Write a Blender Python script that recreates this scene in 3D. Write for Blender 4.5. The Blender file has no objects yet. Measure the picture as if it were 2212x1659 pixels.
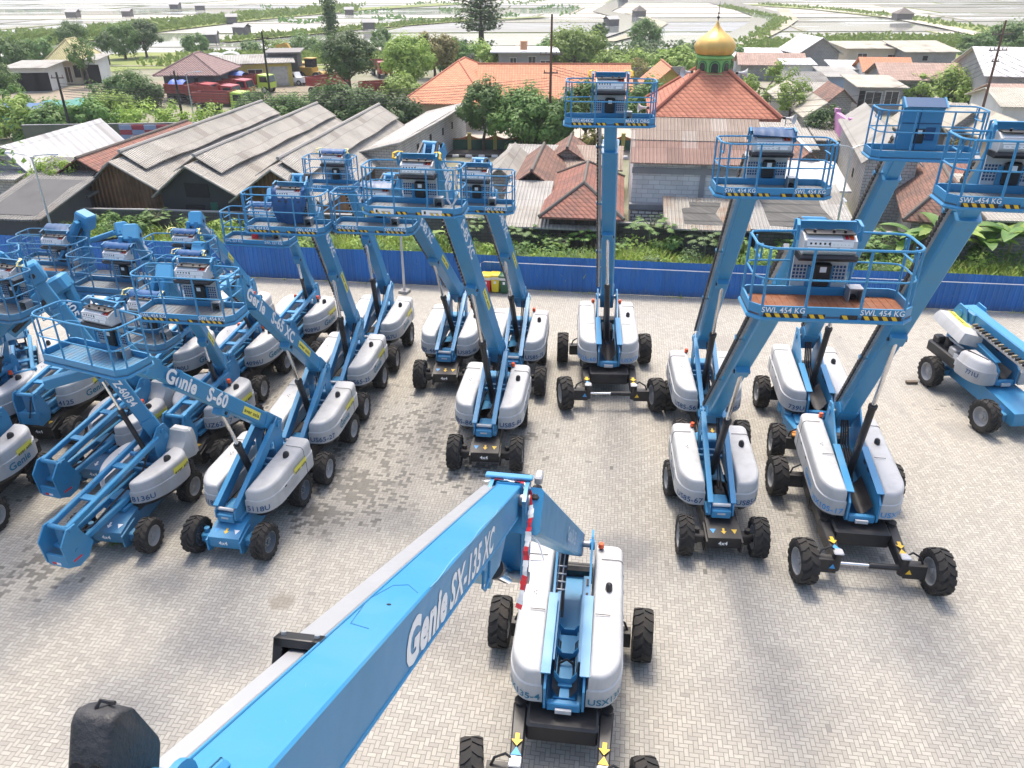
import bpy, math, random
from mathutils import Vector, Matrix
from math import sin, cos, pi, radians, atan2, sqrt, tan
random.seed(7)
SC = bpy.context.scene
COL = SC.collection
# ---------------------------------------------------------------- camera, sky, sun, exposure
FPX, CU, CV, PITCH, CAMZ = 1688.0, 1106.0, 829.5, radians(27.8), 14.8
cam = bpy.data.cameras.new("camera")
cam_o = bpy.data.objects.new("camera", cam)
COL.objects.link(cam_o)
cam.sensor_width = 36.0
cam.lens = FPX / 2212 * 36
cam.clip_start = 0.05
cam.clip_end = 6000
cam_o.location = (0, 0, CAMZ)
cam_o.rotation_euler = (radians(90) - PITCH, 0, 0)
SC.camera = cam_o
SUN_EL, SUN_AZ = radians(66), radians(-7)          # azimuth measured from +Y towards +X
W = bpy.data.worlds.new("World")
SC.world = W
W.use_nodes = True
wn = W.node_tree
for n in list(wn.nodes):
    wn.nodes.remove(n)
sky = wn.nodes.new("ShaderNodeTexSky")
sky.sky_type = 'NISHITA'
sky.sun_disc = False
sky.sun_elevation = SUN_EL
sky.sun_rotation = SUN_AZ
sky.air_density = 1.0
sky.dust_density = 5.0
sky.ozone_density = 1.0
bg = wn.nodes.new("ShaderNodeBackground")
bg.inputs['Strength'].default_value = 0.15
wo = wn.nodes.new("ShaderNodeOutputWorld")
wn.links.new(sky.outputs[0], bg.inputs[0])
wn.links.new(bg.outputs[0], wo.inputs[0])
sl = bpy.data.lights.new("sun", 'SUN')
sl.energy = 1.4
sl.angle = radians(10)
sl.color = (1.0, 0.92, 0.80)
so = bpy.data.objects.new("sun", sl)
COL.objects.link(so)
sd = Vector((cos(SUN_EL) * sin(SUN_AZ), cos(SUN_EL) * cos(SUN_AZ), sin(SUN_EL)))
so.rotation_euler = sd.to_track_quat('Z', 'Y').to_euler()
so.location = sd * 100
SC.view_settings.view_transform = 'Standard'
SC.view_settings.look = 'None'
SC.view_settings.gamma = 1.0
SC.view_settings.use_curve_mapping = False
SC.view_settings.exposure = 1.2
SC.cycles.max_bounces = 6
SC.cycles.volume_bounces = 0
SC.cycles.transparent_max_bounces = 12

# ---------------------------------------------------------------- photo pixel -> world (2212 x 1659 grid)
def ray(u, v):
    x, y = (u - CU) / FPX, (CV - v) / FPX
    return Vector((x, cos(PITCH) + y * sin(PITCH), -sin(PITCH) + y * cos(PITCH)))
def P(u, v, z=0.0):
    d = ray(u, v)
    t = (z - CAMZ) / d.z
    return Vector((0, 0, CAMZ)) + d * t
def D(u, v, depth):
    return Vector((0, 0, CAMZ)) + ray(u, v) * depth
def QY(u, v, y):
    d = ray(u, v)
    return Vector((0, 0, CAMZ)) + d * (y / d.y)

# ---------------------------------------------------------------- materials
MATS = {}
def new_mat(name):
    m = bpy.data.materials.new(name)
    m.use_nodes = True
    nt = m.node_tree
    b = nt.nodes["Principled BSDF"]
    return m, nt, b
def N(nt, t, **kw):
    n = nt.nodes.new(t)
    for k, v in kw.items():
        setattr(n, k, v)
    return n
def math_n(nt, op, a, b=None, c=None):
    n = nt.nodes.new("ShaderNodeMath")
    n.operation = op
    for i, x in enumerate((a, b, c)):
        if x is None: continue
        if isinstance(x, (int, float)): n.inputs[i].default_value = x
        else: nt.links.new(x, n.inputs[i])
    return n.outputs[0]
def mixc(nt, f, a, b):
    n = nt.nodes.new("ShaderNodeMix")
    n.data_type = 'RGBA'
    for i, x in ((0, f), (6, a), (7, b)):
        if isinstance(x, (int, float)): n.inputs[i].default_value = x
        elif isinstance(x, tuple): n.inputs[i].default_value = (*x, 1) if len(x) == 3 else x
        else: nt.links.new(x, n.inputs[i])
    return n.outputs[2]
def ramp(nt, f, stops):
    n = nt.nodes.new("ShaderNodeMapRange")
    n.inputs[1].default_value, n.inputs[2].default_value = stops
    nt.links.new(f, n.inputs[0])
    return n.outputs[0]
def pos(nt):
    return nt.nodes.new("ShaderNodeNewGeometry").outputs['Position']
def noise(nt, vec, scale, detail=3, rough=0.55):
    n = nt.nodes.new("ShaderNodeTexNoise")
    n.inputs['Scale'].default_value = scale
    n.inputs['Detail'].default_value = detail
    n.inputs['Roughness'].default_value = rough
    if vec is not None: nt.links.new(vec, n.inputs['Vector'])
    return n.outputs['Fac']
def vscale(nt, vec, s):
    n = nt.nodes.new("ShaderNodeVectorMath")
    n.operation = 'MULTIPLY'
    nt.links.new(vec, n.inputs[0])
    n.inputs[1].default_value = s
    return n.outputs[0]
def mat(name, col, rough=0.5, metal=0.0, dirt=None, dscale=1.3, dlo=0.45, dhi=0.8, damt=0.6, bump=0.0, bscale=8.0, streak=False, spec=None, speck=0.0, rust=0.0):
    """plain paint / metal / masonry with dirt in world noise"""
    if name in MATS: return MATS[name]
    m, nt, b = new_mat(name)
    p = pos(nt)
    c = (*col, 1)
    b.inputs['Roughness'].default_value = rough
    b.inputs['Metallic'].default_value = metal
    if spec is not None: b.inputs['Specular IOR Level'].default_value = spec
    if dirt is not None:
        v = vscale(nt, p, (dscale, dscale, dscale * (0.25 if streak else 1)))
        f = ramp(nt, noise(nt, v, 1.0, 5, 0.62), (dlo, dhi))
        f = math_n(nt, 'MULTIPLY', f, damt)
        o = mixc(nt, f, col, dirt)
        if speck:
            g = ramp(nt, noise(nt, p, 22, 2, 0.5), (0.62, 0.72))
            o = mixc(nt, math_n(nt, 'MULTIPLY', g, speck), o, dirt)
        if rust:
            g = ramp(nt, noise(nt, p, 7, 4, 0.7), (0.63, 0.70))
            g2 = ramp(nt, noise(nt, p, .8, 2), (0.50, 0.62))
            o = mixc(nt, math_n(nt, 'MULTIPLY', math_n(nt, 'MULTIPLY', g, g2), rust), o, (.13, .085, .06))
        nt.links.new(o, b.inputs['Base Color'])
        r = math_n(nt, 'ADD', math_n(nt, 'MULTIPLY', f, 0.3), rough)
        nt.links.new(r, b.inputs['Roughness'])
    else:
        b.inputs['Base Color'].default_value = c
    if bump:
        bn = N(nt, "ShaderNodeBump")
        bn.inputs['Strength'].default_value = bump
        bn.inputs['Distance'].default_value = 0.05
        nt.links.new(noise(nt, p, bscale, 4), bn.inputs['Height'])
        nt.links.new(bn.outputs[0], b.inputs['Normal'])
    MATS[name] = m
    return m
BLUE = mat("blue_paint", (0.034, 0.225, 0.435), 0.38, dirt=(0.09, 0.235, 0.335), damt=0.65, dscale=0.9, speck=0.22, rust=.55)
BLUE_D = mat("blue_paint_worn", (0.035, 0.175, 0.33), 0.5, dirt=(0.11, 0.17, 0.21), damt=0.7, dscale=2.2, speck=0.3, rust=.7)
def fence_material():
    m, nt, b = new_mat("fence_blue")
    p = pos(nt); sx = N(nt, "ShaderNodeSeparateXYZ"); nt.links.new(p, sx.inputs[0])
    cid = N(nt, "ShaderNodeCombineXYZ"); nt.links.new(math_n(nt, 'FLOOR', math_n(nt, 'DIVIDE', sx.outputs[0], .76)), cid.inputs[0])
    w = N(nt, "ShaderNodeTexWhiteNoise"); nt.links.new(cid.outputs[0], w.inputs['Vector'])
    c = mixc(nt, w.outputs['Value'], (0.006, 0.115, 0.37), (0.010, 0.15, 0.47))
    st = ramp(nt, noise(nt, vscale(nt, p, (2.2, 2.2, .35)), 1.0, 4), (.48, .75))
    c = mixc(nt, math_n(nt, 'MULTIPLY', st, .35), c, (.05, .14, .30))
    foot = math_n(nt, 'MULTIPLY', ramp(nt, math_n(nt, 'ADD', sx.outputs[2], math_n(nt, 'MULTIPLY', noise(nt, p, 2.5, 4), .35)), (.55, .15)), .55)
    c = mixc(nt, foot, c, (.10, .11, .11))
    nt.links.new(c, b.inputs['Base Color']); b.inputs['Roughness'].default_value = .5
    return m
FENCEB = fence_material()
COVER = mat("cover_grey", (0.465, 0.468, 0.468), 0.45, dirt=(0.30, 0.30, 0.285), damt=0.6, dscale=2.2, streak=True, speck=0.25)
COVER_D = mat("cover_dusty", (0.40, 0.41, 0.43), 0.5, dirt=(0.30, 0.29, 0.27), damt=0.8, dscale=1.6, streak=True, speck=0.4)
BLACK = mat("black_paint", (0.014, 0.014, 0.016), 0.45, dirt=(0.05, 0.047, 0.043), damt=0.6, dscale=2.0)
RUBBER = mat("tyre_rubber", (0.020, 0.019, 0.018), 0.85, dirt=(0.075, 0.062, 0.05), damt=0.7, dscale=3.0)
RIM = mat("rim_grey", (0.32, 0.325, 0.33), 0.55, dirt=(0.19, 0.18, 0.165), dscale=4)
CHROME = mat("chrome_rod", (0.75, 0.75, 0.76), 0.12, 1.0)
STEEL = mat("grey_steel", (0.42, 0.43, 0.44), 0.4, 0.6, dirt=(0.2, 0.19, 0.18), dscale=3)
PANEL = mat("panel_grey", (0.50, 0.51, 0.52), 0.5, dirt=(0.34, 0.34, 0.33), dscale=5)
DECK = mat("deck_grey", (0.16, 0.19, 0.21), 0.7, 0.3, dirt=(0.25, 0.21, 0.17), dscale=3, damt=0.8)
RUST = mat("deck_rust", (0.22, 0.075, 0.03), 0.85, dirt=(0.33, 0.22, 0.15), dscale=4, speck=0.4)
WHITE = mat("white_decal", (0.80, 0.80, 0.80), 0.5)
NAVY = mat("navy_decal", (0.03, 0.09, 0.20), 0.5)
TEAL = mat("teal_decal", (0.02, 0.17, 0.27), 0.5)
SKYDEC = mat("blue_decal", (0.05, 0.30, 0.65), 0.5)
YELLOW = mat("yellow_paint", (0.75, 0.47, 0.03), 0.45, dirt=(0.55, 0.35, 0.06), damt=0.4)
PLAQUE = mat("plaque_yellow", (0.78, 0.70, 0.10), 0.5)
REDD = mat("red_decal", (0.60, 0.03, 0.04), 0.5)
ORANGE = mat("orange_lens", (0.80, 0.10, 0.02), 0.25)
TARP = mat("tarp_blue", (0.010, 0.075, 0.21), 0.4, dirt=(0.03, 0.10, 0.27), dscale=3)
DARKBLUE = mat("deep_blue", (0.008, 0.06, 0.16), 0.45)
LOGOGREY = mat("faded_logo", (0.42, 0.43, 0.44), 0.4)

# ---------------------------------------------------------------- mesh builder
_txt = {}
def text_geo(s, bold=0.02, shear=0.0):
    k = (s, bold, shear)
    if k in _txt: return _txt[k]
    c = bpy.data.curves.new("lettering_source", 'FONT')
    c.body = s
    c.offset = bold
    c.shear = shear
    c.resolution_u = 3
    c.space_character = 1.05
    o = bpy.data.objects.new("lettering_source", c)
    COL.objects.link(o)
    dg = bpy.context.evaluated_depsgraph_get()
    me = o.evaluated_get(dg).to_mesh()
    vs = [(v.co.x, v.co.y) for v in me.vertices]
    fs = [tuple(p.vertices) for p in me.polygons]
    o.evaluated_get(dg).to_mesh_clear()
    bpy.data.objects.remove(o)
    bpy.data.curves.remove(c)
    if not vs: vs, fs = [(0, 0)], []
    x0 = min(v[0] for v in vs); x1 = max(v[0] for v in vs)
    y0 = 0.0; y1 = 0.72
    vs = [((x - x0) / y1, (y - y0) / y1) for x, y in vs]
    _txt[k] = (vs, fs, (x1 - x0) / y1)
    return _txt[k]

class MB:
    def __init__(s, M=None):
        s.v = []; s.f = []; s.m = []; s.mats = []; s.M = M
    def mi(s, m):
        if m not in s.mats: s.mats.append(m)
        return s.mats.index(m)
    def add(s, vs, fs, m, M=None):
        o = len(s.v)
        if M is not None: vs = [M @ Vector(v) for v in vs]
        if s.M is not None: vs = [s.M @ Vector(v) for v in vs]
        s.v += [tuple(v) for v in vs]
        k = s.mi(m)
        for f in fs:
            s.f.append(tuple(i + o for i in f)); s.m.append(k)
        return s
    def box(s, c, d, m, ch=0.0, M=None, taper=1.0):
        x, y, z = d[0] / 2, d[1] / 2, d[2] / 2
        if ch <= 0:
            vs = [(c[0] + sx * x * (taper if sz > 0 else 1), c[1] + sy * y * (taper if sz > 0 else 1), c[2] + sz * z) for sz in (-1, 1) for sx, sy in ((-1, -1), (1, -1), (1, 1), (-1, 1))]
            fs = [(3, 2, 1, 0), (4, 5, 6, 7), (0, 1, 5, 4), (1, 2, 6, 5), (2, 3, 7, 6), (3, 0, 4, 7)]
            return s.add(vs, fs, m, M)
        ch = min(ch, x * .9, y * .9, z * .9)
        rings = []
        for zz, i in ((-z, ch), (-z + ch, 0), (z - ch, 0), (z, ch)):
            a, b = x - i, y - i
            rings.append([(c[0] + px, c[1] + py, c[2] + zz) for px, py in ((-a, -b + ch), (-a + ch, -b), (a - ch, -b), (a, -b + ch), (a, b - ch), (a - ch, b), (-a + ch, b), (-a, b - ch))])
        return s.loft(rings, m, M)
    def loft(s, rings, m, M=None, cap0=True, cap1=True, closed=True):
        n = len(rings[0]); vs = [v for r in rings for v in r]; fs = []
        for i in range(len(rings) - 1):
            for j in range(n if closed else n - 1):
                a = i * n + j; b = i * n + (j + 1) % n
                fs.append((a, b, b + n, a + n))
        if cap0: fs.append(tuple(range(n - 1, -1, -1)))
        if cap1: fs.append(tuple((len(rings) - 1) * n + j for j in range(n)))
        return s.add(vs, fs, m, M)
    def beam(s, p0, p1, w, h, m, w1=None, h1=None, up=(0, 0, 1), ch=0.0):
        p0, p1 = Vector(p0), Vector(p1)
        M = frame(p0, p1 - p0, up)
        L = (p1 - p0).length
        w1 = w if w1 is None else w1; h1 = h if h1 is None else h1
        def ring(x, w, h):
            a, b = w / 2, h / 2
            if ch <= 0: return [(x, -a, -b), (x, a, -b), (x, a, b), (x, -a, b)]
            return [(x, -a + ch, -b), (x, a - ch, -b), (x, a, -b + ch), (x, a, b - ch), (x, a - ch, b), (x, -a + ch, b), (x, -a, b - ch), (x, -a, -b + ch)]
        return s.loft([ring(0, w, h), ring(L, w1, h1)], m, M)
    def cyl(s, p0, p1, r, m, r1=None, n=12):
        p0, p1 = Vector(p0), Vector(p1)
        M = frame(p0, p1 - p0, (0.013, 0.02, 1) if abs((p1 - p0).normalized().z) < .95 else (1, 0.01, 0))
        L = (p1 - p0).length
        r1 = r if r1 is None else r1
        return s.loft([[(x, q * cos(2 * pi * k / n), q * sin(2 * pi * k / n)) for k in range(n)] for x, q in ((0, r), (L, r1))], m, M)
    def tube(s, pts, r, m, n=6, closed=False):
        pts = [Vector(p) for p in pts]
        rings = []
        up = Vector((0.03, 0.05, 1))
        N_ = len(pts)
        for i, p in enumerate(pts):
            a = pts[i - 1] if (i or closed) else p
            b = pts[(i + 1) % N_] if (i < N_ - 1 or closed) else p
            d = (b - a).normalized()
            u = up if abs(d.z) < .97 else Vector((1, 0.05, 0))
            sx = d.cross(u).normalized(); sy = sx.cross(d)
            rings.append([tuple(p + (sx * cos(2 * pi * k / n) + sy * sin(2 * pi * k / n)) * r) for k in range(n)])
        if closed: rings.append(rings[0]); return s.loft(rings, m, None, False, False)
        return s.loft(rings, m)
    def prism(s, poly, t0, t1, m, fn=lambda a, b, t: (a, t, b), M=None):
        """polygon extruded from t0 to t1 (default: xz polygon, extruded along y)"""
        n = len(poly)
        vs = [fn(a, b, t0) for a, b in poly] + [fn(a, b, t1) for a, b in poly]
        fs = [tuple(range(n)), tuple(range(2 * n - 1, n - 1, -1))] + [(i + n, (i + 1) % n + n, (i + 1) % n, i) for i in range(n)]
        return s.add(vs, fs, m, M)
    def quad(s, a, b, c, d, m):
        return s.add([a, b, c, d], [(0, 1, 2, 3)], m)
    def text(s, t, o, xd, yd, h, m, center=False, bold=0.02, stretch=1.0, shear=0.0, M=None):
        vs, fs, w = text_geo(t, bold, shear)
        o, xd, yd = Vector(o), Vector(xd).normalized(), Vector(yd).normalized()
        if center: o = o - xd * w * h * stretch / 2
        return s.add([o + xd * (x * h * stretch) + yd * (y * h) for x, y in vs], fs, m, M)
    def text_fn(s, t, fn, h, m, bold=0.02, stretch=1.0):
        vs, fs, w = text_geo(t, bold)
        return s.add([fn(x * h * stretch, y * h) for x, y in vs], fs, m)
    def build(s, name, parent=None, loc=None, smooth=35, mats=None):
        me = bpy.data.meshes.new(name)
        me.from_pydata(s.v, [], s.f)
        for m in s.mats: me.materials.append(m)
        if len(s.mats) > 1:
            me.polygons.foreach_set("material_index", s.m)
        if smooth:
            me.shade_smooth()
            me.set_sharp_from_angle(angle=radians(smooth))
        me.update()
        return link(name, me, parent, loc)
def link(name, me, parent=None, loc=None, rz=None):
    o = bpy.data.objects.new(name, me)
    COL.objects.link(o)
    if parent: o.parent = parent
    if loc is not None: o.location = loc
    if rz is not None: o.rotation_euler = (0, 0, rz)
    return o
def frame(p, xd, up=(0, 0, 1)):
    xd = Vector(xd).normalized(); up = Vector(up)
    y = up.cross(xd)
    if y.length < 1e-4: y = Vector((0, 1, 0)).cross(xd)
    y.normalize(); z = xd.cross(y)
    M = Matrix((xd, y, z)).transposed().to_4x4()
    M.translation = Vector(p)
    return M
def tag(o, label=None, cat=None, group=None, kind=None):
    if label: o['label'] = label
    if cat: o['category'] = cat
    if group: o['group'] = group
    if kind: o['kind'] = kind
    return o
def empty(name, loc, rz=0, label=None, cat=None, group=None):
    o = bpy.data.objects.new(name, None)
    o.empty_display_size = 0.3
    COL.objects.link(o)
    o.location = loc
    o.rotation_euler = (0, 0, rz)
    return tag(o, label, cat, group)
def kids(o):
    return [c for c in COL.objects if c.parent == o]
def copy_tree(o, parent=None):
    c = o.copy(); COL.objects.link(c)
    if parent: c.parent = parent
    for ch in list(o.children): copy_tree(ch, c)
    return c
# ---------------------------------------------------------------- yard ground, herringbone pavers
def paver_material():
    m, nt, b = new_mat("herringbone_pavers")
    p = pos(nt)
    mp = N(nt, "ShaderNodeMapping")
    nt.links.new(p, mp.inputs['Vector'])
    mp.inputs['Rotation'].default_value = (0, 0, radians(8))
    S = 1 / 0.105
    mp.inputs['Scale'].default_value = (S, S, S)
    sx = N(nt, "ShaderNodeSeparateXYZ")
    nt.links.new(mp.outputs[0], sx.inputs[0])
    x, y = sx.outputs[0], sx.outputs[1]
    i, j = math_n(nt, 'FLOOR', x), math_n(nt, 'FLOOR', y)
    fx, fy = math_n(nt, 'SUBTRACT', x, i), math_n(nt, 'SUBTRACT', y, j)
    k = math_n(nt, 'FLOORED_MODULO', math_n(nt, 'SUBTRACT', i, j), 4.0)
    hor = math_n(nt, 'LESS_THAN', k, 1.5)
    k1 = math_n(nt, 'COMPARE', k, 1.0, 0.1)
    k2 = math_n(nt, 'COMPARE', k, 2.0, 0.1)
    ver = math_n(nt, 'SUBTRACT', 1.0, hor)
    idx = math_n(nt, 'SUBTRACT', i, k1)
    idy = math_n(nt, 'SUBTRACT', j, k2)
    long_h = math_n(nt, 'ADD', fx, k1)
    long_v = math_n(nt, 'ADD', fy, k2)
    lo = math_n(nt, 'ADD', math_n(nt, 'MULTIPLY', long_h, hor), math_n(nt, 'MULTIPLY', long_v, ver))
    sh = math_n(nt, 'ADD', math_n(nt, 'MULTIPLY', fy, hor), math_n(nt, 'MULTIPLY', fx, ver))
    e1 = math_n(nt, 'MINIMUM', lo, math_n(nt, 'SUBTRACT', 2.0, lo))
    e2 = math_n(nt, 'MINIMUM', sh, math_n(nt, 'SUBTRACT', 1.0, sh))
    e = math_n(nt, 'MINIMUM', e1, e2)
    cid = N(nt, "ShaderNodeCombineXYZ")
    nt.links.new(idx, cid.inputs[0]); nt.links.new(idy, cid.inputs[1]); nt.links.new(hor, cid.inputs[2])
    wn_ = N(nt, "ShaderNodeTexWhiteNoise")
    wn_.noise_dimensions = '3D'
    nt.links.new(cid.outputs[0], wn_.inputs['Vector'])
    rnd = wn_.outputs['Value']
    # brick-centre position in metres for stains that follow whole bricks
    bc = vscale(nt, cid.outputs[0], (0.105, 0.105, 0))
    c = mixc(nt, rnd, (0.305, 0.286, 0.243), (0.405, 0.384, 0.330))
    big = ramp(nt, noise(nt, p, 0.16, 4), (0.35, 0.7))
    c = mixc(nt, math_n(nt, 'MULTIPLY', big, 0.30), c, (0.33, 0.335, 0.34))
    warm = ramp(nt, noise(nt, vscale(nt, p, (1, 1, 1)), 0.09, 3), (0.45, 0.65))
    c = mixc(nt, math_n(nt, 'MULTIPLY', warm, 0.35), c, (0.44, 0.405, 0.34))
    fine = ramp(nt, noise(nt, p, 14, 3), (0.35, 0.75))
    c = mixc(nt, math_n(nt, 'MULTIPLY', fine, 0.22), c, (0.24, 0.23, 0.215))
    # damp bricks: patches given as spots (x, y, radius, strength)
    damp = None
    for (u, v, r, s) in ((900, 945, 5.2, .85), (1000, 1020, 2.6, .8), (770, 1060, 3.0, 1.2), (690, 1110, 1.6, 1.3), (730, 980, 2.6, .8), (1140, 940, 2.2, .55), (60, 1240, 2.4, .9), (130, 1190, 1.3, 1.2), (250, 1150, 1.4, .9), (1560, 1230, 1.2, .5), (1300, 1010, 1.0, .4), (1860, 1140, 2.6, .45), (1700, 1120, 1.0, .6), (2050, 880, 1.5, .5), (30, 1050, 2.0, .5), (470, 960, 3.0, .8), (1300, 850, 1.6, .5), (1000, 790, 2.5, .5), (600, 860, 3.0, .6)):
        g = P(u, v)
        dn = N(nt, "ShaderNodeVectorMath"); dn.operation = 'DISTANCE'
        nt.links.new(bc_world(nt, bc), dn.inputs[0]); dn.inputs[1].default_value = (g.x, g.y, 0)
        t = math_n(nt, 'MULTIPLY', math_n(nt, 'MAXIMUM', math_n(nt, 'SUBTRACT', 1.0, math_n(nt, 'DIVIDE', dn.outputs['Value'], r)), 0.0), s)
        damp = t if damp is None else math_n(nt, 'MAXIMUM', damp, t)
    nb = noise(nt, bc, 1.1, 4, 0.7)
    th = math_n(nt, 'ADD', math_n(nt, 'MULTIPLY', rnd, 0.50), math_n(nt, 'MULTIPLY', nb, 0.80))
    dm = ramp(nt, math_n(nt, 'SUBTRACT', math_n(nt, 'ADD', math_n(nt, 'MULTIPLY', damp, 0.44), th), 0.98), (-0.02, 0.10))
    c = mixc(nt, math_n(nt, 'MULTIPLY', dm, 0.86), c, (0.082, 0.078, 0.068))
    # stains that ignore the bricks: spilt oil, sand, tyre tracks
    for (u, v, r, cc, s) in ((608, 1300, .42, (.20, .175, .14), .7), (668, 1352, .12, (.12, .11, .1), .6), (1350, 1190, 1.0, (.19, .19, .19), .5), (2010, 830, 1.1, (.25, .235, .21), .6), (2080, 930, .8, (.25, .235, .21), .55), (1900, 760, .7, (.26, .24, .21), .5), (1560, 740, .9, (.27, .25, .22), .5), (1240, 800, .8, (.25, .24, .22), .5), (1120, 1140, .6, (.22, .21, .20), .5), (840, 1230, .5, (.23, .22, .20), .5), (1700, 1420, .5, (.25, .24, .22), .5)):
        g = P(u, v); dn = N(nt, "ShaderNodeVectorMath"); dn.operation = 'DISTANCE'
        nt.links.new(p, dn.inputs[0]); dn.inputs[1].default_value = (g.x, g.y, 0)
        q = math_n(nt, 'ADD', dn.outputs['Value'], math_n(nt, 'MULTIPLY', math_n(nt, 'SUBTRACT', noise(nt, p, 1.6 / r, 3), .5), 1.2 * r))
        c = mixc(nt, math_n(nt, 'MULTIPLY', ramp(nt, q, (r, .6 * r)), s), c, cc)
    tv = N(nt, "ShaderNodeMapping"); nt.links.new(p, tv.inputs['Vector']); tv.inputs['Rotation'].default_value = (0, 0, radians(24)); tv.inputs['Scale'].default_value = (.9, .035, 1)
    tk = ramp(nt, noise(nt, tv.outputs[0], 1.0, 3, .6), (.56, .68))
    c = mixc(nt, math_n(nt, 'MULTIPLY', tk, .26), c, (.215, .21, .20))
    # odd darker brick here and there, dusty blotches
    odd = math_n(nt, 'GREATER_THAN', rnd, 0.975)
    c = mixc(nt, math_n(nt, 'MULTIPLY', odd, 0.45), c, (0.19, 0.175, 0.16))
    blotch = ramp(nt, noise(nt, p, 0.5, 5, 0.65), (0.60, 0.72))
    c = mixc(nt, math_n(nt, 'MULTIPLY', blotch, 0.45), c, (0.30, 0.28, 0.25))
    mort = ramp(nt, e, (0.035, 0.085))
    c = mixc(nt, mort, (0.17, 0.158, 0.138), c)
    nt.links.new(c, b.inputs['Base Color'])
    nt.links.new(math_n(nt, 'SUBTRACT', 0.88, math_n(nt, 'MULTIPLY', dm, 0.30)), b.inputs['Roughness'])
    bn = N(nt, "ShaderNodeBump")
    bn.inputs['Strength'].default_value = 0.6
    bn.inputs['Distance'].default_value = 0.01
    nt.links.new(math_n(nt, 'ADD', mort, math_n(nt, 'MULTIPLY', rnd, 0.25)), bn.inputs['Height'])
    nt.links.new(bn.outputs[0], b.inputs['Normal'])
    return m
_bcw = {}
def bc_world(nt, bc):
    if nt in _bcw: return _bcw[nt]
    mp = N(nt, "ShaderNodeMapping")
    nt.links.new(bc, mp.inputs['Vector'])
    mp.inputs['Rotation'].default_value = (0, 0, radians(-8))
    _bcw[nt] = mp.outputs[0]
    return _bcw[nt]
NB_ROT = -0.127                                   # the yard's back edge and the village are turned by this much
E1 = Vector((cos(NB_ROT), sin(NB_ROT), 0)); E2 = Vector((-sin(NB_ROT), cos(NB_ROT), 0))
F0 = Vector((1.45, 38.6, 0))                      # a point on the fence line
def FP(a, b, z=0.0):                              # along the fence, beyond the fence
    q = F0 + E1 * a + E2 * b
    return Vector((q.x, q.y, z))
mb = MB()
mb.quad((-60, -6, 0), (60, -6, 0), tuple(FP(60, 0)), tuple(FP(-60, 0)), paver_material())
tag(mb.build("yard_pavement", smooth=0), kind='structure')

def fence():
    root = empty("corrugated_fence", FP(0, 0), 0, "blue corrugated sheet metal fence along the back edge of the paved yard", "fence")
    mb = MB(); a = -42.0; x = []
    H = 1.85
    pts = []
    while a < 42:
        for da, o in ((0, 0), (.12, 0), (.15, .035), (.20, .035), (.23, 0)):
            pts.append((a + da, o))
        a += .25
    vs = []; fs = []
    for a, o in pts:
        q = FP(a, -o) - FP(0, 0)
        vs += [(q.x, q.y, 0.02), (q.x, q.y, H + 0.02 * sin(a * .7))]
    for i in range(len(pts) - 1):
        fs.append((2 * i, 2 * i + 2, 2 * i + 3, 2 * i + 1))
    mb.add(vs, fs, FENCEB)
    mb.build("sheet_panel", root, smooth=0)
    mb = MB()
    q0, q1 = FP(-42, .05) - FP(0, 0), FP(42, .05) - FP(0, 0)
    mb.beam((q0.x, q0.y, H - .25), (q1.x, q1.y, H - .25), .05, .08, STEEL)
    mb.beam((q0.x, q0.y, .4), (q1.x, q1.y, .4), .05, .08, STEEL)
    mb.build("rail", root)
    mb = MB()
    pc = [FP(-3.1, -.45, .05), FP(-3.1, -.12, .3), FP(-3.1, -.12, 1.4), FP(-2.9, -.12, 1.5), FP(10, -.12, 1.45), FP(40, -.12, 1.5)]
    mb.tube([p - FP(0, 0) for p in pc], .022, WHITE)
    mb.build("conduit", root)
fence()

# ---------------------------------------------------------------- shared pieces of the lifts
_mesh = {}
def shared(key, fn, name):
    if key not in _mesh:
        o = fn().build(name)
        _mesh[key] = o.data
        bpy.data.objects.remove(o)
    return _mesh[key]
def tyre_mb(r, w, tread):
    mb = MB(); n = 40
    prof = [(r * .60, -w * .40), (r * .66, -w * .47), (r * .88, -w * .5), (r * .965, -w * .44), (r * .975, 0), (r * .965, w * .44), (r * .88, w * .5), (r * .66, w * .47), (r * .60, w * .40)]
    rings = [[(q * cos(2 * pi * k / n), y, q * sin(2 * pi * k / n)) for k in range(n)] for q, y in prof]
    mb.loft([list(reversed(x)) for x in rings], RUBBER, None, False, False)
    nl = 17 if tread == 'lug' else 15
    for k in range(nl):
        for sgn in (-1, 1):
            a0 = 2 * pi * (k + (.5 if sgn > 0 else 0)) / nl
            wd = (.42 if tread == 'lug' else .62) * 2 * pi / nl
            sk = (.75 if tread == 'lug' else .55) * 2 * pi / nl
            vs = []
            for q in (r * .95, r * 1.03):
                for yy, da in ((-.03 * w, sk), (.30 * w, .15 * sk), (.5 * w, 0)):
                    for e in (-wd / 2, wd / 2):
                        t = a0 + da + e
                        qq = q if yy < .45 * w else q * .955
                        vs.append((qq * cos(t), sgn * yy, qq * sin(t)))
            fs = [(0, 2, 3, 1), (2, 4, 5, 3), (6, 7, 9, 8), (8, 9, 11, 10), (0, 6, 8, 2), (2, 8, 10, 4), (1, 3, 9, 7), (3, 5, 11, 9), (4, 10, 11, 5), (0, 1, 7, 6)]
            mb.add(vs, fs, RUBBER)
            vs2 = []
            for q, yy in ((r * .98, .5 * w), (r * .78, .515 * w)):
                for e in (-wd / 2, wd / 2):
                    vs2.append((q * cos(a0 + e), sgn * yy, q * sin(a0 + e)))
                for e in (-wd / 2, wd / 2):
                    vs2.append((q * cos(a0 + e), sgn * (yy - .03), q * sin(a0 + e)))
            mb.add(vs2, [(0, 1, 5, 4), (0, 4, 6, 2), (1, 3, 7, 5), (4, 5, 7, 6)], RUBBER)
    return mb
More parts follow.
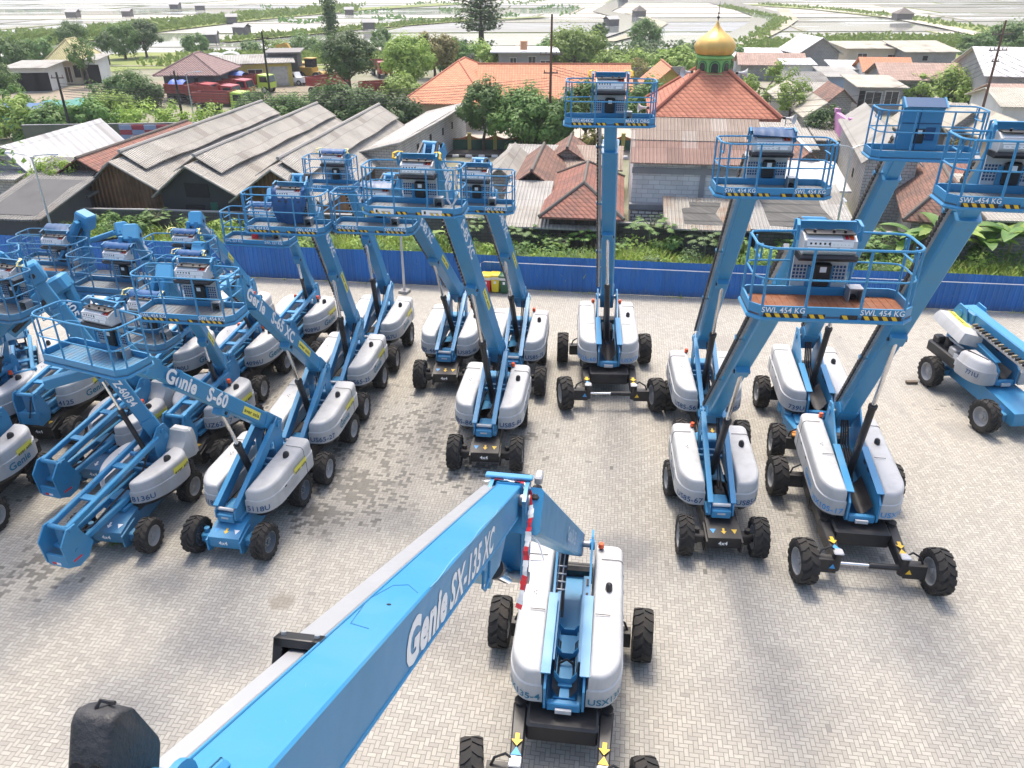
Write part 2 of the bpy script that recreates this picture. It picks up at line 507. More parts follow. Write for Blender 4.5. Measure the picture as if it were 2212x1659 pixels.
def rim_mb(r, w, m):
    mb = MB(); n = 28
    prof = [(r * .61, w * .44), (r * .57, w * .44), (r * .55, w * .30), (r * .50, w * .14), (r * .30, w * .12), (r * .27, w * .22), (r * .14, w * .24), (r * .13, w * .34), (0.001, w * .35)]
    for sg in (1, -1):
        rings = [[(q * cos(2 * pi * k / n), sg * y, q * sin(2 * pi * k / n)) for k in range(n)] for q, y in prof]
        if sg > 0: rings = [list(reversed(x)) for x in rings]
        mb.loft(rings, m, None, False, False)
        for k in range(8):
            a = 2 * pi * k / 8
            mb.cyl((r * .22 * cos(a), sg * w * .20, r * .22 * sin(a)), (r * .22 * cos(a), sg * w * .28, r * .22 * sin(a)), r * .025, STEEL, n=6)
    return mb

def outline(xn, xr, yi, yo, rn, rr, sgn, asp=1.25, n=9):
    pts = [(xn, yi)]
    for k in range(n + 1):
        t = pi / 2 * k / n
        pts.append((xn - rn * asp + rn * asp * cos(t), yo - rn + rn * sin(t)))
    for k in range(5):
        t = pi / 2 * k / 4
        pts.append((xr + rr - rr * sin(t), yo - rr + rr * cos(t)))
    pts.append((xr, yi))
    return [(x, y * sgn) for x, y in pts]
def inset(poly, d):
    n = len(poly); out = []
    area = sum(poly[i][0] * poly[(i + 1) % n][1] - poly[(i + 1) % n][0] * poly[i][1] for i in range(n))
    s = 1 if area > 0 else -1
    for i in range(n):
        a, b, c = poly[i - 1], poly[i], poly[(i + 1) % n]
        n1 = Vector((-(b[1] - a[1]), b[0] - a[0])); n2 = Vector((-(c[1] - b[1]), c[0] - b[0]))
        if n1.length: n1.normalize()
        if n2.length: n2.normalize()
        m = n1 + n2
        if m.length < 1e-5: m = n1.copy()
        m.normalize()
        k = max(.45, m.dot(n1))
        out.append((b[0] + m.x * s * d / k, b[1] + m.y * s * d / k))
    return out
def arc_fn(poly, z0, off, rev=False, start=0.0, slope=0.0):
    """text mapping along the cover outline"""
    pts = [Vector((x, y)) for x, y in (inset(poly, -off))][:-1]
    if rev: pts = pts[::-1]
    acc = [0.0]
    for i in range(1, len(pts)): acc.append(acc[-1] + (pts[i] - pts[i - 1]).length)
    def fn(s, t):
        s = max(0, min(acc[-1] - 1e-4, s + start))
        i = max(k for k in range(len(acc)) if acc[k] <= s)
        i = min(i, len(pts) - 2)
        f = (s - acc[i]) / max(1e-6, acc[i + 1] - acc[i])
        q = pts[i].lerp(pts[i + 1], f)
        return (q.x, q.y, z0 + t)
    return fn, acc[-1]

SPEC = {
    # wb: wheelbase, tr: wheel track, r/w: tyre, xn/xr: covers, yo: half width, zb/zt cover heights, piv: boom pivot, bw/bh boom section
    'S85': dict(wb=2.85, tr=2.08, r=.57, w=.42, xn=.75, xr=-2.35, yi=.42, yo=1.2, zb=1.12, zt=2.12, piv=(-1.95, 2.75), bw=0.43, bh=0.51, tread='lug'),
    'S65': dict(wb=2.55, tr=2.06, r=.52, w=.40, xn=.75, xr=-2.1, yi=.40, yo=1.2, zb=1.08, zt=2.02, piv=(-1.7, 2.62), bw=0.38, bh=0.44, tread='lug'),
    'Z62': dict(wb=2.45, tr=2.06, r=.50, w=.38, xn=.75, xr=-1.55, yi=.40, yo=1.22, zb=1.15, zt=2.12, piv=(-1.35, 2.45), bw=0.32, bh=0.39, tread='lug'),
    'Z60': dict(wb=2.45, tr=2.06, r=.50, w=.38, xn=.55, xr=-1.55, yi=.40, yo=1.15, zb=1.1, zt=1.95, piv=(-1.35, 2.45), bw=0.32, bh=0.39, tread='lug'),
    'SX':  dict(wb=4.1, tr=3.45, r=.62, w=.46, xn=.75, xr=-3.35, yi=.45, yo=1.2, zb=1.25, zt=2.3, piv=(-2.75, 2.7), bw=0.50, bh=0.61, tread='block'),
    'S125': dict(wb=3.6, tr=2.9, r=.60, w=.44, xn=.75, xr=-2.9, yi=.43, yo=1.2, zb=1.2, zt=2.2, piv=(-2.4, 2.75), bw=0.48, bh=0.58, tread='lug'),
}
def arrow(mb, o, xd, yd, s, m):
    o, xd, yd = Vector(o), Vector(xd), Vector(yd)
    mb.add([o + xd * (x * s) + yd * (y * s) for x, y in ((-.15, -.5), (.15, -.5), (.15, 0), (.4, 0), (0, .5), (-.4, 0), (-.15, 0))], [tuple(range(7))], m)
def tri(mb, o, xd, yd, s, m):
    o, xd, yd = Vector(o), Vector(xd), Vector(yd)
    mb.add([o + xd * (x * s) + yd * (y * s) for x, y in ((-.5, -.4), (.5, -.4), (0, .5))], [(0, 1, 2)], m)

def chassis(root, sp, typ, rel, black, wheel_style):
    M = Matrix.Rotation(rel, 4, 'Z')
    wb, tr, r, w = sp['wb'], sp['tr'], sp['r'], sp['w']
    cm = BLACK if black else BLUE_D if typ == 'Z60' else BLUE
    mb = MB(M)
    yh = .46
    if typ in ('SX', 'S125'):
        mb.box((0, 0, .80), (2.3, 1.5, .5), cm, .05)
        mb.box((0, 0, .78), (1.3, 2.0, .4), cm, .05)
        mb.cyl((0, 0, .95), (0, 0, 1.2), .75, BLACK, n=24)
    else:
        a = wb / 2
        for y0, y1 in ((-yh, yh),):
            mb.prism([(-a - .45, .42), (a + .30, .40), (a + .36, .50), (a + .36, .80), (a - .1, .93), (.5, .99), (-.5, .99), (-a + .1, .93), (-a - .45, .78)], y0, y1, cm)
        mb.cyl((0, 0, .95), (0, 0, 1.12), .62, BLACK, n=24)
        for s in (-1, 1):
            mb.prism([(a - .35, .28), (a + .2, .24), (a + .40, .34), (a + .42, .72), (a - .3, .85)], s * (yh + .03) - .025, s * (yh + .03) + .025, cm)
    ch = mb.build("chassis", root)
    # markings on the chassis
    mk = MB(M)
    if typ not in ('SX', 'S125'):
        x = wb / 2 + .364
        mk.text("4x4", (x, -.03, .56), (0, 1, 0), (0, 0, 1), .12, WHITE, True, .03)
        zt = lambda xx: .99 - (.99 - .93) * max(0, xx - .5) / (wb / 2 - .6) if xx < wb / 2 - .1 else .93 - .13 * (xx - wb / 2 + .1) / .46
        xm = wb / 2 - .05
        nrm = Vector((.46, 0, -.13)).normalized()
        o = Vector((wb / 2 + .13, 0, .865)) + Vector((.27, 0, .96)) * .006
        acol = YELLOW if black else (WHITE if typ == 'Z60' else YELLOW)
        arrow(mk, o, (0, 1, 0), nrm, .20, acol)
        tri(mk, o + Vector((0, .30, 0)), (0, 1, 0), nrm, .17, YELLOW if black else WHITE)
        tri(mk, o + Vector((0, -.30, 0)), (0, 1, 0), nrm, .17, SKYDEC)
        mk.build("chassis_marking", ch, smooth=0)
    # axles, legs
    ax = MB(M)
    legs = []
    for sx in (1, -1):
        if typ in ('SX', 'S125'):
            for sy in (1, -1):
                lg = MB(M)
                x0, y0 = sx * .55, sy * .92
                xk, yk = sx * (wb / 2 - .05), sy * (tr / 2 - .86)
                lm = BLACK if black else BLUE
                lg.beam((x0, y0, .78), (xk, yk, .70), .30, .40, lm, .24, .34, ch=.03)
                lg.cyl((x0, y0, .52), (x0, y0, 1.06), .13, lm)
                lg.cyl((xk, yk, .42), (xk, yk, .98), .12, BLACK)
                lg.box((xk, yk, 1.0), (.26, .26, .05), STEEL if black else BLACK, .02)
                lg.prism([(xk - .18, .38), (xk + .14, .38), (xk + .10, .78), (xk - .12, .80)], yk, sy * (tr / 2 - w / 2 - .05), BLACK)
                lg.tube([(xk - .05, yk, .95), (xk - .10, yk + sy * .2, 1.08), (xk - .08, yk + sy * .42, .95), (xk, yk + sy * .52, .72)], .03, BLACK)
                if not black: lg.box((xk - sx * .02, yk + sy * .22, .9), (.3, .34, .06), mat("orange_pad", (.55, .20, .03), .6))
                if sx > 0 and black:
                    d = Vector((xk - x0, yk - y0, 0)).normalized(); n = Vector((-d.y, d.x, 0))
                    q = Vector((x0, y0, 0)).lerp(Vector((xk, yk, 0)), .62); q.z = .955
                    arrow(lg, q, n, d, .30, YELLOW)
                    q2 = q + d * .27; q2.z = .945
                    tri(lg, q2, n, -d, .22, SKYDEC if sy < 0 else YELLOW)
                    tri(lg, (xk + .145, yk + sy * .12, .6), (0, 1, 0), (0, 0, 1), .17, SKYDEC if sy < 0 else YELLOW)
                lg.build("leg_beam", root)
            xk = sx * (wb / 2 - .05)
            cy = MB(M)
            cy.cyl((xk, -(tr / 2 - .95), .62), (xk, .05, .62), .045, CHROME)
            cy.cyl((xk, 0, .62), (xk, tr / 2 - .95, .62), .085, BLACK)
            cy.build("steering_cylinder", root)
        else:
            ax.box((sx * wb / 2, 0, r), (.30, tr - w - .02, .26), cm, .03)
            ax.cyl((sx * wb / 2, -tr / 2 + w * .4, r), (sx * wb / 2, tr / 2 - w * .4, r), .13, BLACK)
            for s in (-1, 1):
                ax.cyl((sx * wb / 2 - .05, s * (tr / 2 - w / 2 - .12), r - .25), (sx * wb / 2 - .05, s * (tr / 2 - w / 2 - .12), r + .25), .08, cm)
            ax.build("axle", root)
            ax = MB(M)
    rimm = RIM if wheel_style != 'dark' else mat("rim_dark", (.08, .11, .14), .6, dirt=(.16, .11, .07), dscale=5)
    for sx in (1, -1):
        for sy in (1, -1):
            tm = shared(('t', r, w, sp['tread']), lambda: tyre_mb(r, w, sp['tread']), "tyre")
            o = link("wheel", tm, root, M @ Vector((sx * wb / 2, sy * tr / 2, r * 1.03)))
            st = random.uniform(-.06, .06) + (.12 * sx if typ == 'SX' and sx > 0 else 0)
            o.rotation_euler = (0, 0, rel + st)
            rm = shared(('r', r, w, rimm.name), lambda: rim_mb(r, w, rimm), "rim")
            ro = link("rim", rm, o)

def cover_pair(root, sp, typ, num, numcol, logo, plaque, cm, rot, hook=None):
    xn, xr, yi, yo, zb, zt = (sp[k] for k in ('xn', 'xr', 'yi', 'yo', 'zb', 'zt'))
    Z = typ in ('Z62', 'Z60')
    L = xn - xr
    for sgn in (1, -1):
        if Z: poly = outline(xn, xr, yi, yo, .72, .62, sgn, 1.75)
        else: poly = outline(xn, xr, yi, yo, .52, .24, sgn, 1.5)
        def ztop(x, f):
            u = min(1.0, max(0.0, (xn - x) / L))
            if Z: k = zt - .16 * (1 - u) ** 2 - .05 * u ** 3
            else: k = zt - .17 * (1 - u) ** 1.8
            return zb + (k - zb) * f
        mb = MB(); rings = []
        for f, d in ((0, .05), (.03, .0), (.55, -.0), (.58, .03), (.88, .04), (.95, .06), (.985, .10), (1.0, .15)):
            pl = inset(poly, d)
            if sgn < 0: pl = pl[::-1]
            rings.append([(x, y, ztop(poly[i if sgn > 0 else len(poly) - 1 - i][0], f)) for i, (x, y) in enumerate(pl)])
        mb.loft(rings, cm)
        cv = mb.build("engine_cover" if sgn > 0 else "tank_cover", root, smooth=38)
        # seam, black skirt, exhaust nub
        sk = MB()
        pl = inset(poly, .10)
        if sgn < 0: pl = pl[::-1]
        sk.loft([[(x, y, zb - .20) for x, y in inset(pl, .10)], [(x, y, zb + .02) for x, y in pl]], BLACK)
        sk.build("skirt", root)
        dm = MB()
        ys = sgn * (yo + yi) / 2
        xs = xr + .62
        if not Z:
            top = [(x, y, z) for x, y, z in rings[-1]]
            pass
            lv = ((.03, .0), (.55, .0), (.58, .03), (.88, .04), (.95, .06), (.985, .10), (1.0, .15))
            dm.tube([(xs, sgn * (yo - d_), ztop(xs, f_) + (.002 if f_ > .9 else 0)) for f_, d_ in lv] + [(xs, sgn * (yi + .2), ztop(xs, 1.0) + .002)], .009, BLACK, 4)
            for xx in (xs + .5, xs + 1.3): dm.box((xx, sgn * (yo + .004), ztop(xx, .50)), (.10, .016, .045), BLACK, .005)
            if sp['wb'] > 4: dm.box((xn - 1.7, sgn * (yi + yo - .2) / 2, ztop(xn - 1.7, 1.0) + .002), (.02, yo - yi - .42, .008), BLACK)
        if sgn > 0:
            xe = xr + L * .38
            dm.loft([[(xe + .13 * cos(t) * k + .06 * (1 - k), sgn * (yo - .36) + .085 * sin(t) * k, ztop(xe, 1) + h) for t in [2 * pi * q / 10 for q in range(10)]] for k, h in ((1, -.04), (.95, .06), (.6, .12), (.2, .145))], BLACK)
        else:
            for q in range(3): dm.box((xr + L * .45 + .06 * q, sgn * (yo - .4 + .05 * (q % 2)), ztop(xr + L * .45, 1) + .002), (.025, .025, .008), BLACK)
        if dm.v: dm.build("vent", cv)
        # lettering
        le = MB(); lets = [le]
        if num:
            h = .17
            w_ = text_geo(num, .02)[2] * h * 1.05
            if sgn > 0:
                fn, tot = arc_fn(poly, zb + .10, .012, False, .06)
                le.text_fn(num, fn, h, numcol, .02, 1.04)
            else:
                fn0, tot = arc_fn(poly, zb + .10, .012, True)
                fn, tot = arc_fn(poly, zb + .10, .012, True, tot - w_ - .05)
                le.text_fn(num, fn, h, numcol, .02, 1.04)
        le = MB(); lets.append(le)
        if logo and sgn > 0:
            fn, tot = arc_fn(poly, zb + .16, .012, False, (1.05 if Z else 1.35) if sp['wb'] < 4 else 1.9)
            le.text_fn("Genie", fn, .24, logo, .022, 1.1)
        if logo and sgn < 0 and not Z:
            fn, tot = arc_fn(poly, zb + .16, .012, True)
            fn, tot = arc_fn(poly, zb + .16, .012, True, tot - 2.4)
            le.text_fn("Genie", fn, .24, logo, .022, 1.1)
        le = MB(); lets.append(le)
        if plaque and sgn > 0:
            s0, s1 = plaque if isinstance(plaque, tuple) else ((1.45, 2.2) if Z else (2.05, 2.8))
            zz = zb + (.47 if Z else .44)
            fn, tot = arc_fn(poly, zz, .012, False, s0)
            fn2, _ = arc_fn(poly, zz, .016, False, s0 + .04)
            wd = s1 - s0
            n = 8
            vs = [fn(wd * k / n, t) for t in (0, .20) for k in range(n + 1)]
            le.add(vs, [(k, k + 1, n + 2 + k, n + 1 + k) for k in range(n)], PLAQUE)
            tw = text_geo("aver asia", .02)[2] * .10
            le.text_fn("aver asia", fn2, .10, BLACK, .02, (wd - .08) / tw)
        for nm, le in zip(("lettering", "lettering", "plaque"), lets):
            if le.v: le.build(nm, cv, smooth=0)
    if rot:
        for sgn in ((1, -1) if rot == 2 else (1,) if rot == 1 else (-1,)):
            b = MB()
            xb = xr + .3 if not Z else xr + .75
            zz = zt - (.05 if not Z else .02)
            yb = sgn * (yi + .12)
            b.cyl((xb, yb, zz - .1), (xb, yb, zz + .07), .05, BLACK, n=10)
            b.cyl((xb, yb, zz + .07), (xb, yb, zz + .19), .075, ORANGE, .06, 12)
            b.build("beacon", root)

def turret(root, sp, typ, black, bare=False):
    xn, xr = sp['xn'], sp['xr']
    px, pz = sp['piv']
    zb = sp['zb']
    big = typ in ('SX', 'S125')
    mb = MB()
    yi = sp['yi']
    xf = xn + (.45 if not big else .12)
    mb.box(((xf + xr) / 2 - .1, 0, zb - .06), (xf - xr - .1, 2 * yi - .06, .12), BLUE, .02)
    if not big:
        mb.box((xr + .22, 0, zb + .25), (.5, 2 * yi - .04, .75), BLUE, .04)
        mb.box((xr + .75, -.02, zb + .42), (.10, 2 * yi - .08, .10), BLUE); mb.box((xr + .98, -.02, zb + .36), (.10, 2 * yi - .08, .10), BLUE)
        mb.box((xn - .1, 0, zb + .10), (.5, .5, .2), BLUE, .03)
        mb.box((xn - .6, .1, zb + .05), (.4, .3, .3), BLACK, .03)
    mb.build("turntable", root)
    cw = MB()
    cw.box((xr - .02, 0, zb + .0), (.30, 2 * sp['yo'] - .5, .55), BLACK, .08)
    cw.build("counterweight", root)
    if typ in ('S85', 'S65', 'S60'):
        for s in (-1, 1):
            r = MB()
            y = s * (yi - .10)
            r.prism([(xf - .08, zb - .05), (xf, zb + .05), (xf - .02, zb + .28), (xf - .20, zb + .40), (px + .28, pz + .10), (px, pz + .22), (px - .22, pz + .05), (px - .14, pz - .26), (px + .36, pz - .34), (xf - .52, zb + .14), (xf - .52, zb - .05)], y - .02, y + .02, BLUE)
            r.prism([(px - .1, zb - .02), (px + .35, zb - .02), (px + .36, pz - .33), (px - .12, pz - .25)], y - .018, y + .018, BLUE)
            # flange along the upper edge
            r.beam((xf - .08, y, zb + .40), (px + .25, y, pz + .12), .15, .035, BLUE)
            r.cyl((px, y - .07, pz), (px, y + .07, pz), .11, BLUE, n=14)
            r.cyl((px + .55, y - .05, pz - .45), (px + .55, y + .05, pz - .45), .07, BLUE, n=12)
            r.build("riser_plate", root)
        nb = MB()
        nb.cyl((px, -yi + .06, pz), (px, yi - .06, pz), .07, STEEL)
        nb.box((xf - .06, 0, zb + .06), (.16, 2 * yi - .3, .26), BLUE, .02)
        nb.box((xf + .025, 0, zb + .09), (.02, .22, .05), PANEL)
        nb.cyl((xf - .12, -.25, zb + .30), (xf - .12, .25, zb + .30), .05, PANEL)
        nb.tube([(xn - .5, .12, zb + .25), (px + 1.2, .16, zb + .6), (px + .6, .15, pz - .3), (px + .25, .14, pz + .15)], .028, BLACK)
        nb.tube([(xn - .6, .05, zb + .25), (px + 1.3, .10, zb + .5), (px + .7, .09, pz - .35), (px + .3, .08, pz + .12)], .022, BLACK)
        nb.build("pivot_frame", root)
    elif big:
        for s in (-1, 1):
            r = MB()
            y = s * (yi - .05)
            r.prism([(xf - .1, zb - .1), (xf, zb), (xf - .02, zb + .55), (xf - .4, zb + .82), (px + 1.3, zb + 1.02), (px + .5, pz + .05), (px + .1, pz + .32), (px - .25, pz + .25), (px - .3, pz - .3), (px - .4, zb - .1)], y - .025, y + .025, BLUE)
            r.beam((xf - .2, y, zb + .80), (px + 1.3, y, zb + 1.03), .20, .03, BLUE)
            r.cyl((px, y - .06, pz), (px, y + .06, pz), .13, BLUE, n=16)
            for q in range(4): r.box((px + 1.7 + .42 * q, y - s * .03, zb + .75), (.2, .02, .08), BLACK)
            r.build("side_plate", root)
        t = MB()
        n = 10; rings = []
        for x in (xf - .18, xf - 1.6):
            rings.append([(x, -.26 + .52 * k / n, zb + .12 + .30 * ((k / n - .5) * 2) ** 2 + (.05 if x < xf - 1 else 0)) for k in range(n + 1)])
        t.loft(rings, BLACK if black else mat("trough_grey", (.10, .10, .10), .6, dirt=(.2, .19, .17)), None, False, False, False)
        t.cyl((px, -yi + .04, pz), (px, yi - .04, pz), .08, STEEL)
        if not bare: t.box((px + 1.0, 0, zb + .3), (.8, .5, .5), BLACK, .05)
        for q in range(0 if bare else 4): t.tube([(px + 1.9, -.15 + .08 * q, zb + .15), (px + 1.4, -.12 + .07 * q, zb + .62), (px + .8, -.12 + .07 * q, zb + .75), (px + .3, -.1 + .06 * q, pz - .1)], .03, BLACK)
        t.box((xf + .02, 0, zb - .02), (.06, .34, .10), PANEL)
        t.box((xf - .1, 0, zb + .02), (.14, 2 * yi - .2, .22), BLUE, .02)
        t.build("hose_trough", root)
    else:
        zarms(root, sp, typ)

def zarms(root, sp, typ):
    px, pz = sp['piv']; yi = sp['yi']; zb = sp['zb']
    xk = 1.55 if typ == 'Z62' else 2.65
    zu, zl = (2.05, 1.35) if typ == 'Z62' else (1.72, 1.05)
    for s in (-1, 1):
        a = MB(); y = s * (yi - .12)
        a.beam((px + .25, y, pz - .12), (xk, y, zu), .13, .17, BLUE, ch=.02)
        a.build("upper_arm", root)
        a = MB(); y = s * (yi - .14)
        a.beam((px + .6, y, zb + .25), (xk, y, zl), .12, .17, BLUE, ch=.02)
        a.build("lower_arm", root)
    c = MB()
    c.beam((px + .3, 0, pz - .35), (xk - .1, 0, (zu + zl) / 2 + .1), .2, .14, BLUE_D)
    c.beam((px + 1.0, -.1, pz - .25), (px + 1.0, .1, pz - .25), .1, .1, BLUE)
    for f in (.35, .7):
        q = Vector((px + .25, 0, pz - .12)).lerp(Vector((xk, 0, zu)), f)
        c.box(q, (.22, 2 * yi - .3, .06), BLUE)
    c.tube([(xk - .2, .1, zl + .2), (xk - .9, .12, zl + .1), (px + 1, .15, zb + .5), (px + .2, .12, pz)], .03, BLACK)
    c.build("link_arm", root)
    k = MB()
    if typ == 'Z62':
        pl = [(xk - .30, .98), (xk + .12, .92), (xk + .22, 1.0), (xk + .20, 1.95), (xk + .10, 2.16), (xk - .12, 2.16), (xk - .22, 1.85), (xk - .42, 1.3)]
    else:
        pl = [(xk - .30, .62), (xk + .05, .55), (xk + .35, .72), (xk + .42, 1.45), (xk + .12, 1.80), (xk - .18, 1.80), (xk - .30, 1.45), (xk - .55, .95)]
    for s in (-1, 1):
        k.prism(pl, s * (yi - .03) - .025, s * (yi - .03) + .025, BLUE)
    xs, z0, z1 = (xk + .16, .98, 1.45) if typ == 'Z62' else (xk + .30, .66, 1.02)
    k.box((xs, 0, (z0 + z1) / 2), (.08, 2 * yi - .12, z1 - z0), BLUE, .01)
    k.box((xk - .02, 0, (zu + zl) / 2), (.12, .3, .62), BLUE_D, .02)
    for zz in (zu, zl): k.cyl((xk, -yi - .02, zz), (xk, yi + .02, zz), .07, BLUE, n=12)
    if typ == 'Z60':
        k.box((xs + .042, -.12, .76), (.006, .14, .07), REDD); k.box((xs + .042, .02, .76), (.006, .14, .07), WHITE)
        for s in (-1, 1): k.box((xk + .05, s * (yi - .001), .82), (.3, .006, .05), REDD)
    else:
        k.tube([(xk + .1, .2, 1.9), (xk + .26, .22, 1.6), (xk + .25, .1, 1.3), (xk + .1, .0, 1.25)], .03, BLACK)
    k.build("knuckle_frame", root)
    # rear mast carrying the main boom
    m = MB()
    for s in (-1, 1):
        m.prism([(px + .35, zb), (px + .45, pz - .1), (px + .15, pz + .2), (px - .15, pz + .2), (px - .3, pz - .1), (px - .35, zb)], s * .24 - .02, s * .24 + .02, BLUE)
    m.cyl((px, -.3, pz), (px, .3, pz), .08, BLUE)
    if typ == 'Z60':
        for s in (1,):
            m.loft([[(px - .62 + i, .22 + i, z), (px - .25 - i + f, .22 + i, z), (px - .25 - i + f, .85 - i, z), (px - .38, .98 - i, z), (px - .62 + i, .90 - i, z)] for z, i, f in ((zb + .4, 0, .3), (zb + .75, 0, .25), (zb + .95, .0, .06), (pz - .22, .015, .0), (pz - .1, .04, 0), (pz - .05, .10, 0))], COVER)
    m.build("mast_frame", root)
def hazard(mb, x0, x1, y, z, h):
    mb.quad((x0, y, z), (x1, y, z), (x1, y, z + h), (x0, y, z + h), BLACK)
    x = x0 + .02
    while x < x1 - .11:
        mb.quad((x + .05, y - .003, z + .004), (x + .12, y - .003, z + .004), (x + .07, y - .003, z + h - .004), (x, y - .003, z + h - .004), YELLOW)
        x += .135
def squash(mb, M):
    Mi = M.inverted(); o = []
    for v in mb.v:
        q = Mi @ Vector(v)
        if q.z > 1.08: q.z = 1.08 + (q.z - 1.08) * .52
        o.append(tuple(M @ q))
    mb.v = o
def platform(root, M, W=2.44, Dp=.93, swl=("SWL 454 KG", "SWL 454 KG"), haz=True, deck=DECK, tarp=None, hooks=None, blank=False, boxed=True, plates=False, yard=BLUE, extra=None):
    xw = W / 2; ch = .17
    out = [(-xw, ch), (-xw + ch, 0), (xw - ch, 0), (xw, ch), (xw, Dp - ch * .5), (xw - ch * .6, Dp), (-xw + ch * .6, Dp), (-xw, Dp - ch * .5)]
    b = MB(M)
    b.loft([[(x, y, .03) for x, y in out], [(x, y, .06) for x, y in out]], deck)
    n = len(out)
    ins = inset(out, .03)
    for i in range(n):
        a, c = out[i], out[(i + 1) % n]; a2, c2 = ins[i], ins[(i + 1) % n]
        b.add([(*a, 0), (*c, 0), (*c, .20), (*a, .20), (*a2, .06), (*c2, .06), (*c2, .20), (*a2, .20)], [(0, 1, 2, 3), (5, 4, 7, 6), (3, 2, 6, 7), (1, 0, 4, 5)], yard)
    b.tube([(x, y, -.01) for x, y in out], .035, yard, 6, True)
    for x in (-xw * .5, 0, xw * .5): b.box((x, Dp / 2, .0), (.06, Dp - .05, .06), yard)
    pf = b.build("platform", root)
    # deck mesh bars
    g = MB(M)
    k = int(W / .12)
    for q in range(1, k): g.box((-xw + .12 * q, Dp / 2, .063), (.02, Dp - .1, .008), deck)
    g.build("deck_grid", pf, smooth=0)
    r = MB(M)
    ro = inset(out, .02)
    cw = .48                                        # half width of the console gap
    top = [(cw, Dp + .02), ro[5], ro[4], ro[3], ro[2], ro[1], ro[0], ro[7], ro[6], (-cw, Dp + .02)]
    def rnd(pl):
        o = [pl[0]]
        for i in range(1, len(pl) - 1):
            p, c, q = Vector(pl[i - 1]), Vector(pl[i]), Vector(pl[i + 1])
            o += [tuple(c.lerp(p, min(.45, .07 / max(.01, (p - c).length)))), tuple(c.lerp(q, min(.45, .07 / max(.01, (q - c).length))))]
        return o + [pl[-1]]
    for z, rr in ((1.10, .020), (.62, .016)):
        r.tube([(x, y, z) for x, y in rnd(top)], rr, yard)
    fx = [-xw + ch, -xw / 3, xw / 3, xw - ch] if W > 2 else [-xw + ch, 0, xw - ch]
    for x in fx: r.tube([(x, .02, .02), (x, .02, 1.10)], .022, yard)
    for s in (-1, 1):
        r.tube([(s * (xw - .02), ch + .05, .02), (s * (xw - .02), ch + .05, 1.10)], .022, yard)
        r.tube([(s * (xw - .02), Dp - .12, .02), (s * (xw - .02), Dp - .12, 1.10)], .022, yard)
        r.tube([(s * cw, Dp + .02, .05), (s * cw, Dp + .02, 1.10)], .022, yard)
        # gate loop at the side
        r.tube(rnd([(s * (xw + .02), ch + .1, 1.08), (s * (xw - .06), Dp * .5, 1.16), (s * (xw + .02), Dp - .15, 1.08)][:1] + [(s * (xw + .02), ch + .1, .82), (s * (xw + .02), Dp - .2, .82), (s * (xw + .02), Dp - .2, 1.08)]) if False else [(s * (xw - .1), ch + .12, 1.09), (s * (xw - .1), ch + .12, .86), (s * (xw - .1), Dp - .2, .86), (s * (xw - .1), Dp - .2, 1.09)], .016, yard)
    r.build("guardrail", pf)
    # control console on the boom side
    c = MB(M)
    y = Dp - .10
    if blank:
        c.box((0, y + .08, .62), (.92, .05, 1.1), yard, .01)
        c.box((-.05, y + .04, .55), (.02, .02, .95), DARKBLUE); c.box((.02, y + .045, .70), (.9, .02, .02), DARKBLUE)
        c.box((.25, y + .045, .46), (.22, .02, .3), DARKBLUE)
        c.prism([(y - .12, 1.12), (y + .14, 1.05), (y + .26, 1.42), (y + .20, 1.45)], -.46, .46, DARKBLUE, lambda a, bb, t: (t, a, bb))
        for s in (-1, 1): c.prism([(y - .15, 1.10), (y + .16, 1.02), (y + .28, 1.46), (y + .2, 1.48)], s * .47 - .02, s * .47 + .02, yard, lambda a, bb, t: (t, a, bb))
        squash(c, M); c.build("control_console", pf)
    else:
        # sloped control box, decals, black tray below
        c.prism([(y - .10, .78), (y - .16, .86), (y - .14, 1.03), (y + .02, 1.12), (y + .16, 1.12), (y + .16, .78)], -.40, .40, PANEL, lambda a, bb, t: (t, a, bb))
        c.prism([(y - .14, .70), (y - .2, .76), (y - .17, .80), (y + .16, .80), (y + .16, .70)], -.44, .44, BLACK, lambda a, bb, t: (t, a, bb))
        c.box((0, y + .02, 1.16), (.74, .24, .05), BLACK, .01)
        for s in (-.24, .05, .22): c.cyl((s, y - .02, 1.18), (s, y - .04, 1.27), .022, BLACK, n=8)
        c.box((0, y + .17, .42), (.86, .03, .62), PANEL)
        for q in range(5):
            for w_ in range(5):
                for s in (-.30, .26): c.box((s + .055 * w_ - .1, y + .152, .28 + .06 * q), (.036, .008, .04), DARKBLUE)
        # guard flap with tube ends
        c.prism([(y + .22, 1.14), (y + .26, 1.14), (y + .19, 1.43), (y + .15, 1.42)], -.42, .42, yard, lambda a, bb, t: (t, a, bb))
        for s in (-1, 1):
            c.tube([(s * .48, y + .0, 1.0), (s * .48, y + .02, 1.36), (s * .46, y + .16, 1.46), (s * .46, y + .3, 1.40), (s * .48, y + .28, 1.0)], .026, yard)
        squash(c, M); cc = c.build("control_console", pf)
        d = MB(M)
        yy = y - .161
        dn = Vector((0, .02, .17)).normalized()
        def dec(x0, x1, t0, t1, m):
            def q(x, t): return (x, y - .166 + .02 * t, .86 + .17 * t)
            d.quad(q(x0, t0), q(x1, t0), q(x1, t1), q(x0, t1), m)
        dec(-.36, -.02, .50, .95, WHITE); dec(.0, .34, .45, .95, WHITE); dec(-.34, .1, .06, .40, WHITE); dec(.14, .30, .06, .40, WHITE)
        def q2(x, t): return Vector((x, y - .146 + .16 * t, 1.034 + .09 * t))
        d.quad(q2(-.36, .1), q2(.18, .1), q2(.18, .85), q2(-.36, .85), WHITE)
        d.quad(q2(.22, .2), q2(.27, .2), q2(.27, .85), q2(.22, .85), REDD)
        d.quad(q2(.29, .2), q2(.35, .2), q2(.35, .85), q2(.29, .85), ORANGE)
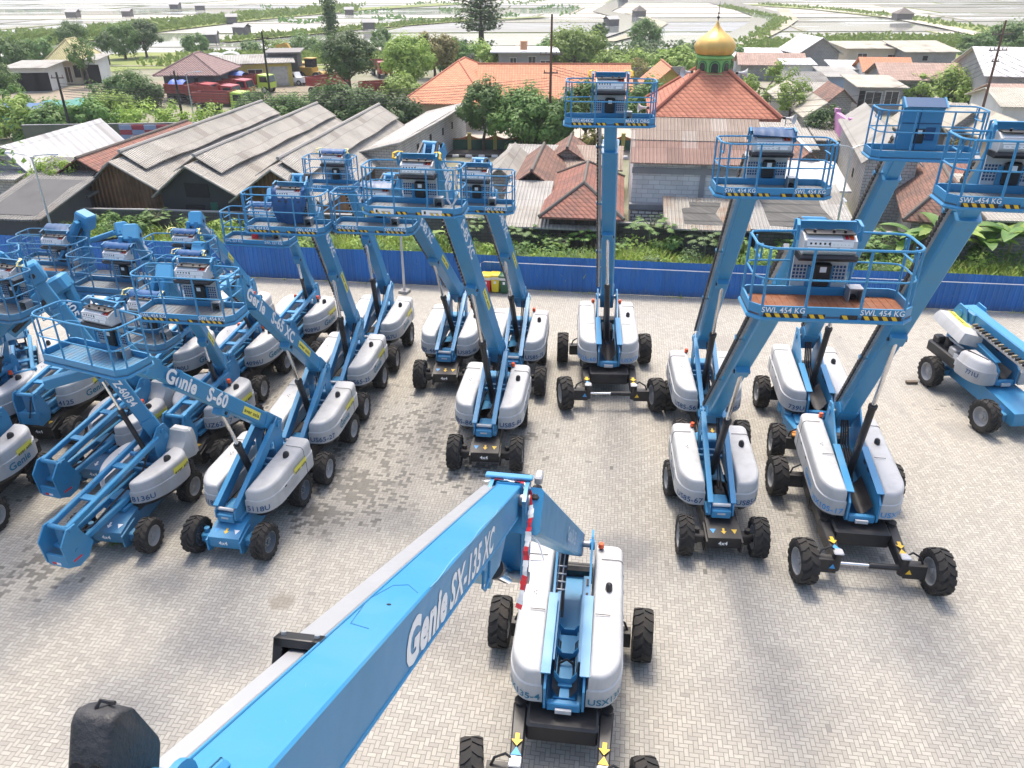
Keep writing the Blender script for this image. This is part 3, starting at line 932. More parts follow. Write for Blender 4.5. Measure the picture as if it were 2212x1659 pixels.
        for q in range(5):
            d.box((-.30 + .07 * q, y - .164 + .02 * .7, .86 + .17 * .72), (.03, .006, .04), BLACK)
            d.box((.05 + .055 * q, y - .164 + .02 * .7, .86 + .17 * .6), (.02, .006, .03), STEEL)
            d.box((-.28 + .09 * q, y - .164 + .02 * .2, .86 + .17 * .22), (.05, .006, .012), STEEL)
        squash(d, M); d.build("console_decal", pf, smooth=0)
    x = MB(M)
    x.box((.02, y + .10, .40), (.28, .10, .40), BLACK, .03)
    x.box((.02, y + .047, .50), (.10, .006, .09), WHITE)
    x.build("manual_box", pf)
    if boxed:
        x = MB(M)
        for q in (((.42, y - .08, .16), (.02, .22, .2)), ((.62, y - .08, .16), (.02, .22, .2)), ((.52, y - .08, .27), (.22, .22, .02)), ((.52, y + .02, .16), (.2, .02, .2))):
            x.box(*q, STEEL)
        x.box((.52, y - .05, .10), (.12, .12, .06), BLACK, .02)
        x.build("foot_switch", pf)
    if swl:
        for q, tx_ in ((-.60, swl[0]), (.60, swl[1])):
            if tx_:
                le = MB(M); le.text(tx_, (xw * q, -.004, .100), (1, 0, 0), (0, 0, 1), .09, WHITE, True, .012, .92)
                le.build("lettering", pf, smooth=0)
    if plates:
        for s in (-.55, .42):
            le = MB(M)
            le.quad((s * W / 2 - .25, -.006, .02), (s * W / 2 + .25, -.006, .02), (s * W / 2 + .25, -.006, .15), (s * W / 2 - .25, -.006, .15), WHITE)
            le.box((s * W / 2 - .17, -.009, .085), (.05, .004, .07), BLACK); le.box((s * W / 2 + .05, -.009, .085), (.22, .004, .02), STEEL)
            le.build("plate", pf, smooth=0)
    if haz:
        for h0, h1 in ((-xw + ch + .03, -xw / 3 - .03), (-xw / 3 + .04, -.1), (.12, xw / 3 - .03), (xw / 3 + .03, xw - ch - .03)):
            hz = MB(M); hazard(hz, h0, h1, -.004, .004, .088); hz.build("hazard_stripe", pf, smooth=0)
    if tarp == 'roll':
        t = MB(M); n = 12; rings = []
        for k in range(n + 1):
            xx = -.42 + .84 * k / n
            wv = .02 * sin(k * 1.9)
            rings.append([(xx, y + .30 + wv, 1.2), (xx, y + .27, 1.40 + wv), (xx, y + .18, 1.46 + wv * .6), (xx, y + .08 + wv * .5, 1.42 - .25 * abs(wv)), (xx, y + .0 + wv, 1.30 - .02 * sin(k * .8)), (xx, y - .03 + wv, 1.17 + .05 * sin(k * 1.1))])
        t.loft(rings, TARP, None, False, False, False)
        squash(t, M); t.build("console_tarp", pf, smooth=60)
    elif tarp == 'drape':
        t = MB(M); n = 14; rings = []
        for k in range(n + 1):
            f = k / n
            xx = -.5 + 1.0 * f
            dip = .25 * (4 * f * (1 - f))
            wv = .03 * sin(k * 2.3)
            rings.append([(xx * .96, y + .10, 1.26 - dip * .5), (xx, y - .12 - .05 * dip + wv, 1.15 - dip), (xx * (1 + .1 * sin(k)), y - .22 + wv * 1.5, .75 - .2 * dip), (xx * .9, y - .24 - wv * 2, .40), (xx * .75, y - .2 + wv, .10 + .12 * abs(f - .5))])
        t.loft(rings, TARP, None, False, False, False)
        squash(t, M); t.build("console_tarp", pf, smooth=60)
    elif tarp == 'bag':
        t = MB(M); n = 14; rings = []
        for k in range(n + 1):
            f = k / n; xx = -.46 + .96 * f; h = .06 * sin(pi * f) + .03 * sin(k * 2.1)
            rings.append([(xx, y + .32, 1.15), (xx, y + .26, 1.42 + .4 * h), (xx, y + .1, 1.48 + .25 * h - .12 * f), (xx, y - .06, 1.38 + h - .26 * f), (xx, y - .14, 1.26 - .10 * f), (xx, y - .12, 1.17)])
        t.loft(rings, DARKBLUE, None, False, False, False)
        squash(t, M); t.build("console_tarp", pf, smooth=60)
    if hooks:
        for s in (-1, 1):
            h = MB(M)
            h.tube([(s * .40, y + .22, 1.46), (s * .52, y + .16, 1.50), (s * .58, y + .02, 1.48), (s * .58, y - .06, 1.30), (s * .58, y + .04, 1.20), (s * .54, y + .14, 1.24)], .032 if hooks == 1 else .028, hooks if not isinstance(hooks, int) else YELLOW, 8)
            squash(h, M); h.build("guard_hook", pf)
    if extra == 'plank':
        e = MB(M); e.box((-.05, .42, .09), (.75, .22, .03), mat("plank_orange", (.42, .17, .06), .7, dirt=(.3, .2, .12), dscale=6)); e.build("plank", pf)
    elif extra == 'can':
        e = MB(M); e.cyl((-.25, .62, .06), (-.25, .62, .34), .12, REDD, .09); e.box((-.1, .4, .08), (.7, .16, .03), mat("plank_brown", (.20, .12, .07), .8)); e.build("load", pf)
    elif extra == 'strap':
        e = MB(M); e.tube([(.95, .3, 1.1), (.86, .1, .75), (.92, -.04, .42), (1.02, -.05, .28), (1.12, -.03, .45), (1.12, .02, .75), (1.1, .03, 1.1), (1.15, .02, 1.2)], .028, PANEL); e.build("strap", pf)
    return pf

LIFTS = []
def lift(label, typ, front, basket, depth, num=None, ch=None, black=True, Wb=2.44, plat=None, byaw=0.0, text=None, yellow=None, numcol=NAVY, logo=TEAL, plaque=None, cm=None, rot=0, wheel=None, jib=True, boomlen=1.0, epix=None, edepth=None, track=True, zrel=0, hd=None):
    """front: pixel of the ground midway between the front tyres; basket: pixel of the lower middle of the platform's front edge, at this depth"""
    sp = SPEC[typ if typ in SPEC else 'S65']
    Fg = P(*front)
    B = D(basket[0], basket[1], depth)
    E = D(epix[0], epix[1], edepth) if epix else None
    A_ = E if E is not None else B
    C = Fg.copy()
    # the turret turns so that boom and platform lie in one plane
    chv = None
    for it in range(6):
        head = atan2(A_.y - C.y, A_.x - C.x) if hd is None else radians(hd)
        ca = radians(ch) if ch is not None else head
        C = Fg - Vector((cos(ca), sin(ca), 0)) * sp['wb'] / 2
    root = empty("boom_lift", C, head, label, "boom lift", "blue boom lifts parked in the yard")
    Mw = Matrix.Translation(C) @ Matrix.Rotation(head, 4, 'Z')
    Mi = Mw.inverted()
    rel = ca - head
    chassis(root, sp, typ, rel, black, wheel)
    turret(root, sp, typ, black)
    cover_pair(root, sp, typ, num, numcol, logo, plaque, cm or COVER, rot)
    px, pz = sp['piv']
    # platform frame in root space: x to the viewer's right when looking at it from the front
    byr = radians(byaw)
    pb = Mi @ B
    fx = Vector((-cos(byr), sin(byr), 0))          # platform +y (towards the boom), in root space
    Mp = Matrix((Vector((-fx.y, fx.x, 0)) * -1, fx, Vector((0, 0, 1)))).transposed().to_4x4()
    Mp.translation = pb
    pk = dict(plat or {})
    platform(root, Mp, W=Wb, **pk)
    mount = Mp @ Vector((0, .95 + .12, .22))
    top = Mp @ Vector((0, .95 + .95, 1.35))
    if typ in ('Z62',): top = Mp @ Vector((0, .95 + .62, 1.75))
    if typ == 'Z60': top = Mp @ Vector((0, .95 + .7, 1.3))
    if not jib: top = Mp @ Vector((0, .95 + .8, .55))
    if E is not None: top = Mi @ E - Vector((0, 0, .3 if typ[0] != 'Z' else .12))
    piv = Vector((px, 0, pz))
    d = (top - piv); L = d.length; d.normalize()
    side = Vector((0, 0, 1)).cross(d).normalized(); nrm = d.cross(side)
    bw, bh = sp['bw'], sp['bh']
    off = nrm * 0.0
    b = MB()
    e1 = piv + d * (L * .82)
    b.beam(piv - d * .35, piv + d * .5, bw + .05, bh + .05, BLUE, up=nrm, ch=.03)
    b.beam(piv + d * .5, e1, bw, bh, BLUE, up=nrm, ch=.035)
    b.beam(e1 - d * .06, e1, bw + .04, bh + .04, BLUE, up=nrm, ch=.03)
    # lug for the lift cylinder
    lug = piv + d * (L * .42) - nrm * (bh / 2 + .08)
    b.beam(lug - d * .18, lug + d * .18, bw * .8, .18, BLUE, up=nrm, ch=.02)
    b.cyl(lug - side * bw * .48, lug + side * bw * .48, .05, BLACK)
    bo = b.build("boom", root)
    x = MB()
    x.beam(e1, top, bw * .78, bh * .78, BLUE, up=nrm, ch=.025)
    x.build("boom_extension", bo)
    if track:
        t = MB()
        q0, q1 = piv + d * .7, piv + d * (L * .95)
        o = -side * (bw / 2 + .10) * 1.0 + nrm * .02
        t.beam(q0 + o, q1 + o, .10, .14, STEEL, up=nrm, ch=.01)
        k = int((q1 - q0).length / .16)
        for i in range(k):
            q = q0.lerp(q1, (i + .5) / k) - side * (bw / 2 + .17) - nrm * .02
            t.box((0, 0, 0), (.11, .05, .12), BLACK, M=frame(q, d, nrm))
        for f in (.25, .55, .85):
            q = q0.lerp(q1, f) - side * (bw / 2 + .09)
            t.box((0, 0, 0), (.10, .26, .10), BLUE, M=frame(q, d, nrm))
        t.build("cable_track", bo)
    if text:
        for s_, f0, h in text:
            tx = MB()
            o = piv + d * (L * f0) + side * (bw / 2 + .004) - nrm * h * .5
            tx.text(s_, o, -d, nrm, h, WHITE, bold=.035)
            tx.build("lettering", bo, smooth=0)
    if yellow:
        tx = MB()
        f0, ln = yellow
        o = piv + d * (L * f0) + side * (bw / 2 + .003) - nrm * .11
        tx.quad(o, o - d * ln, o - d * ln + nrm * .22, o + nrm * .22, PLAQUE)
        w_ = text_geo("aver asia", .02)[2] * .11
        tx.text("aver asia", o - d * .05 + nrm * .06 + side * .003, -d, nrm, .11, BLACK, stretch=(ln - .1) / w_)
        tx.build("plaque", bo, smooth=0)
    # lift cylinder from the turret front to the lug
    c = MB()
    foot = Vector((px + (1.15 if typ not in ('SX', 'S125') else 1.7), 0, sp['zb'] + .15)) if typ not in ('Z62', 'Z60') else Vector((px + .55, 0, pz - .45))
    mid = foot.lerp(lug, .56)
    c.cyl(foot, mid, .105 if typ[0] != 'Z' else .075, BLACK, n=14)
    c.cyl(mid - (mid - foot).normalized() * .1, mid, .125 if typ[0] != 'Z' else .09, BLACK, n=14)
    cy = c.build("lift_cylinder", root)
    c = MB(); c.cyl(mid, lug, .06 if typ[0] != 'Z' else .045, CHROME, n=14); c.build("piston_rod", cy)
    # jib / platform mount
    j = MB()
    if jib and typ[0] == 'Z':
        hd = top + d * .12
        j.box((0, 0, 0), (.55, bw + .14, bh + .16), BLUE, .05, M=frame(top, d, nrm))
        kb = mount + Vector((0, 0, .1))
        for s in (-1, 1):
            j.beam(top + side * s * .13 + Vector((.24, 0, .05)), kb + side * s * .13, .13, .26, BLUE, up=(1, 0, 0), ch=.02)
        j.cyl(top + Vector((.2, 0, -.2)), kb.lerp(top, .3), .04, BLACK)
        j.cyl(top - side * .25, top + side * .25, .07, BLACK)
    elif jib:
        j.box((0, 0, 0), (.40, bw + .08, bh + .10), BLUE, .04, M=frame(top - d * .1, d, nrm))
        t2 = top + Vector((.25, 0, .22))
        j.beam(top - Vector((0, 0, .1)), t2, .26, .26, BLUE, ch=.02)
        j.cyl(t2 - side * .2, t2 + side * .2, .10, BLUE)
        for s in (-1, 1):
            j.beam(t2 + side * s * .13, mount + side * s * .13 + Vector((-.15, 0, .05)), .07, .17, BLUE, up=(1, 0, .1))
        j.cyl(t2 + Vector((-.12, 0, -.2)), mount + Vector((-.2, 0, .3)), .05, BLACK)
        j.tube([top + side * .2, top + side * .24 + Vector((-.05, 0, .22)), t2 + side * .22 + Vector((.02, 0, .06)), t2 + side * .22 + Vector((.22, 0, -.15))], .045, BLACK)
        j.tube([top - side * .2, top - side * .26 + Vector((.0, 0, .25)), t2 - side * .20 + Vector((.12, 0, .03)), mount - side * .3 + Vector((0, 0, .5))], .045, BLACK)
    else:
        j.box((0, 0, 0), (.4, bw + .06, bh + .06), BLUE, .03, M=frame(top - d * .1, d, nrm))
        j.beam(top, mount, .28, .3, BLUE, ch=.03)
    mb_ = mount + (Vector((fx.x, fx.y, 0)) * -.06)
    j.cyl(mount - Vector((0, 0, .25)), mount + Vector((0, 0, .35)), .13, BLUE, n=14)
    j.beam(mb_ - Vector((0, 0, .2)), mb_ + Vector((0, 0, .3)), .4, .12, BLUE, up=fx)
    j.build("jib", root)
    LIFTS.append(root)
    return root
S2 = ("SWL 454 KG", "SWL 454 KG"); S3 = ("SWL 227 KG", "SWL 227 KG")
HOOKP = mat("hook_pale", (.72, .62, .25), .5)
def fleet():
    G85 = [("Genie", .98, .30), ("S-85 XC", .72, .30)]
    # --- the middle: S-85 class
    lift("boom lift US85-86, strap on its platform rail and two yellow hooks on the console", 'S85', (1050, 1009), (888, 466), 18.7, "US85-86", ch=-94, rot=1, text=G85, yellow=(.38, .95), plat=dict(swl=None, plates=True, hooks=1, extra='strap'), epix=(934, 302), edepth=20.5, hd=-98)
    lift("boom lift US85-46, its low platform hanging left in front of the other two", 'S85', (965, 838), (802, 504), 22.8, "US85-46", ch=-94, rot=1, text=G85, yellow=(.40, .95), plat=dict(swl=S2, tarp='bag'), epix=(846, 372), edepth=24.7, hd=-98)
    lift("boom lift of the middle trio standing nearest the red and yellow bins", 'S85', (1110, 850), (1018, 460), 23.2, "US85-75", ch=-93, rot=1, text=G85, yellow=(.40, .95), plat=dict(swl=(None, "SWL 454 KG")), epix=(1037, 338), edepth=25.0, hd=-97)
    # --- the S-65 column
    lift("boom lift US65-27 with red and white tape along its cover", 'S65', (640, 1035), (396, 697), 18.4, "US65-27", ch=-98, rot=-1, text=[("Genie", .93, .34), ("S-65 XC", .68, .34)], yellow=(.36, 1.0), plat=dict(swl=S2), plaque=True, epix=(500, 590), edepth=20.8, hd=-98)
    lift("boom lift US65-25 with a blue tarp draped over its platform console", 'S65', (727, 901), (611, 505), 22.6, "US65-25", ch=-97, rot=-1, text=[("Genie", .97, .27), ("S-65 XC", .72, .27)], yellow=(.40, 1.0), plat=dict(swl=S2, tarp='drape'), plaque=True, epix=(650, 372), edepth=24.6, hd=-98)
    lift("boom lift 5567U standing farthest back, near the lamp post by the fence", 'S65', (800, 796), (708, 413), 27.8, "5567U", ch=-97, rot=-1, Wb=1.83, text=[("Genie", .97, .27), ("S-65", .80, .27)], yellow=(.66, .9), plat=dict(swl=S3, haz=False, tarp='roll', hooks=HOOKP, boxed=False), plaque=True, epix=(738, 324), edepth=29.2, hd=-98)
    # --- blue chassis S-60 in front on the left
    lift("boom lift 5118U with bare blue chassis and mesh floored platform", 'S65', (505, 1193), (172, 800), 16.8, "5118U", ch=-99, black=False, logo=LOGOGREY, wheel='dark', text=[("Genie", .90, .36), ("S-60", .60, .36)], yellow=(.30, .9), jib=False, plaque=True, byaw=10, track=False, plat=dict(swl=None, haz=False, deck=mat("deck_blue", (.07, .20, .32), .6, .2, dirt=(.25, .22, .18), dscale=3)), cm=COVER, epix=(306, 765), edepth=18.3, hd=-103)
    # --- Z booms
    Z = dict(track=False)
    lift("articulated boom lift 4089U with a red can lying in its platform", 'Z62', (640, 783), (549, 531), 27.0, "4089U", ch=-95, rot=2, Wb=2.44, yellow=(.80, .9), plaque=True, plat=dict(swl=S3, haz=False, tarp='roll', extra='can'), epix=(592, 420), edepth=28.2, hd=-100, **Z)
    lift("articulated boom lift 4096U, second from the back in its column", 'Z62', (512, 860), (392, 640), 26.0, "4096U", ch=-97, rot=2, Wb=1.83, text=[("Genie", .93, .2), ("Z-62", .72, .2)], plaque=False, plat=dict(swl=None, haz=False, hooks=HOOKP, tarp='roll'), epix=(432, 536), edepth=26.6, hd=-101, **Z)
    lift("articulated boom lift behind 4096U, pale sign on its long boom", 'Z62', (500, 772), (385, 590), 27.0, "4101U", ch=-96, rot=2, Wb=2.44, text=[("Genie Z-62/40", .95, .19)], yellow=(.52, .8), plat=dict(swl=(None, "SWL 227 KG"), haz=False, tarp='roll', hooks=HOOKP), epix=(424, 470), edepth=27.6, hd=-98, **Z)
    lift("articulated boom lift 180U with dusty platform and rolled blue tarp", 'Z62', (360, 872), (232, 637), 23.0, "180U", ch=-97, rot=1, Wb=2.44, text=[("Genie Z-62", .93, .22)], yellow=(.45, .8), plaque=True, plat=dict(swl=None, haz=False, tarp='roll', deck=DECK, yard=BLUE_D), epix=(284, 500), edepth=23.6, hd=-101, **Z)
    lift("articulated boom lift UZ62-17 with dark rolled tarp between pale yellow hooks", 'Z62', (425, 1003), (285, 755), 20.5, "UZ62-17", ch=-98, rot=1, Wb=1.83, text=[("Genie Z-62", .93, .22)], yellow=(.42, .8), plaque=True, plat=dict(swl=None, haz=False, tarp='roll', hooks=HOOKP, yard=BLUE_D), epix=(358, 588), edepth=21.4, hd=-104, **Z)
    lift("articulated boom lift 4125 with an orange plank on its platform", 'Z62', (110, 953), (100, 598), 25.5, "4125", ch=-94, rot=0, Wb=2.44, plaque=True, plat=dict(swl=("SWL 227 KG", "MAX 2 ORG"), haz=False, yard=BLUE_D, extra='plank'), epix=(182, 468), edepth=26.0, hd=-98, **Z)
    lift("articulated boom lift 8136U with long stacked blue arms, front one of the pair", 'Z60', (258, 1180), (-28, 690), 19.5, "8136U", ch=-97, black=False, rot=-1, logo=None, cm=COVER_D, text=[("Genie", .60, .2), ("Z-60/34", .36, .2)], plaque=True, Wb=1.83, plat=dict(swl=None, haz=False, yard=BLUE_D, hooks=HOOKP), epix=(66, 582), edepth=20.4, zrel=14, hd=-107, **Z)
    lift("articulated boom lift with stacked arms standing behind its twin, hood vent open", 'Z60', (228, 1045), (-90, 640), 21.5, None, ch=-97, black=False, rot=1, logo=None, cm=COVER_D, plaque=True, Wb=1.83, plat=dict(swl=None, haz=False, yard=BLUE_D), epix=(-4, 560), edepth=22.0, zrel=14, hd=-107, **Z)
    lift("articulated boom lift 663U with grey cover at the left edge of the yard", 'Z62', (-45, 985), (-90, 700), 21.0, "663U", ch=-92, black=False, rot=1, logo=LOGOGREY, cm=COVER_D, plaque=True, plat=dict(swl=None, haz=False), epix=(-20, 600), edepth=22, hd=-94, **Z)
    lift("boom lift cut by the left edge, only its cover and rear wheel showing", 'Z62', (-75, 1140), (-200, 760), 18.0, None, ch=-92, black=True, logo=TEAL, cm=COVER_D, plaque=True, plat=dict(swl=None, haz=False), hd=-92, **Z)
    lift("articulated boom lift by the fence, pale striped boom rising to a tall knuckle", 'Z62', (235, 775), (110, 575), 28.5, None, ch=-95, rot=1, Wb=2.44, plat=dict(swl=S3, haz=False, tarp='bag', yard=BLUE_D), epix=(262, 492), edepth=29.5, hd=-98, **Z)
    # --- right-hand side
    lift("boom lift USX125 with boom raised straight up left of the mosque", 'SX', (1317, 882), (1317, 273), 21.0, "USX125-60", rot=2, numcol=SKYDEC, logo=None, plat=dict(swl=("SWL454KG", "MAX 3 ORG"), hooks=1), ch=-92, epix=(1322, 196), edepth=24.0, hd=-94)
    lift("boom lift US85-56 with a dark blue cover over its platform console", 'S85', (1531, 972), (1672, 427), 16.7, "US85-56", ch=-93, rot=-1, logo=NAVY, plat=dict(swl=S2, tarp='bag'), epix=(1656, 274), edepth=18.6, hd=-94)
    lift("boom lift US85-67 with a large rusty platform floor", 'S85', (1553, 1193), (1795, 692), 11.9, "US85-67", ch=-93, rot=-1, logo=NAVY, plat=dict(swl=S2, deck=RUST), epix=(1762, 468), edepth=13.7, hd=-95)
    lift("boom lift 739U on blue chassis with orange pads, its platform console seen from behind", 'S125', (1765, 992), (2000, 347), 18.4, "739U", ch=-98, black=False, logo=None, plat=dict(swl=None, haz=False, blank=True, boxed=False), plaque=False, cm=COVER, epix=(1985, 236), edepth=20.4, hd=-98)
    lift("boom lift USX105-17 on four spread black legs, platform cut by the right edge", 'SX', (1868, 1262), (2215, 455), 13.0, "USX105-17", ch=-97, rot=-1, numcol=SKYDEC, logo=SKYDEC, plat=dict(swl=("SWL-454 KG", "SWL-454 KG")), epix=(2192, 262), edepth=14.8, hd=-99)
fleet()
# ---------------------------------------------------------------- the lift the photo is taken from
def foreground_lift():
    sp = SPEC['SX']
    C = Vector((1.17, 12.05, 0)); head = atan2(-4.1, -.53)
    root = empty("boom_lift", C, head, "nearest boom lift, its large lettered boom crossing the picture to the lower left", "boom lift", "blue boom lifts parked in the yard")
    Mw = Matrix.Translation(C) @ Matrix.Rotation(head, 4, 'Z'); Mi = Mw.inverted()
    chassis(root, sp, 'SX', 0, True, None)
    turret(root, sp, 'SX', True, True)
    cover_pair(root, sp, 'SX', "USX135-4", TEAL, None, None, COVER, 0)
    b_ = MB()
    b_.cyl((-3.1, .62, 2.25), (-3.1, .62, 2.36), .04, BLACK); b_.cyl((-3.1, .62, 2.36), (-3.1, .62, 2.47), .075, ORANGE, .06)
    b_.build("beacon", root)
    # extra blue trim in the open bay between the covers
    t = MB()
    for s in (-1, 1):
        t.prism([(.3, 1.3), (.5, 1.55), (-2.2, 2.0), (-2.5, 1.8), (-2.5, 1.3)], s * .24 - .015, s * .24 + .015, BLUE)
        t.beam((.2, s * .34, 1.95), (-2.2, s * .34, 2.18), .18, .03, BLUE)
    for x in (.35, -.35, -1.05): t.prism([(-.24, 1.35), (.24, 1.35), (.24, 1.8), (.12, 1.62), (-.12, 1.62), (-.24, 1.8)], x - .02, x + .02, BLUE, lambda a, bb, tt: (tt, a, bb))
    t.box((-.75, 0, 1.40), (2.9, .46, .04), BLUE)
    for s in (-1, 1): t.beam((.35, s * .215, 1.42), (-2.2, s * .215, 1.42), .05, .34, BLUE)
    t.box((.1, 0, 1.46), (.7, .44, .04), BLUE, .0); t.box((-.7, 0, 1.5), (.5, .44, .04), BLUE)
    for s in (-1, 1):
        for q in range(5): t.box((-2.0 + .42 * q, s * .352 - s*.0, 2.185 - .04 * q + .0), (.22, .07, .012), BLACK)
    t.tube([(-.1, -.2, 1.5), (-.15, 0, 1.62), (-.1, .2, 1.5)], .03, BLACK)
    t.build("bay_trim", root)
    hz = MB()
    for q in range(6): hz.tube([(-1.25, -.36 + .035 * q, 1.75), (-1.7, -.36 + .035 * q, 2.12 + .03 * (q % 2)), (-2.3, -.34 + .035 * q, 2.45), (-2.6, -.30 + .035 * q, 2.9)], .022, BLACK if q % 3 else STEEL)
    for q in range(6): hz.box((-1.7 - .17 * q, -.27, 2.17 + .085 * q), (.03, .22, .03), PANEL)
    hz.build("hose_bundle", root)
    # main boom: line from the elbow towards the camera
    a = (D(1330, 818, 1) - Vector((0, 0, CAMZ))).normalized()      # near -> far
    E0 = D(1097, 1047, 10.0)
    w, h = .30, .42
    fr = frame((0, 0, 0), -a, (0, 0, 1))
    side = Vector(fr.col[1][:3]); up = Vector(fr.col[2][:3])
    Ec = E0 - up * h / 2 + side * .0175
    L = 8.2
    near = Ec - a * L
    MI = Mi
    m = MB(MI)
    def rect(p, w, h, ch): return [p + side * y + up * z for y, z in ((-w / 2 + ch, -h / 2), (w / 2 - ch * 1.6, -h / 2), (w / 2, -h / 2 + ch * 1.2), (w / 2, h / 2 - ch * .4), (w / 2 - ch * .4, h / 2), (-w / 2 + ch * .4, h / 2), (-w / 2, h / 2 - ch * .4), (-w / 2, -h / 2 + ch))]
    m.loft([rect(near, w, h, .03), rect(Ec + a * .02, w, h, .03)], BLUE)
    m.loft([rect(Ec - a * .0, w + .05, h + .05, .03), rect(Ec + a * .25, w + .05, h + .05, .03)], BLUE)
    m.tube([near - side * (w / 2 - .004) + up * (h / 2 + .002), Ec - side * (w / 2 - .004) + up * (h / 2 + .002)], .007, BLUE, 6)
    m.tube([near + side * (w / 2 + .002) - up * (h / 2 - .03), Ec + side * (w / 2 + .002) - up * (h / 2 - .03)], .012, BLUE, 6)
    # lug under the boom with a tie-down loop
    lp = Ec - a * 1.75
    m.add([tuple(lp + a * x + side * y + up * z) for y in (-.12, .12) for x, z in ((.9, -h / 2), (.45, -h / 2 - .30), (-.35, -h / 2 - .30), (-1.0, -h / 2))], [(0, 1, 2, 3), (7, 6, 5, 4), (0, 4, 5, 1), (1, 5, 6, 2), (2, 6, 7, 3)], BLUE)
    lo = lp - a * .55 + side * .13 - up * (h / 2 + .12)
    m.tube([lo + a * .12 + up * .08, lo + a * .14 - up * .10, lo - a * .05 - up * .17, lo - a * .22 - up * .10, lo - a * .2 + up * .06], .016, BLUE, 6)
    boom = m.build("boom", root)
    tx = MB(MI)
    o = Ec - a * 5.45 + side * (w / 2 + .004) - up * .14
    gw = text_geo("Genie", .045, .08)[2] * .265
    tx.text("Genie", o, a, up, .265, WHITE, bold=.045, stretch=1.12 / gw, shear=.08)
    tx.build("lettering", boom, smooth=0)
    tx = MB(MI)
    gw = text_geo("SX-135 XC", .03, .12)[2] * .25
    tx.text("SX-135 XC", o + a * 1.22, a, up, .25, WHITE, bold=.03, stretch=2.1 / gw, shear=.12)
    tx.build("lettering", boom, smooth=0)
    # scuffed paint and the traced weld mark on the upper face
    sc = MB(MI)
    pts = [(5.05, .10), (4.9, .0), (4.95, -.09), (5.3, -.15), (5.75, -.10), (5.8, .02)]
    sc.tube([Ec - a * x + side * y + up * (h / 2 + .001) for x, y in pts], .0035, mat("scuff", (.03, .15, .33), .6), 4)
    sc.tube([Ec - a * x + side * (w / 2 - .012 - .012 * sin(x * 5)) + up * (h / 2 + .001) for x in [1.9 + .2 * k for k in range(16)]], .0035, mat("scuff_pale", (.20, .45, .62), .6), 4)
    q = Ec - a * 5.35 + up * (h / 2)
    sc.cyl(q, q + up * .004, .014, BLACK, n=10)
    rs = random.Random(2)
    for k in range(26):
        x = rs.uniform(1.2, 7.2); y = rs.uniform(-.12, .12); l = rs.uniform(.01, .05); an = rs.gauss(0, .4)
        p = Ec - a * x + side * y + up * (h / 2 + .0012)
        dv = (a * cos(an) + side * sin(an)); nv = up.cross(dv).normalized() * rs.uniform(.0005, .0014)
        sc.add([p - dv * l, p + nv, p + dv * l, p - nv], [(0, 1, 2, 3)], mat("scuff_faint", (.10, .33, .53), .6))
    sc.build("scuff_mark", boom, smooth=0)
    # silver tube telescoping through a black clamp along the left of the boom
    al = mat("aluminium", (.44, .45, .465), .36, .45, dirt=(.36, .36, .375), dscale=3.0, damt=.6, streak=True)
    s_ = MB(MI)
    cl = 6.05
    def tube_rect(x, yc, zc, ww, hh): return [Ec - a * x + side * (yc + y) + up * (zc + z) for y, z in ((-ww / 2 + .01, -hh / 2), (ww / 2 - .01, -hh / 2), (ww / 2, -hh / 2 + .01), (ww / 2, hh / 2 - .01), (ww / 2 - .01, hh / 2), (-ww / 2 + .01, hh / 2), (-ww / 2, hh / 2 - .01), (-ww / 2, -hh / 2 + .01))]
    yc = -(w / 2 + .115)
    s_.loft([tube_rect(-.05, yc, .10, .15, .16), tube_rect(cl - .05, yc, .10, .15, .16)][::-1], al)
    s_.build("guide_tube", boom)
    s_ = MB(MI)
    s_.loft([tube_rect(cl - .2, yc, .095, .105, .115), tube_rect(7.55, yc, .095, .105, .115)][::-1], al)
    s_.build("inner_tube", boom)
    k = MB(MI)
    Mk = frame(Ec - a * cl + side * yc + up * .10, -a, up)
    for dy, dz, sy, sz in ((0, .095, .25, .05), (-.1, 0, .05, .24), (.1, 0, .05, .24), (0, -.1, .25, .05)):
        k.box((0, dy, dz), (.10, sy, sz), BLACK, .005, M=Mk)
    k.add([Mk @ Vector(v) for v in ((-.03, -.08, -.08), (-.03, .08, -.08), (-.03, .08, .08), (-.03, -.08, .08))], [(0, 1, 2, 3)], BLACK)
    for dy in (-.09, .09): k.cyl(Mk @ Vector((0, dy, .12)), Mk @ Vector((0, dy, .135)), .014, STEEL, n=6)
    k.build("tube_clamp", boom)
    # black rubber bumper at the near end
    bp = MB(MI)
    K = D(243, 1552, 2.35)
    prof = [(0, -.42), (.0, -.03), (.012, -.008), (.03, 0), (.085, .002), (.105, -.008), (.27, -.175), (.285, -.20), (.29, -.42)]
    def slice_(y, sh): return [tuple(K + a * (.145 + (l - .145) * sh) + side * y + up * (-.2 + (z + .2) * (1 - (1 - sh) * .5) + .004 * sin(l * 60 + y * 50))) for l, z in prof]
    bp.loft([slice_(y, q) for y, q in ((.0, .90), (-.006, .965), (-.018, 1.0), (-.075, 1.0), (-.125, 1.0), (-.138, .965), (-.145, .90))], mat("bumper_rubber", (.020, .021, .024), .55, dirt=(.06, .06, .063), dscale=9, bump=.25, bscale=45))
    bp.tube([K + a * .05 - side * .09 + up * .0, K + a * .055 - side * .08 + up * .022, K + a * .07 - side * .06 + up * .012, K + a * .06 - side * .035 + up * .018], .007, BLACK, 5)
    for y in (-.045, -.105): bp.cyl(K + side * y - up * .17 - a * .001, K + side * y - up * .17 - a * .004, .024, mat("dark_opening", (.012, .012, .012), .9), n=14)
    bp.build("bumper", root, smooth=40)
    bs = MB(MI)
    S0 = K + a * .21 - up * .335
    bs.cyl(S0 - side * .22, S0 + side * .12, .075, BLUE, n=22)
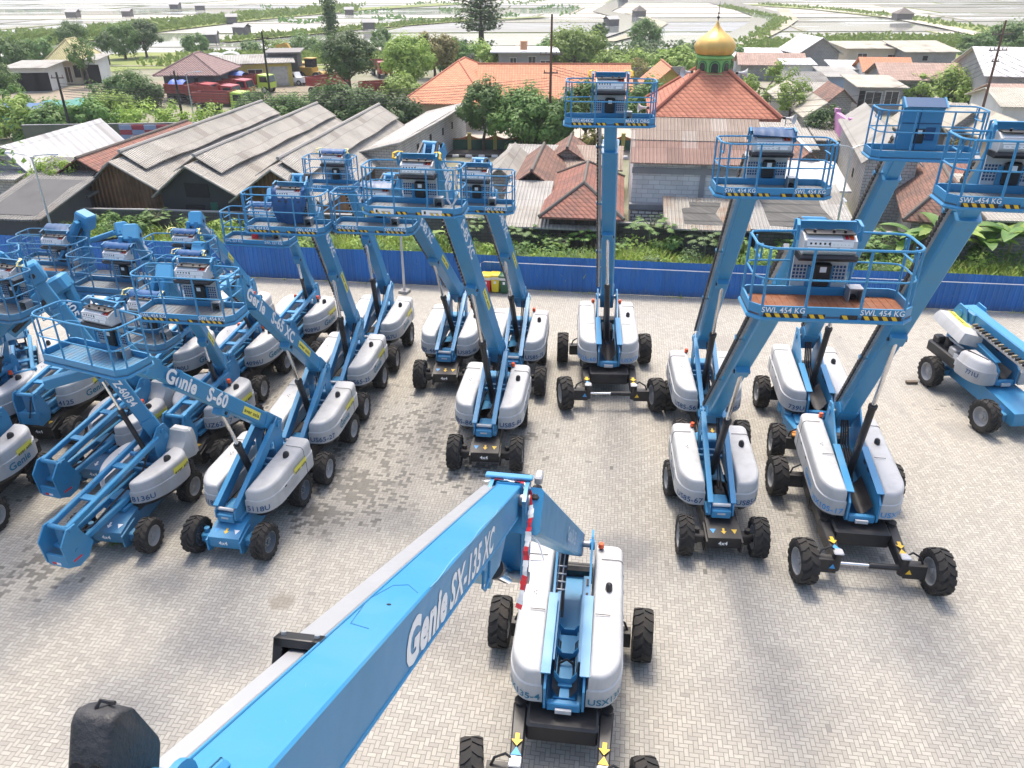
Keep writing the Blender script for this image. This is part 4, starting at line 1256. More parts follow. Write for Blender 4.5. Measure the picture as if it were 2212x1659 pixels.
    bs.cyl(S0 + side * .09, S0 + side * .115, .115, BLUE, n=22)
    bs.cyl(S0 + side * .115, S0 + side * .13, .02, STEEL, n=8)
    bs.box((0, 0, 0), (.4, .07, .3), BLUE, .02, M=frame(S0 + side * .16 - up * .1, a, up))
    bs.build("bumper_shaft", root)
    # riser from the turret pivot to the elbow
    r = MB()
    piv = Vector((sp['piv'][0], -.05, sp['piv'][1]))
    el = Mi @ (Ec + a * .12 - up * .15 + Vector((.25, 0, 0)))
    d = (el - piv).normalized()
    r.beam(piv - d * .3, el + d * .15, .46, .58, BLUE, .40, .60, ch=.04)
    rz = r.build("riser_boom", root)
    sd_ = Vector((0, 0, 1)).cross(d).normalized(); nn = d.cross(sd_)
    tx = MB()
    Lr = (el - piv).length
    o = piv + d * (Lr * .55) + sd_ * .238 - nn * .14
    tx.text("Genie SX-135", o, -d, nn, .26, mat("faint_white", (.45, .60, .72), .5), bold=.02)
    tx.build("lettering", rz, smooth=0)
    # elbow cheek plates and the boom cylinder
    e = MB(MI)
    for s in (-1, 1):
        pl = [(.26, .18), (.36, -.1), (.34, -1.05), (.1, -1.35), (-.22, -1.30), (-.32, -.9), (-.18, -.2), (-.2, .16), (0, .22)]
        M2 = Matrix((Vector((a.x, a.y, 0)).normalized(), side, Vector((0, 0, 1)))).transposed().to_4x4(); M2.translation = Ec + side * (s * .23)
        e.prism(pl, -.025, .025, BLUE, M=M2)
    Mx = Matrix((Vector((a.x, a.y, 0)).normalized(), side, Vector((0, 0, 1)))).transposed().to_4x4(); Mx.translation = Ec
    e.box((.12, 0, -.75), (.36, .40, .9), BLUE, .03, M=Mx)
    e.box((.34, .0, -.35), (.06, .5, 1.1), BLUE_D, .02, M=Mx)
    e.cyl(Mx @ Vector((.05, -.28, 0)), Mx @ Vector((.05, .28, 0)), .09, STEEL)
    e.cyl(Mx @ Vector((-.1, -.3, -1.15)), Mx @ Vector((-.1, .3, -1.15)), .08, STEEL)
    e.box((.2, .34, -.1), (.3, .12, .35), BLACK, .03, M=Mx); e.box((.3, .36, .2), (.2, .1, .12), STEEL, .02, M=Mx)
    e.box((.24, -.02, .22), (.10, .62, .04), BLUE, .01, M=Mx)
    for k in range(5): e.cyl(Mx @ Vector((-.05, .255, -.15 - .22 * k)), Mx @ Vector((-.05, .28, -.15 - .22 * k)), .035, STEEL, n=8)
    e.build("elbow_frame", root)
    c = MB(MI)
    p0 = Mx @ Vector((-.1, 0, -1.15)); p1 = lp + a * .1 - up * (h / 2 + .2)
    mid = p0.lerp(p1, .6)
    c.cyl(p0, mid, .105, CHROME, n=18); c.cyl(mid, p0.lerp(p1, .68), .125, BLACK, n=18); c.cyl(p0.lerp(p1, .68), p1, .065, CHROME, n=16)
    c.build("boom_cylinder", root)
    # red and white barrier tape round the elbow: hangs on the machine, a thing of its own
    tp = MB(); 
    path = [Ec + a * .05 - side * .36 + up * .22, Ec + a * .1 - side * .2 + up * .255, Ec + a * .08 + side * .02 + up * .262, Ec + a * .06 + side * .19 + up * .26, Ec + a * .02 + side * .275 + up * .1, Ec + side * .31 - up * .12 - a * .10, Ec - a * .22 + side * .31 - up * .32, Ec - a * .27 + side * .30 - up * .55, Ec + side * .31 - up * .8 - a * .30, Ec + side * .29 - up * 1.02 - a * .34, Ec + side * .26 - up * 1.25 - a * .36]
    fine = []
    for i in range(len(path) - 1):
        for k in range(4): fine.append(path[i].lerp(path[i + 1], k / 4) + Vector((random.uniform(-.008, .008), random.uniform(-.008, .008), random.uniform(-.008, .008))))
    fine.append(path[-1])
    for i in range(len(fine) - 1):
        p, q = fine[i], fine[i + 1]
        dd = (q - p).normalized()
        wv = (dd.cross(a * .8 + side * .6) if i > 14 else dd.cross(up)).normalized() * .045
        wv = (wv + dd.cross(Vector((sin(i), cos(i * 1.3), .3))).normalized() * .008)
        col = REDD if (i // 3) % 2 else WHITE
        tp.add([p - wv, q - wv, q + wv, p + wv, p - wv + dd.cross(wv) * .05, q - wv + dd.cross(wv) * .05, q + wv + dd.cross(wv) * .05, p + wv + dd.cross(wv) * .05], [(0, 1, 2, 3), (4, 7, 6, 5), (0, 3, 7, 4), (0, 4, 5, 1), (1, 5, 6, 2), (2, 6, 7, 3)], col)
    b2 = Ec + side * .29 - up * .35
    tp.tube([b2, b2 + side * .14 - up * .15, b2 + side * .22 - up * .36, b2 + side * .05 - up * .38], .012, WHITE, 5)
    tag(tp.build("barrier_tape", smooth=0), "red and white barrier tape wound around the elbow of the nearest lift", "barrier tape")
foreground_lift()

def stowed_lift():
    sp = dict(SPEC['S125']); sp['tr'] = 2.6
    C = Vector((18.25, 26.3, 0)); head = radians(-86)
    root = empty("boom_lift", C, head, "boom lift numbered 771U with lowered boom and open engine cover at the right edge", "boom lift", "blue boom lifts parked in the yard")
    wbx = sp['wb'] / 2
    spn = dict(sp); spn['tread'] = 'lug'; spn['w'] = .44
    M = Matrix.Identity(4)
    # blue box chassis with plain axles
    mb = MB()
    mb.prism([(-wbx - .5, .5), (wbx + .5, .45), (wbx + .55, .55), (wbx + .5, .95), (.9, 1.08), (-.9, 1.12), (-wbx - .4, .95)], -.62, .62, BLUE)
    mb.cyl((-.2, 0, 1.1), (-.2, 0, 1.25), .7, BLACK, n=24)
    chs = mb.build("chassis", root)
    mk = MB()
    mk.text("4x4", (wbx + .53, -.02, .66), (0, 1, 0), (-.12, 0, .99), .16, WHITE, True, .03)
    mk.quad((wbx - .3, -.623, .72), (wbx - .02, -.623, .70), (wbx - .02, -.623, .92), (wbx - .3, -.623, .94), SKYDEC)
    mk.build("chassis_marking", chs, smooth=0)
    ax = MB()
    for s in (-1, 1):
        ax.box((s * wbx, 0, .6), (.34, 2.1, .3), BLUE, .03)
        for q in (-1, 1): ax.cyl((s * wbx, q * .95, .3), (s * wbx, q * .95, .9), .10, BLUE)
    ax.build("axle", root)
    for sx in (1, -1):
        for sy in (1, -1):
            tm = shared(('t', .60, .44, 'lug'), lambda: tyre_mb(.60, .44, 'lug'), "tyre")
            o = link("wheel", tm, root, Vector((sx * wbx, sy * 1.3, .62))); o.rotation_euler = (0, 0, .1 * (sx > 0))
            link("rim", shared(('r', .6, .44, RIM.name), lambda: rim_mb(.6, .44, RIM), "rim"), o)
    sp2 = dict(sp); sp2['xn'] = .55; sp2['xr'] = -2.7; sp2['zb'] = 1.28; sp2['zt'] = 2.15
    turret(root, sp2, 'S125', False)
    # covers: tank side whole; engine side only its front part, lid swung up
    for sgn, xr in ((1, -2.7), (-1, -.75)):
        poly = outline(.7, xr, .45, 1.25, .55, .2, sgn, 1.6)
        m = MB(); rings = []
        for z, dd in ((1.22, .04), (1.30, 0), (1.75, .0), (1.8, .04), (2.02, .08), (2.12, .17), (2.16, .3)):
            pl = inset(poly, dd)
            if sgn < 0: pl = pl[::-1]
            rings.append([(x, y, z) for x, y in pl])
        m.loft(rings, COVER if sgn > 0 else COVER_D)
        cv = m.build("tank_cover", root)
        if sgn < 0:
            t = MB(); fn, tot = arc_fn(poly, 1.5, .012, True); fn, _ = arc_fn(poly, 1.5, .012, True, tot - 1.2)
            t.text_fn("771U", fn, .17, NAVY, .03, 1.0); t.build("lettering", cv, smooth=0)
    e = MB()
    e.box((-1.75, -.80, 1.42), (1.9, .75, .45), BLACK, .05); e.box((-1.2, -.9, 1.75), (.5, .4, .35), STEEL, .05); e.cyl((-1.9, -.8, 1.6), (-1.9, -.8, 2.0), .16, BLACK); e.box((-2.4, -.9, 1.72), (.4, .35, .4), BLACK, .05)
    e.tube([(-1.1, -.7, 1.9), (-1.6, -.9, 2.05), (-2.3, -.7, 1.9)], .05, STEEL); e.box((-.85, -1.1, 1.6), (.25, .1, .4), PANEL)
    e.build("engine", root)
    l = MB()
    Ml = Matrix.Translation((-1.85, -.62, 2.25)) @ Matrix.Rotation(radians(-14), 4, 'X') @ Matrix.Rotation(radians(6), 4, 'Y')
    rings = []
    for z, i in ((0, 0), (.25, .02), (.42, .08), (.50, .25)):
        rings.append([(x, y, z) for x, y in ((-1.05 + i, -.55 + i), (1.0 - i, -.55 + i), (1.05 - i, .25), (1.0 - i, .35 - i * .3), (-1.0 + i, .35 - i * .3), (-1.05 + i, .2))])
    l.loft(rings, COVER, M=Ml)
    lid = l.build("engine_lid", root)
    t = MB()
    t.add([Ml @ Vector(v) for v in ((-.85, -.25, .506), (-.85, .05, .506), (.45, .05, .506), (.45, -.25, .506))], [(0, 3, 2, 1)], PLAQUE)
    t.text("aver asia", Ml @ Vector((-.8, -.2, .51)), Ml.to_3x3() @ Vector((1, 0, 0)), Ml.to_3x3() @ Vector((0, 1, 0)), .16, BLACK, stretch=1.2)
    t.build("lettering", lid, smooth=0)
    b = MB()
    piv = Vector((-2.3, 0, 2.9)); tip = Vector((8, .15, 2.15)); d = (tip - piv).normalized()
    b.beam(piv, tip, .44, .54, BLUE, ch=.04)
    b.box((0, 0, 0), (.9, .62, .5), BLUE, .05, M=frame(piv + d * .2, d))
    bo = b.build("boom", root)
    for s in (-1, 1):
        r = MB(); r.prism([(-1.9, 1.3), (-1.7, 2.5), (-2.0, 3.2), (-2.5, 3.25), (-2.75, 2.9), (-2.7, 1.5)], s * .38 - .03, s * .38 + .03, BLUE); r.cyl((-2.3, s * .32, 2.9), (-2.3, s * .46, 2.9), .16, BLUE); r.build("riser_plate", root)
    t = MB()
    t.beam(piv + d * .9 + Vector((0, -.40, -.12)), tip + Vector((0, -.40, -.12)), .14, .12, STEEL, ch=.01)
    for k in range(46): t.box((0, 0, 0), (.06, .20, .10), BLACK if k % 2 else mat("chain_rust", (.25, .2, .12), .7), M=frame(piv + d * (1.0 + .2 * k) + Vector((0, -.40, -.02)), d))
    t.build("cable_track", bo)
    w = MB(); w.box((0, 0, .06), (.45, .16, .12), mat("timber", (.13, .10, .07), .8), .01)
    g = P(1982, 826); tag(w.build("timber_block", None, (g.x - .3, g.y - .1, 0)), "dark timber block lying beside the rear tyre of the right edge lift", "timber block")
stowed_lift()

def vee_lift():
    """older articulated machine at the far left, arm folded into an upturned V"""
    lf = lift("older articulated boom lift numbered 3626U, its arm bent into an upturned V", 'Z62', (40, 905), (-40, 640), 22.0, "3626U", ch=-95, rot=0, logo=LOGOGREY, cm=COVER_D, plaque=False, plat=dict(swl=None, haz=False), epix=(-20, 720), edepth=22.5, track=False, black=False)
    Mi = lf.matrix_basis.inverted()
    m = MB(Mi)
    dp = 22.4
    for o in (0, .34):
        off = Vector((o, .25 * o, -.1 * o))
        m.beam(D(-5, 722, dp) + off, D(120, 606, dp) + off, .14, .26, BLUE, ch=.02)
        m.beam(D(112, 612, dp) + off, D(205, 800, dp + 1.0) + off, .16, .40, BLUE, ch=.02)
    m.box((0, 0, 0), (.5, .55, .5), BLUE, .08, M=frame(D(118, 612, dp) + Vector((.17, 0, 0)), (1, 0, .5)))
    m.cyl(D(30, 716, dp), D(108, 640, dp), .07, BLACK)
    m.text("4054", D(140, 650, dp - .28), D(190, 755, dp) - D(140, 650, dp), Vector((.9, 0, .45)), .26, WHITE)
    m.beam(D(200, 800, dp + .8), D(95, 830, dp + .2), .3, .3, BLUE, ch=.02)
    m.build("folded_arm", lf)
vee_lift()

# ---------------------------------------------------------------- bins, lamp posts, loose bricks, weeds
def wheelie_bin(u, v, col, lidcol, label):
    g = P(u, v)
    r = empty("wheelie_bin", g, radians(-8), label, "bin", "coloured bins by the fence")
    b = MB()
    def ring(z, sx, sy, oy=0): return [(x * sx, y * sy + oy, z) for x, y in ((-.5, -.4), (-.4, -.5), (.4, -.5), (.5, -.4), (.5, .4), (.4, .5), (-.4, .5), (-.5, .4))]
    b.loft([ring(.06, .40, .42), ring(.3, .43, .46), ring(.84, .52, .56), ring(.84, .56, .60), ring(.90, .56, .60)], col)
    b.box((0, -.262, .60), (.12, .012, .14), WHITE)
    b.build("bin_body", r)
    l = MB()
    l.loft([ring(.905, .58, .62), ring(.99, .57, .60), ring(1.06, .45, .42)], lidcol)
    l.cyl((-.2, .33, .93), (.2, .33, .93), .025, lidcol)
    l.build("lid", r)
    s = MB(); s.loft([ring(.76, .545, .585, -.003), ring(.80, .56, .60, -.003), ring(.903, .575, .615, -.003)], mat("bin_liner", (.62, .60, .58), .35), None, False, False); s.build("liner", r)
    for q in (-1, 1):
        w = MB(); w.cyl((q * .17, .24, .09), (q * .22, .24, .09), .09, BLACK, n=16); w.build("wheel", r)
wheelie_bin(1051, 631, mat("bin_red", (.55, .015, .03), .4), mat("bin_lid_yellow", (.75, .55, .04), .45), "red bin with yellow lid standing by the blue fence")
wheelie_bin(1071, 630, mat("bin_yellow", (.72, .58, .03), .4), mat("bin_lid_yellow", (.75, .55, .04), .45), "yellow bin with yellow lid next to the red bin")
wheelie_bin(1090, 632, mat("bin_green", (.02, .10, .05), .4), mat("bin_green", (.02, .10, .05), .4), "dark green bin half hidden behind a boom lift beside the yellow bin")

GALV = mat("galvanised", (.50, .52, .53), .4, .5, dirt=(.36, .37, .37), dscale=2)
def lamp(label, base, H, arm, ang, base_block=True, double=False, cam_=False):
    r = empty("street_lamp", base, ang, label, "street lamp", "grey street lamps")
    p = MB()
    if base_block: p.box((0, 0, .08), (.5, .5, .16), mat("concrete", (.32, .31, .29), .9, dirt=(.2, .2, .18)), .02)
    p.cyl((0, 0, .1), (0, 0, H), .075, GALV, .045, 14)
    p.build("pole", r)
    for s in ((1, -1) if double else (1,)):
        a = MB()
        a.tube([(0, 0, H - .25), (s * .10, 0, H - .02), (s * .3, 0, H + .08), (s * arm, 0, H + .15)], .032, GALV, 8)
        a.build("lamp_arm", r)
        h = MB()
        h.loft([[(s * (arm + x), y, H + .15 + z) for y, z in ((-w, 0), (w, 0), (w * .7, .07), (-w * .7, .07))] for x, w in ((-.05, .05), (.1, .12), (.5, .13), (.62, .05))][::s], GALV)
        h.box((s * (arm + .3), 0, H + .143), (.4, .18, .012), WHITE)
        h.build("lamp_head", r)
    if cam_:
        c = MB(); c.cyl((0, -.15, H * .55), (0, -.45, H * .53), .06, WHITE); c.box((0, -.08, H * .55), (.05, .2, .05), WHITE); c.build("camera", r)
lamp("slim grey lamp post on a concrete block beside the blue fence", P(874, 632), 4.6, .9, radians(160))
lamp("grey lamp post with a camera rising between the village roofs on the right", P(1795, 552), 6.2, .8, radians(10), True, True, True)
lamp("grey lamp post leaning over the weeds at the left end of the fence", P(126, 545), 5.6, 1.1, radians(170), True, True)
lamp("tall curved lamp post above the long grey roofs on the left", P(425, 288), 5.8, 1.0, radians(0), False)
def bricks():
    m = mat("loose_brick", (.36, .34, .30), .9, dirt=(.22, .2, .17), dscale=8)
    root = empty("brick", P(398, 1155), .3, "loose paving brick lying beside the front tyre of the stacked arm lift", "brick", "loose bricks beside a tyre")
    b = MB(); b.box((0, 0, .04), (.21, .105, .08), m, .006); me = b.build("brick_body", root).data
    for i, (u, v, r) in enumerate(((408, 1148, 1.1), (412, 1136, .1), (402, 1142, 2.0))):
        o = root.copy(); COL.objects.link(o); g = P(u, v); o.location = g; o.rotation_euler = (0, 0, r)
        k = bpy.data.objects.new("brick_body", me); COL.objects.link(k); k.parent = o
bricks()
# ---------------------------------------------------------------- village materials (object coordinates: x along the front, y away, z up)
def objc(nt):
    return nt.nodes.new("ShaderNodeTexCoord").outputs['Object']
def corr_mat(name, col, col2, axis, rust=0.0, pitch=.22, rough=.8):
    if name + axis in MATS: return MATS[name + axis]
    m, nt, b = new_mat(name)
    o = objc(nt); s = N(nt, "ShaderNodeSeparateXYZ"); nt.links.new(o, s.inputs[0])
    u, v = (s.outputs[0], s.outputs[1]) if axis == 'x' else (s.outputs[1], s.outputs[0])
    p = pos(nt)
    # per-sheet tone
    cid = N(nt, "ShaderNodeCombineXYZ")
    nt.links.new(math_n(nt, 'FLOOR', math_n(nt, 'DIVIDE', u, .95)), cid.inputs[0]); nt.links.new(math_n(nt, 'FLOOR', math_n(nt, 'DIVIDE', v, 1.7)), cid.inputs[1])
    w = N(nt, "ShaderNodeTexWhiteNoise"); nt.links.new(cid.outputs[0], w.inputs['Vector'])
    c = mixc(nt, w.outputs['Value'], col, col2)
    c = mixc(nt, math_n(nt, 'MULTIPLY', math_n(nt, 'GREATER_THAN', w.outputs['Value'], .965), .28), c, (.60, .59, .55))
    c = mixc(nt, math_n(nt, 'MULTIPLY', math_n(nt, 'LESS_THAN', w.outputs['Value'], .05), .35), c, (.17, .13, .10))
    c = mixc(nt, math_n(nt, 'MULTIPLY', ramp(nt, noise(nt, p, .45, 5, .65), (.42, .72)), .55), c, tuple(x * .5 for x in col))
    vv = N(nt, "ShaderNodeCombineXYZ"); nt.links.new(math_n(nt, 'MULTIPLY', u, 5.0), vv.inputs[0]); nt.links.new(math_n(nt, 'MULTIPLY', v, .5), vv.inputs[1])
    st = ramp(nt, noise(nt, vv.outputs[0], 1.0, 3), (.5, .8))
    c = mixc(nt, math_n(nt, 'MULTIPLY', st, .4), c, tuple(x * .62 for x in col2))
    if rust:
        rr = ramp(nt, noise(nt, vscale(nt, p, (.35, .35, .35)), 1.0, 5, .7), (.62 - .25 * rust, .72 - .1 * rust))
        c = mixc(nt, math_n(nt, 'MULTIPLY', rr, .8), c, (.26, .12, .05))
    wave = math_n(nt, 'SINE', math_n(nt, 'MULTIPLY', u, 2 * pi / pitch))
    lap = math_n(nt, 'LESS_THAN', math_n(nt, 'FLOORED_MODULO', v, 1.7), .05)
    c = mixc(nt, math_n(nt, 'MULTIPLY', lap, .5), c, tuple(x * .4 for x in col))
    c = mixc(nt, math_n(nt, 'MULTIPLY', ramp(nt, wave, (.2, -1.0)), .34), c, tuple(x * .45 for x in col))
    nt.links.new(c, b.inputs['Base Color'])
    b.inputs['Roughness'].default_value = rough
    bn = N(nt, "ShaderNodeBump"); bn.inputs['Distance'].default_value = .05; bn.inputs['Strength'].default_value = .9
    nt.links.new(wave, bn.inputs['Height']); nt.links.new(bn.outputs[0], b.inputs['Normal'])
    MATS[name + axis] = m
    return m
def tile_mat(name, col, col2, axis, dark=(.06, .045, .04), row=.30, weather=.5):
    if name + axis in MATS: return MATS[name + axis]
    m, nt, b = new_mat(name)
    o = objc(nt); s = N(nt, "ShaderNodeSeparateXYZ"); nt.links.new(o, s.inputs[0])
    # axis: direction along the courses; hips need both, so the course height comes from z
    u = s.outputs[0] if axis == 'x' else s.outputs[1] if axis == 'y' else math_n(nt, 'ADD', s.outputs[0], s.outputs[1])
    z = s.outputs[2]
    rowz = row * .45
    rv = math_n(nt, 'DIVIDE', z, rowz); fl = math_n(nt, 'FLOOR', rv); fr = math_n(nt, 'SUBTRACT', rv, fl)
    uu = math_n(nt, 'DIVIDE', u, row * .9); fu = math_n(nt, 'FLOOR', uu); fru = math_n(nt, 'SUBTRACT', uu, fu)
    cid = N(nt, "ShaderNodeCombineXYZ"); nt.links.new(fl, cid.inputs[0]); nt.links.new(fu, cid.inputs[1])
    w = N(nt, "ShaderNodeTexWhiteNoise"); nt.links.new(cid.outputs[0], w.inputs['Vector'])
    c = mixc(nt, w.outputs['Value'], col, col2)
    p = pos(nt)
    c = mixc(nt, math_n(nt, 'MULTIPLY', ramp(nt, noise(nt, p, .7, 5, .65), (.42, .7)), weather), c, dark)
    edge = math_n(nt, 'MAXIMUM', ramp(nt, fr, (.24, .05)), math_n(nt, 'MULTIPLY', ramp(nt, fru, (.16, .02)), .6))
    c = mixc(nt, math_n(nt, 'MULTIPLY', edge, .72), c, tuple(x * .3 for x in col))
    nt.links.new(c, b.inputs['Base Color']); b.inputs['Roughness'].default_value = .8
    bn = N(nt, "ShaderNodeBump"); bn.inputs['Distance'].default_value = .06; bn.inputs['Strength'].default_value = .8
    nt.links.new(math_n(nt, 'SUBTRACT', math_n(nt, 'SINE', math_n(nt, 'MULTIPLY', fru, pi)), fr), bn.inputs['Height']); nt.links.new(bn.outputs[0], b.inputs['Normal'])
    MATS[name + axis] = m
    return m
def block_mat(name, col, col2, mortar, bw=.42, bh=.20, ms=.02, stain=.4):
    if name in MATS: return MATS[name]
    m, nt, b = new_mat(name)
    o = objc(nt); s = N(nt, "ShaderNodeSeparateXYZ"); nt.links.new(o, s.inputs[0])
    cv = N(nt, "ShaderNodeCombineXYZ"); nt.links.new(math_n(nt, 'ADD', s.outputs[0], s.outputs[1]), cv.inputs[0]); nt.links.new(s.outputs[2], cv.inputs[1])
    br = N(nt, "ShaderNodeTexBrick")
    nt.links.new(cv.outputs[0], br.inputs['Vector'])
    br.inputs['Color1'].default_value = (*col, 1); br.inputs['Color2'].default_value = (*col2, 1); br.inputs['Mortar'].default_value = (*mortar, 1)
    br.inputs['Scale'].default_value = 1.0; br.inputs['Mortar Size'].default_value = ms; br.inputs['Brick Width'].default_value = bw; br.inputs['Row Height'].default_value = bh
    br.inputs['Mortar Smooth'].default_value = .3
    p = pos(nt)
    c = mixc(nt, math_n(nt, 'MULTIPLY', ramp(nt, noise(nt, vscale(nt, p, (.8, .8, .4)), 1.0, 5, .65), (.45, .75)), stain), br.outputs['Color'], (.14, .135, .125))
    nt.links.new(c, b.inputs['Base Color']); b.inputs['Roughness'].default_value = .9
    bn = N(nt, "ShaderNodeBump"); bn.inputs['Distance'].default_value = .02; bn.inputs['Strength'].default_value = .6; bn.invert = True
    nt.links.new(br.outputs['Fac'], bn.inputs['Height']); nt.links.new(bn.outputs[0], b.inputs['Normal'])
    MATS[name] = m
    return m
def plaster(name, col, d=.5): return mat(name, col, .85, dirt=tuple(x * .55 for x in col), dscale=.5, damt=d, streak=True)
WALLS = {
 'block': block_mat("white_block", (.50, .49, .47), (.42, .41, .39), (.20, .19, .18)),
 'bigblock': block_mat("aerated_block", (.70, .69, .66), (.60, .59, .565), (.36, .35, .33), .7, .28, .014, .25),
 'greyblock': block_mat("grey_block", (.27, .265, .25), (.22, .215, .20), (.36, .35, .33), .42, .20, .03),
 'darkblock': block_mat("sooty_block", (.12, .118, .11), (.085, .083, .078), (.05, .05, .048), .42, .2, .02),
 'rustwood': corr_mat("rusty_cladding", (.115, .062, .022), (.07, .043, .02), 'x', .9, .3),
 'tarpwall': mat("black_tarpaulin", (.022, .026, .028), .6, dirt=(.055, .06, .062), dscale=1.2, bump=.5, bscale=2.0),
 'wood': corr_mat("dark_boards", (.06, .045, .035), (.035, .028, .024), 'x', .2, .3),
 'cream': plaster("cream_plaster", (.55, .47, .36), .3), 'white': plaster("white_plaster", (.60, .60, .58)), 'yellow': plaster("yellow_plaster", (.50, .42, .12), .35),
 'paleblue': plaster("pale_blue_plaster", (.38, .46, .58)), 'pink': plaster("pink_plaster", (.55, .25, .47), .3), 'grey': plaster("grey_plaster", (.28, .28, .28)), 'dark': plaster("dark_plaster", (.09, .09, .09)), 'slate': plaster("slate_wall", (.10, .12, .14)), 'green': plaster("green_plaster", (.20, .38, .22), .3),
}
def roofm(kind, axis):
    return {
     'grey': lambda: corr_mat("asbestos_grey", (.38, .355, .31), (.47, .445, .395), axis),
     'grey2': lambda: corr_mat("asbestos_dark", (.20, .195, .18), (.27, .26, .24), axis),
     'pale': lambda: corr_mat("asbestos_pale", (.40, .385, .35), (.47, .455, .42), axis),
     'cream': lambda: corr_mat("roof_cream", (.52, .48, .39), (.58, .55, .46), axis),
     'white': lambda: corr_mat("roof_white", (.56, .56, .55), (.63, .63, .62), axis, 0, .9, .6),
     'rust': lambda: corr_mat("roof_rusty", (.40, .37, .31), (.46, .43, .36), axis, .75),
     'pinkred': lambda: corr_mat("roof_faded_red", (.30, .185, .145), (.36, .23, .185), axis),
     'taupe': lambda: corr_mat("roof_taupe", (.35, .27, .215), (.40, .32, .26), axis),
     'orange': lambda: tile_mat("tile_orange", (.52, .20, .10), (.60, .26, .14), axis, (.36, .17, .11), .33, .25),
     'mosque': lambda: tile_mat("tile_brick_orange", (.36, .125, .075), (.45, .175, .105), axis, (.28, .10, .06), .42, .3),
     'red': lambda: tile_mat("tile_dark_red", (.22, .085, .06), (.30, .125, .085), axis, (.085, .06, .052), .36, .7),
     'brown': lambda: tile_mat("tile_brown", (.17, .085, .06), (.25, .13, .09), axis, (.07, .055, .05), .36, .8),
     'oldtile': lambda: tile_mat("tile_pale", (.36, .24, .19), (.44, .31, .25), axis, (.2, .15, .13), .36, .5),
     'purple': lambda: tile_mat("tile_plum", (.20, .125, .12), (.25, .16, .15), axis, (.12, .09, .09), .36, .3),
     'olive': lambda: tile_mat("tile_olive", (.42, .38, .18), (.48, .43, .22), axis, (.25, .22, .12), .36, .4),
    }[kind]()
DARKGLASS = mat("dark_glass", (.02, .025, .03), .15)
FRAMEW = mat("frame_white", (.6, .6, .58), .6)
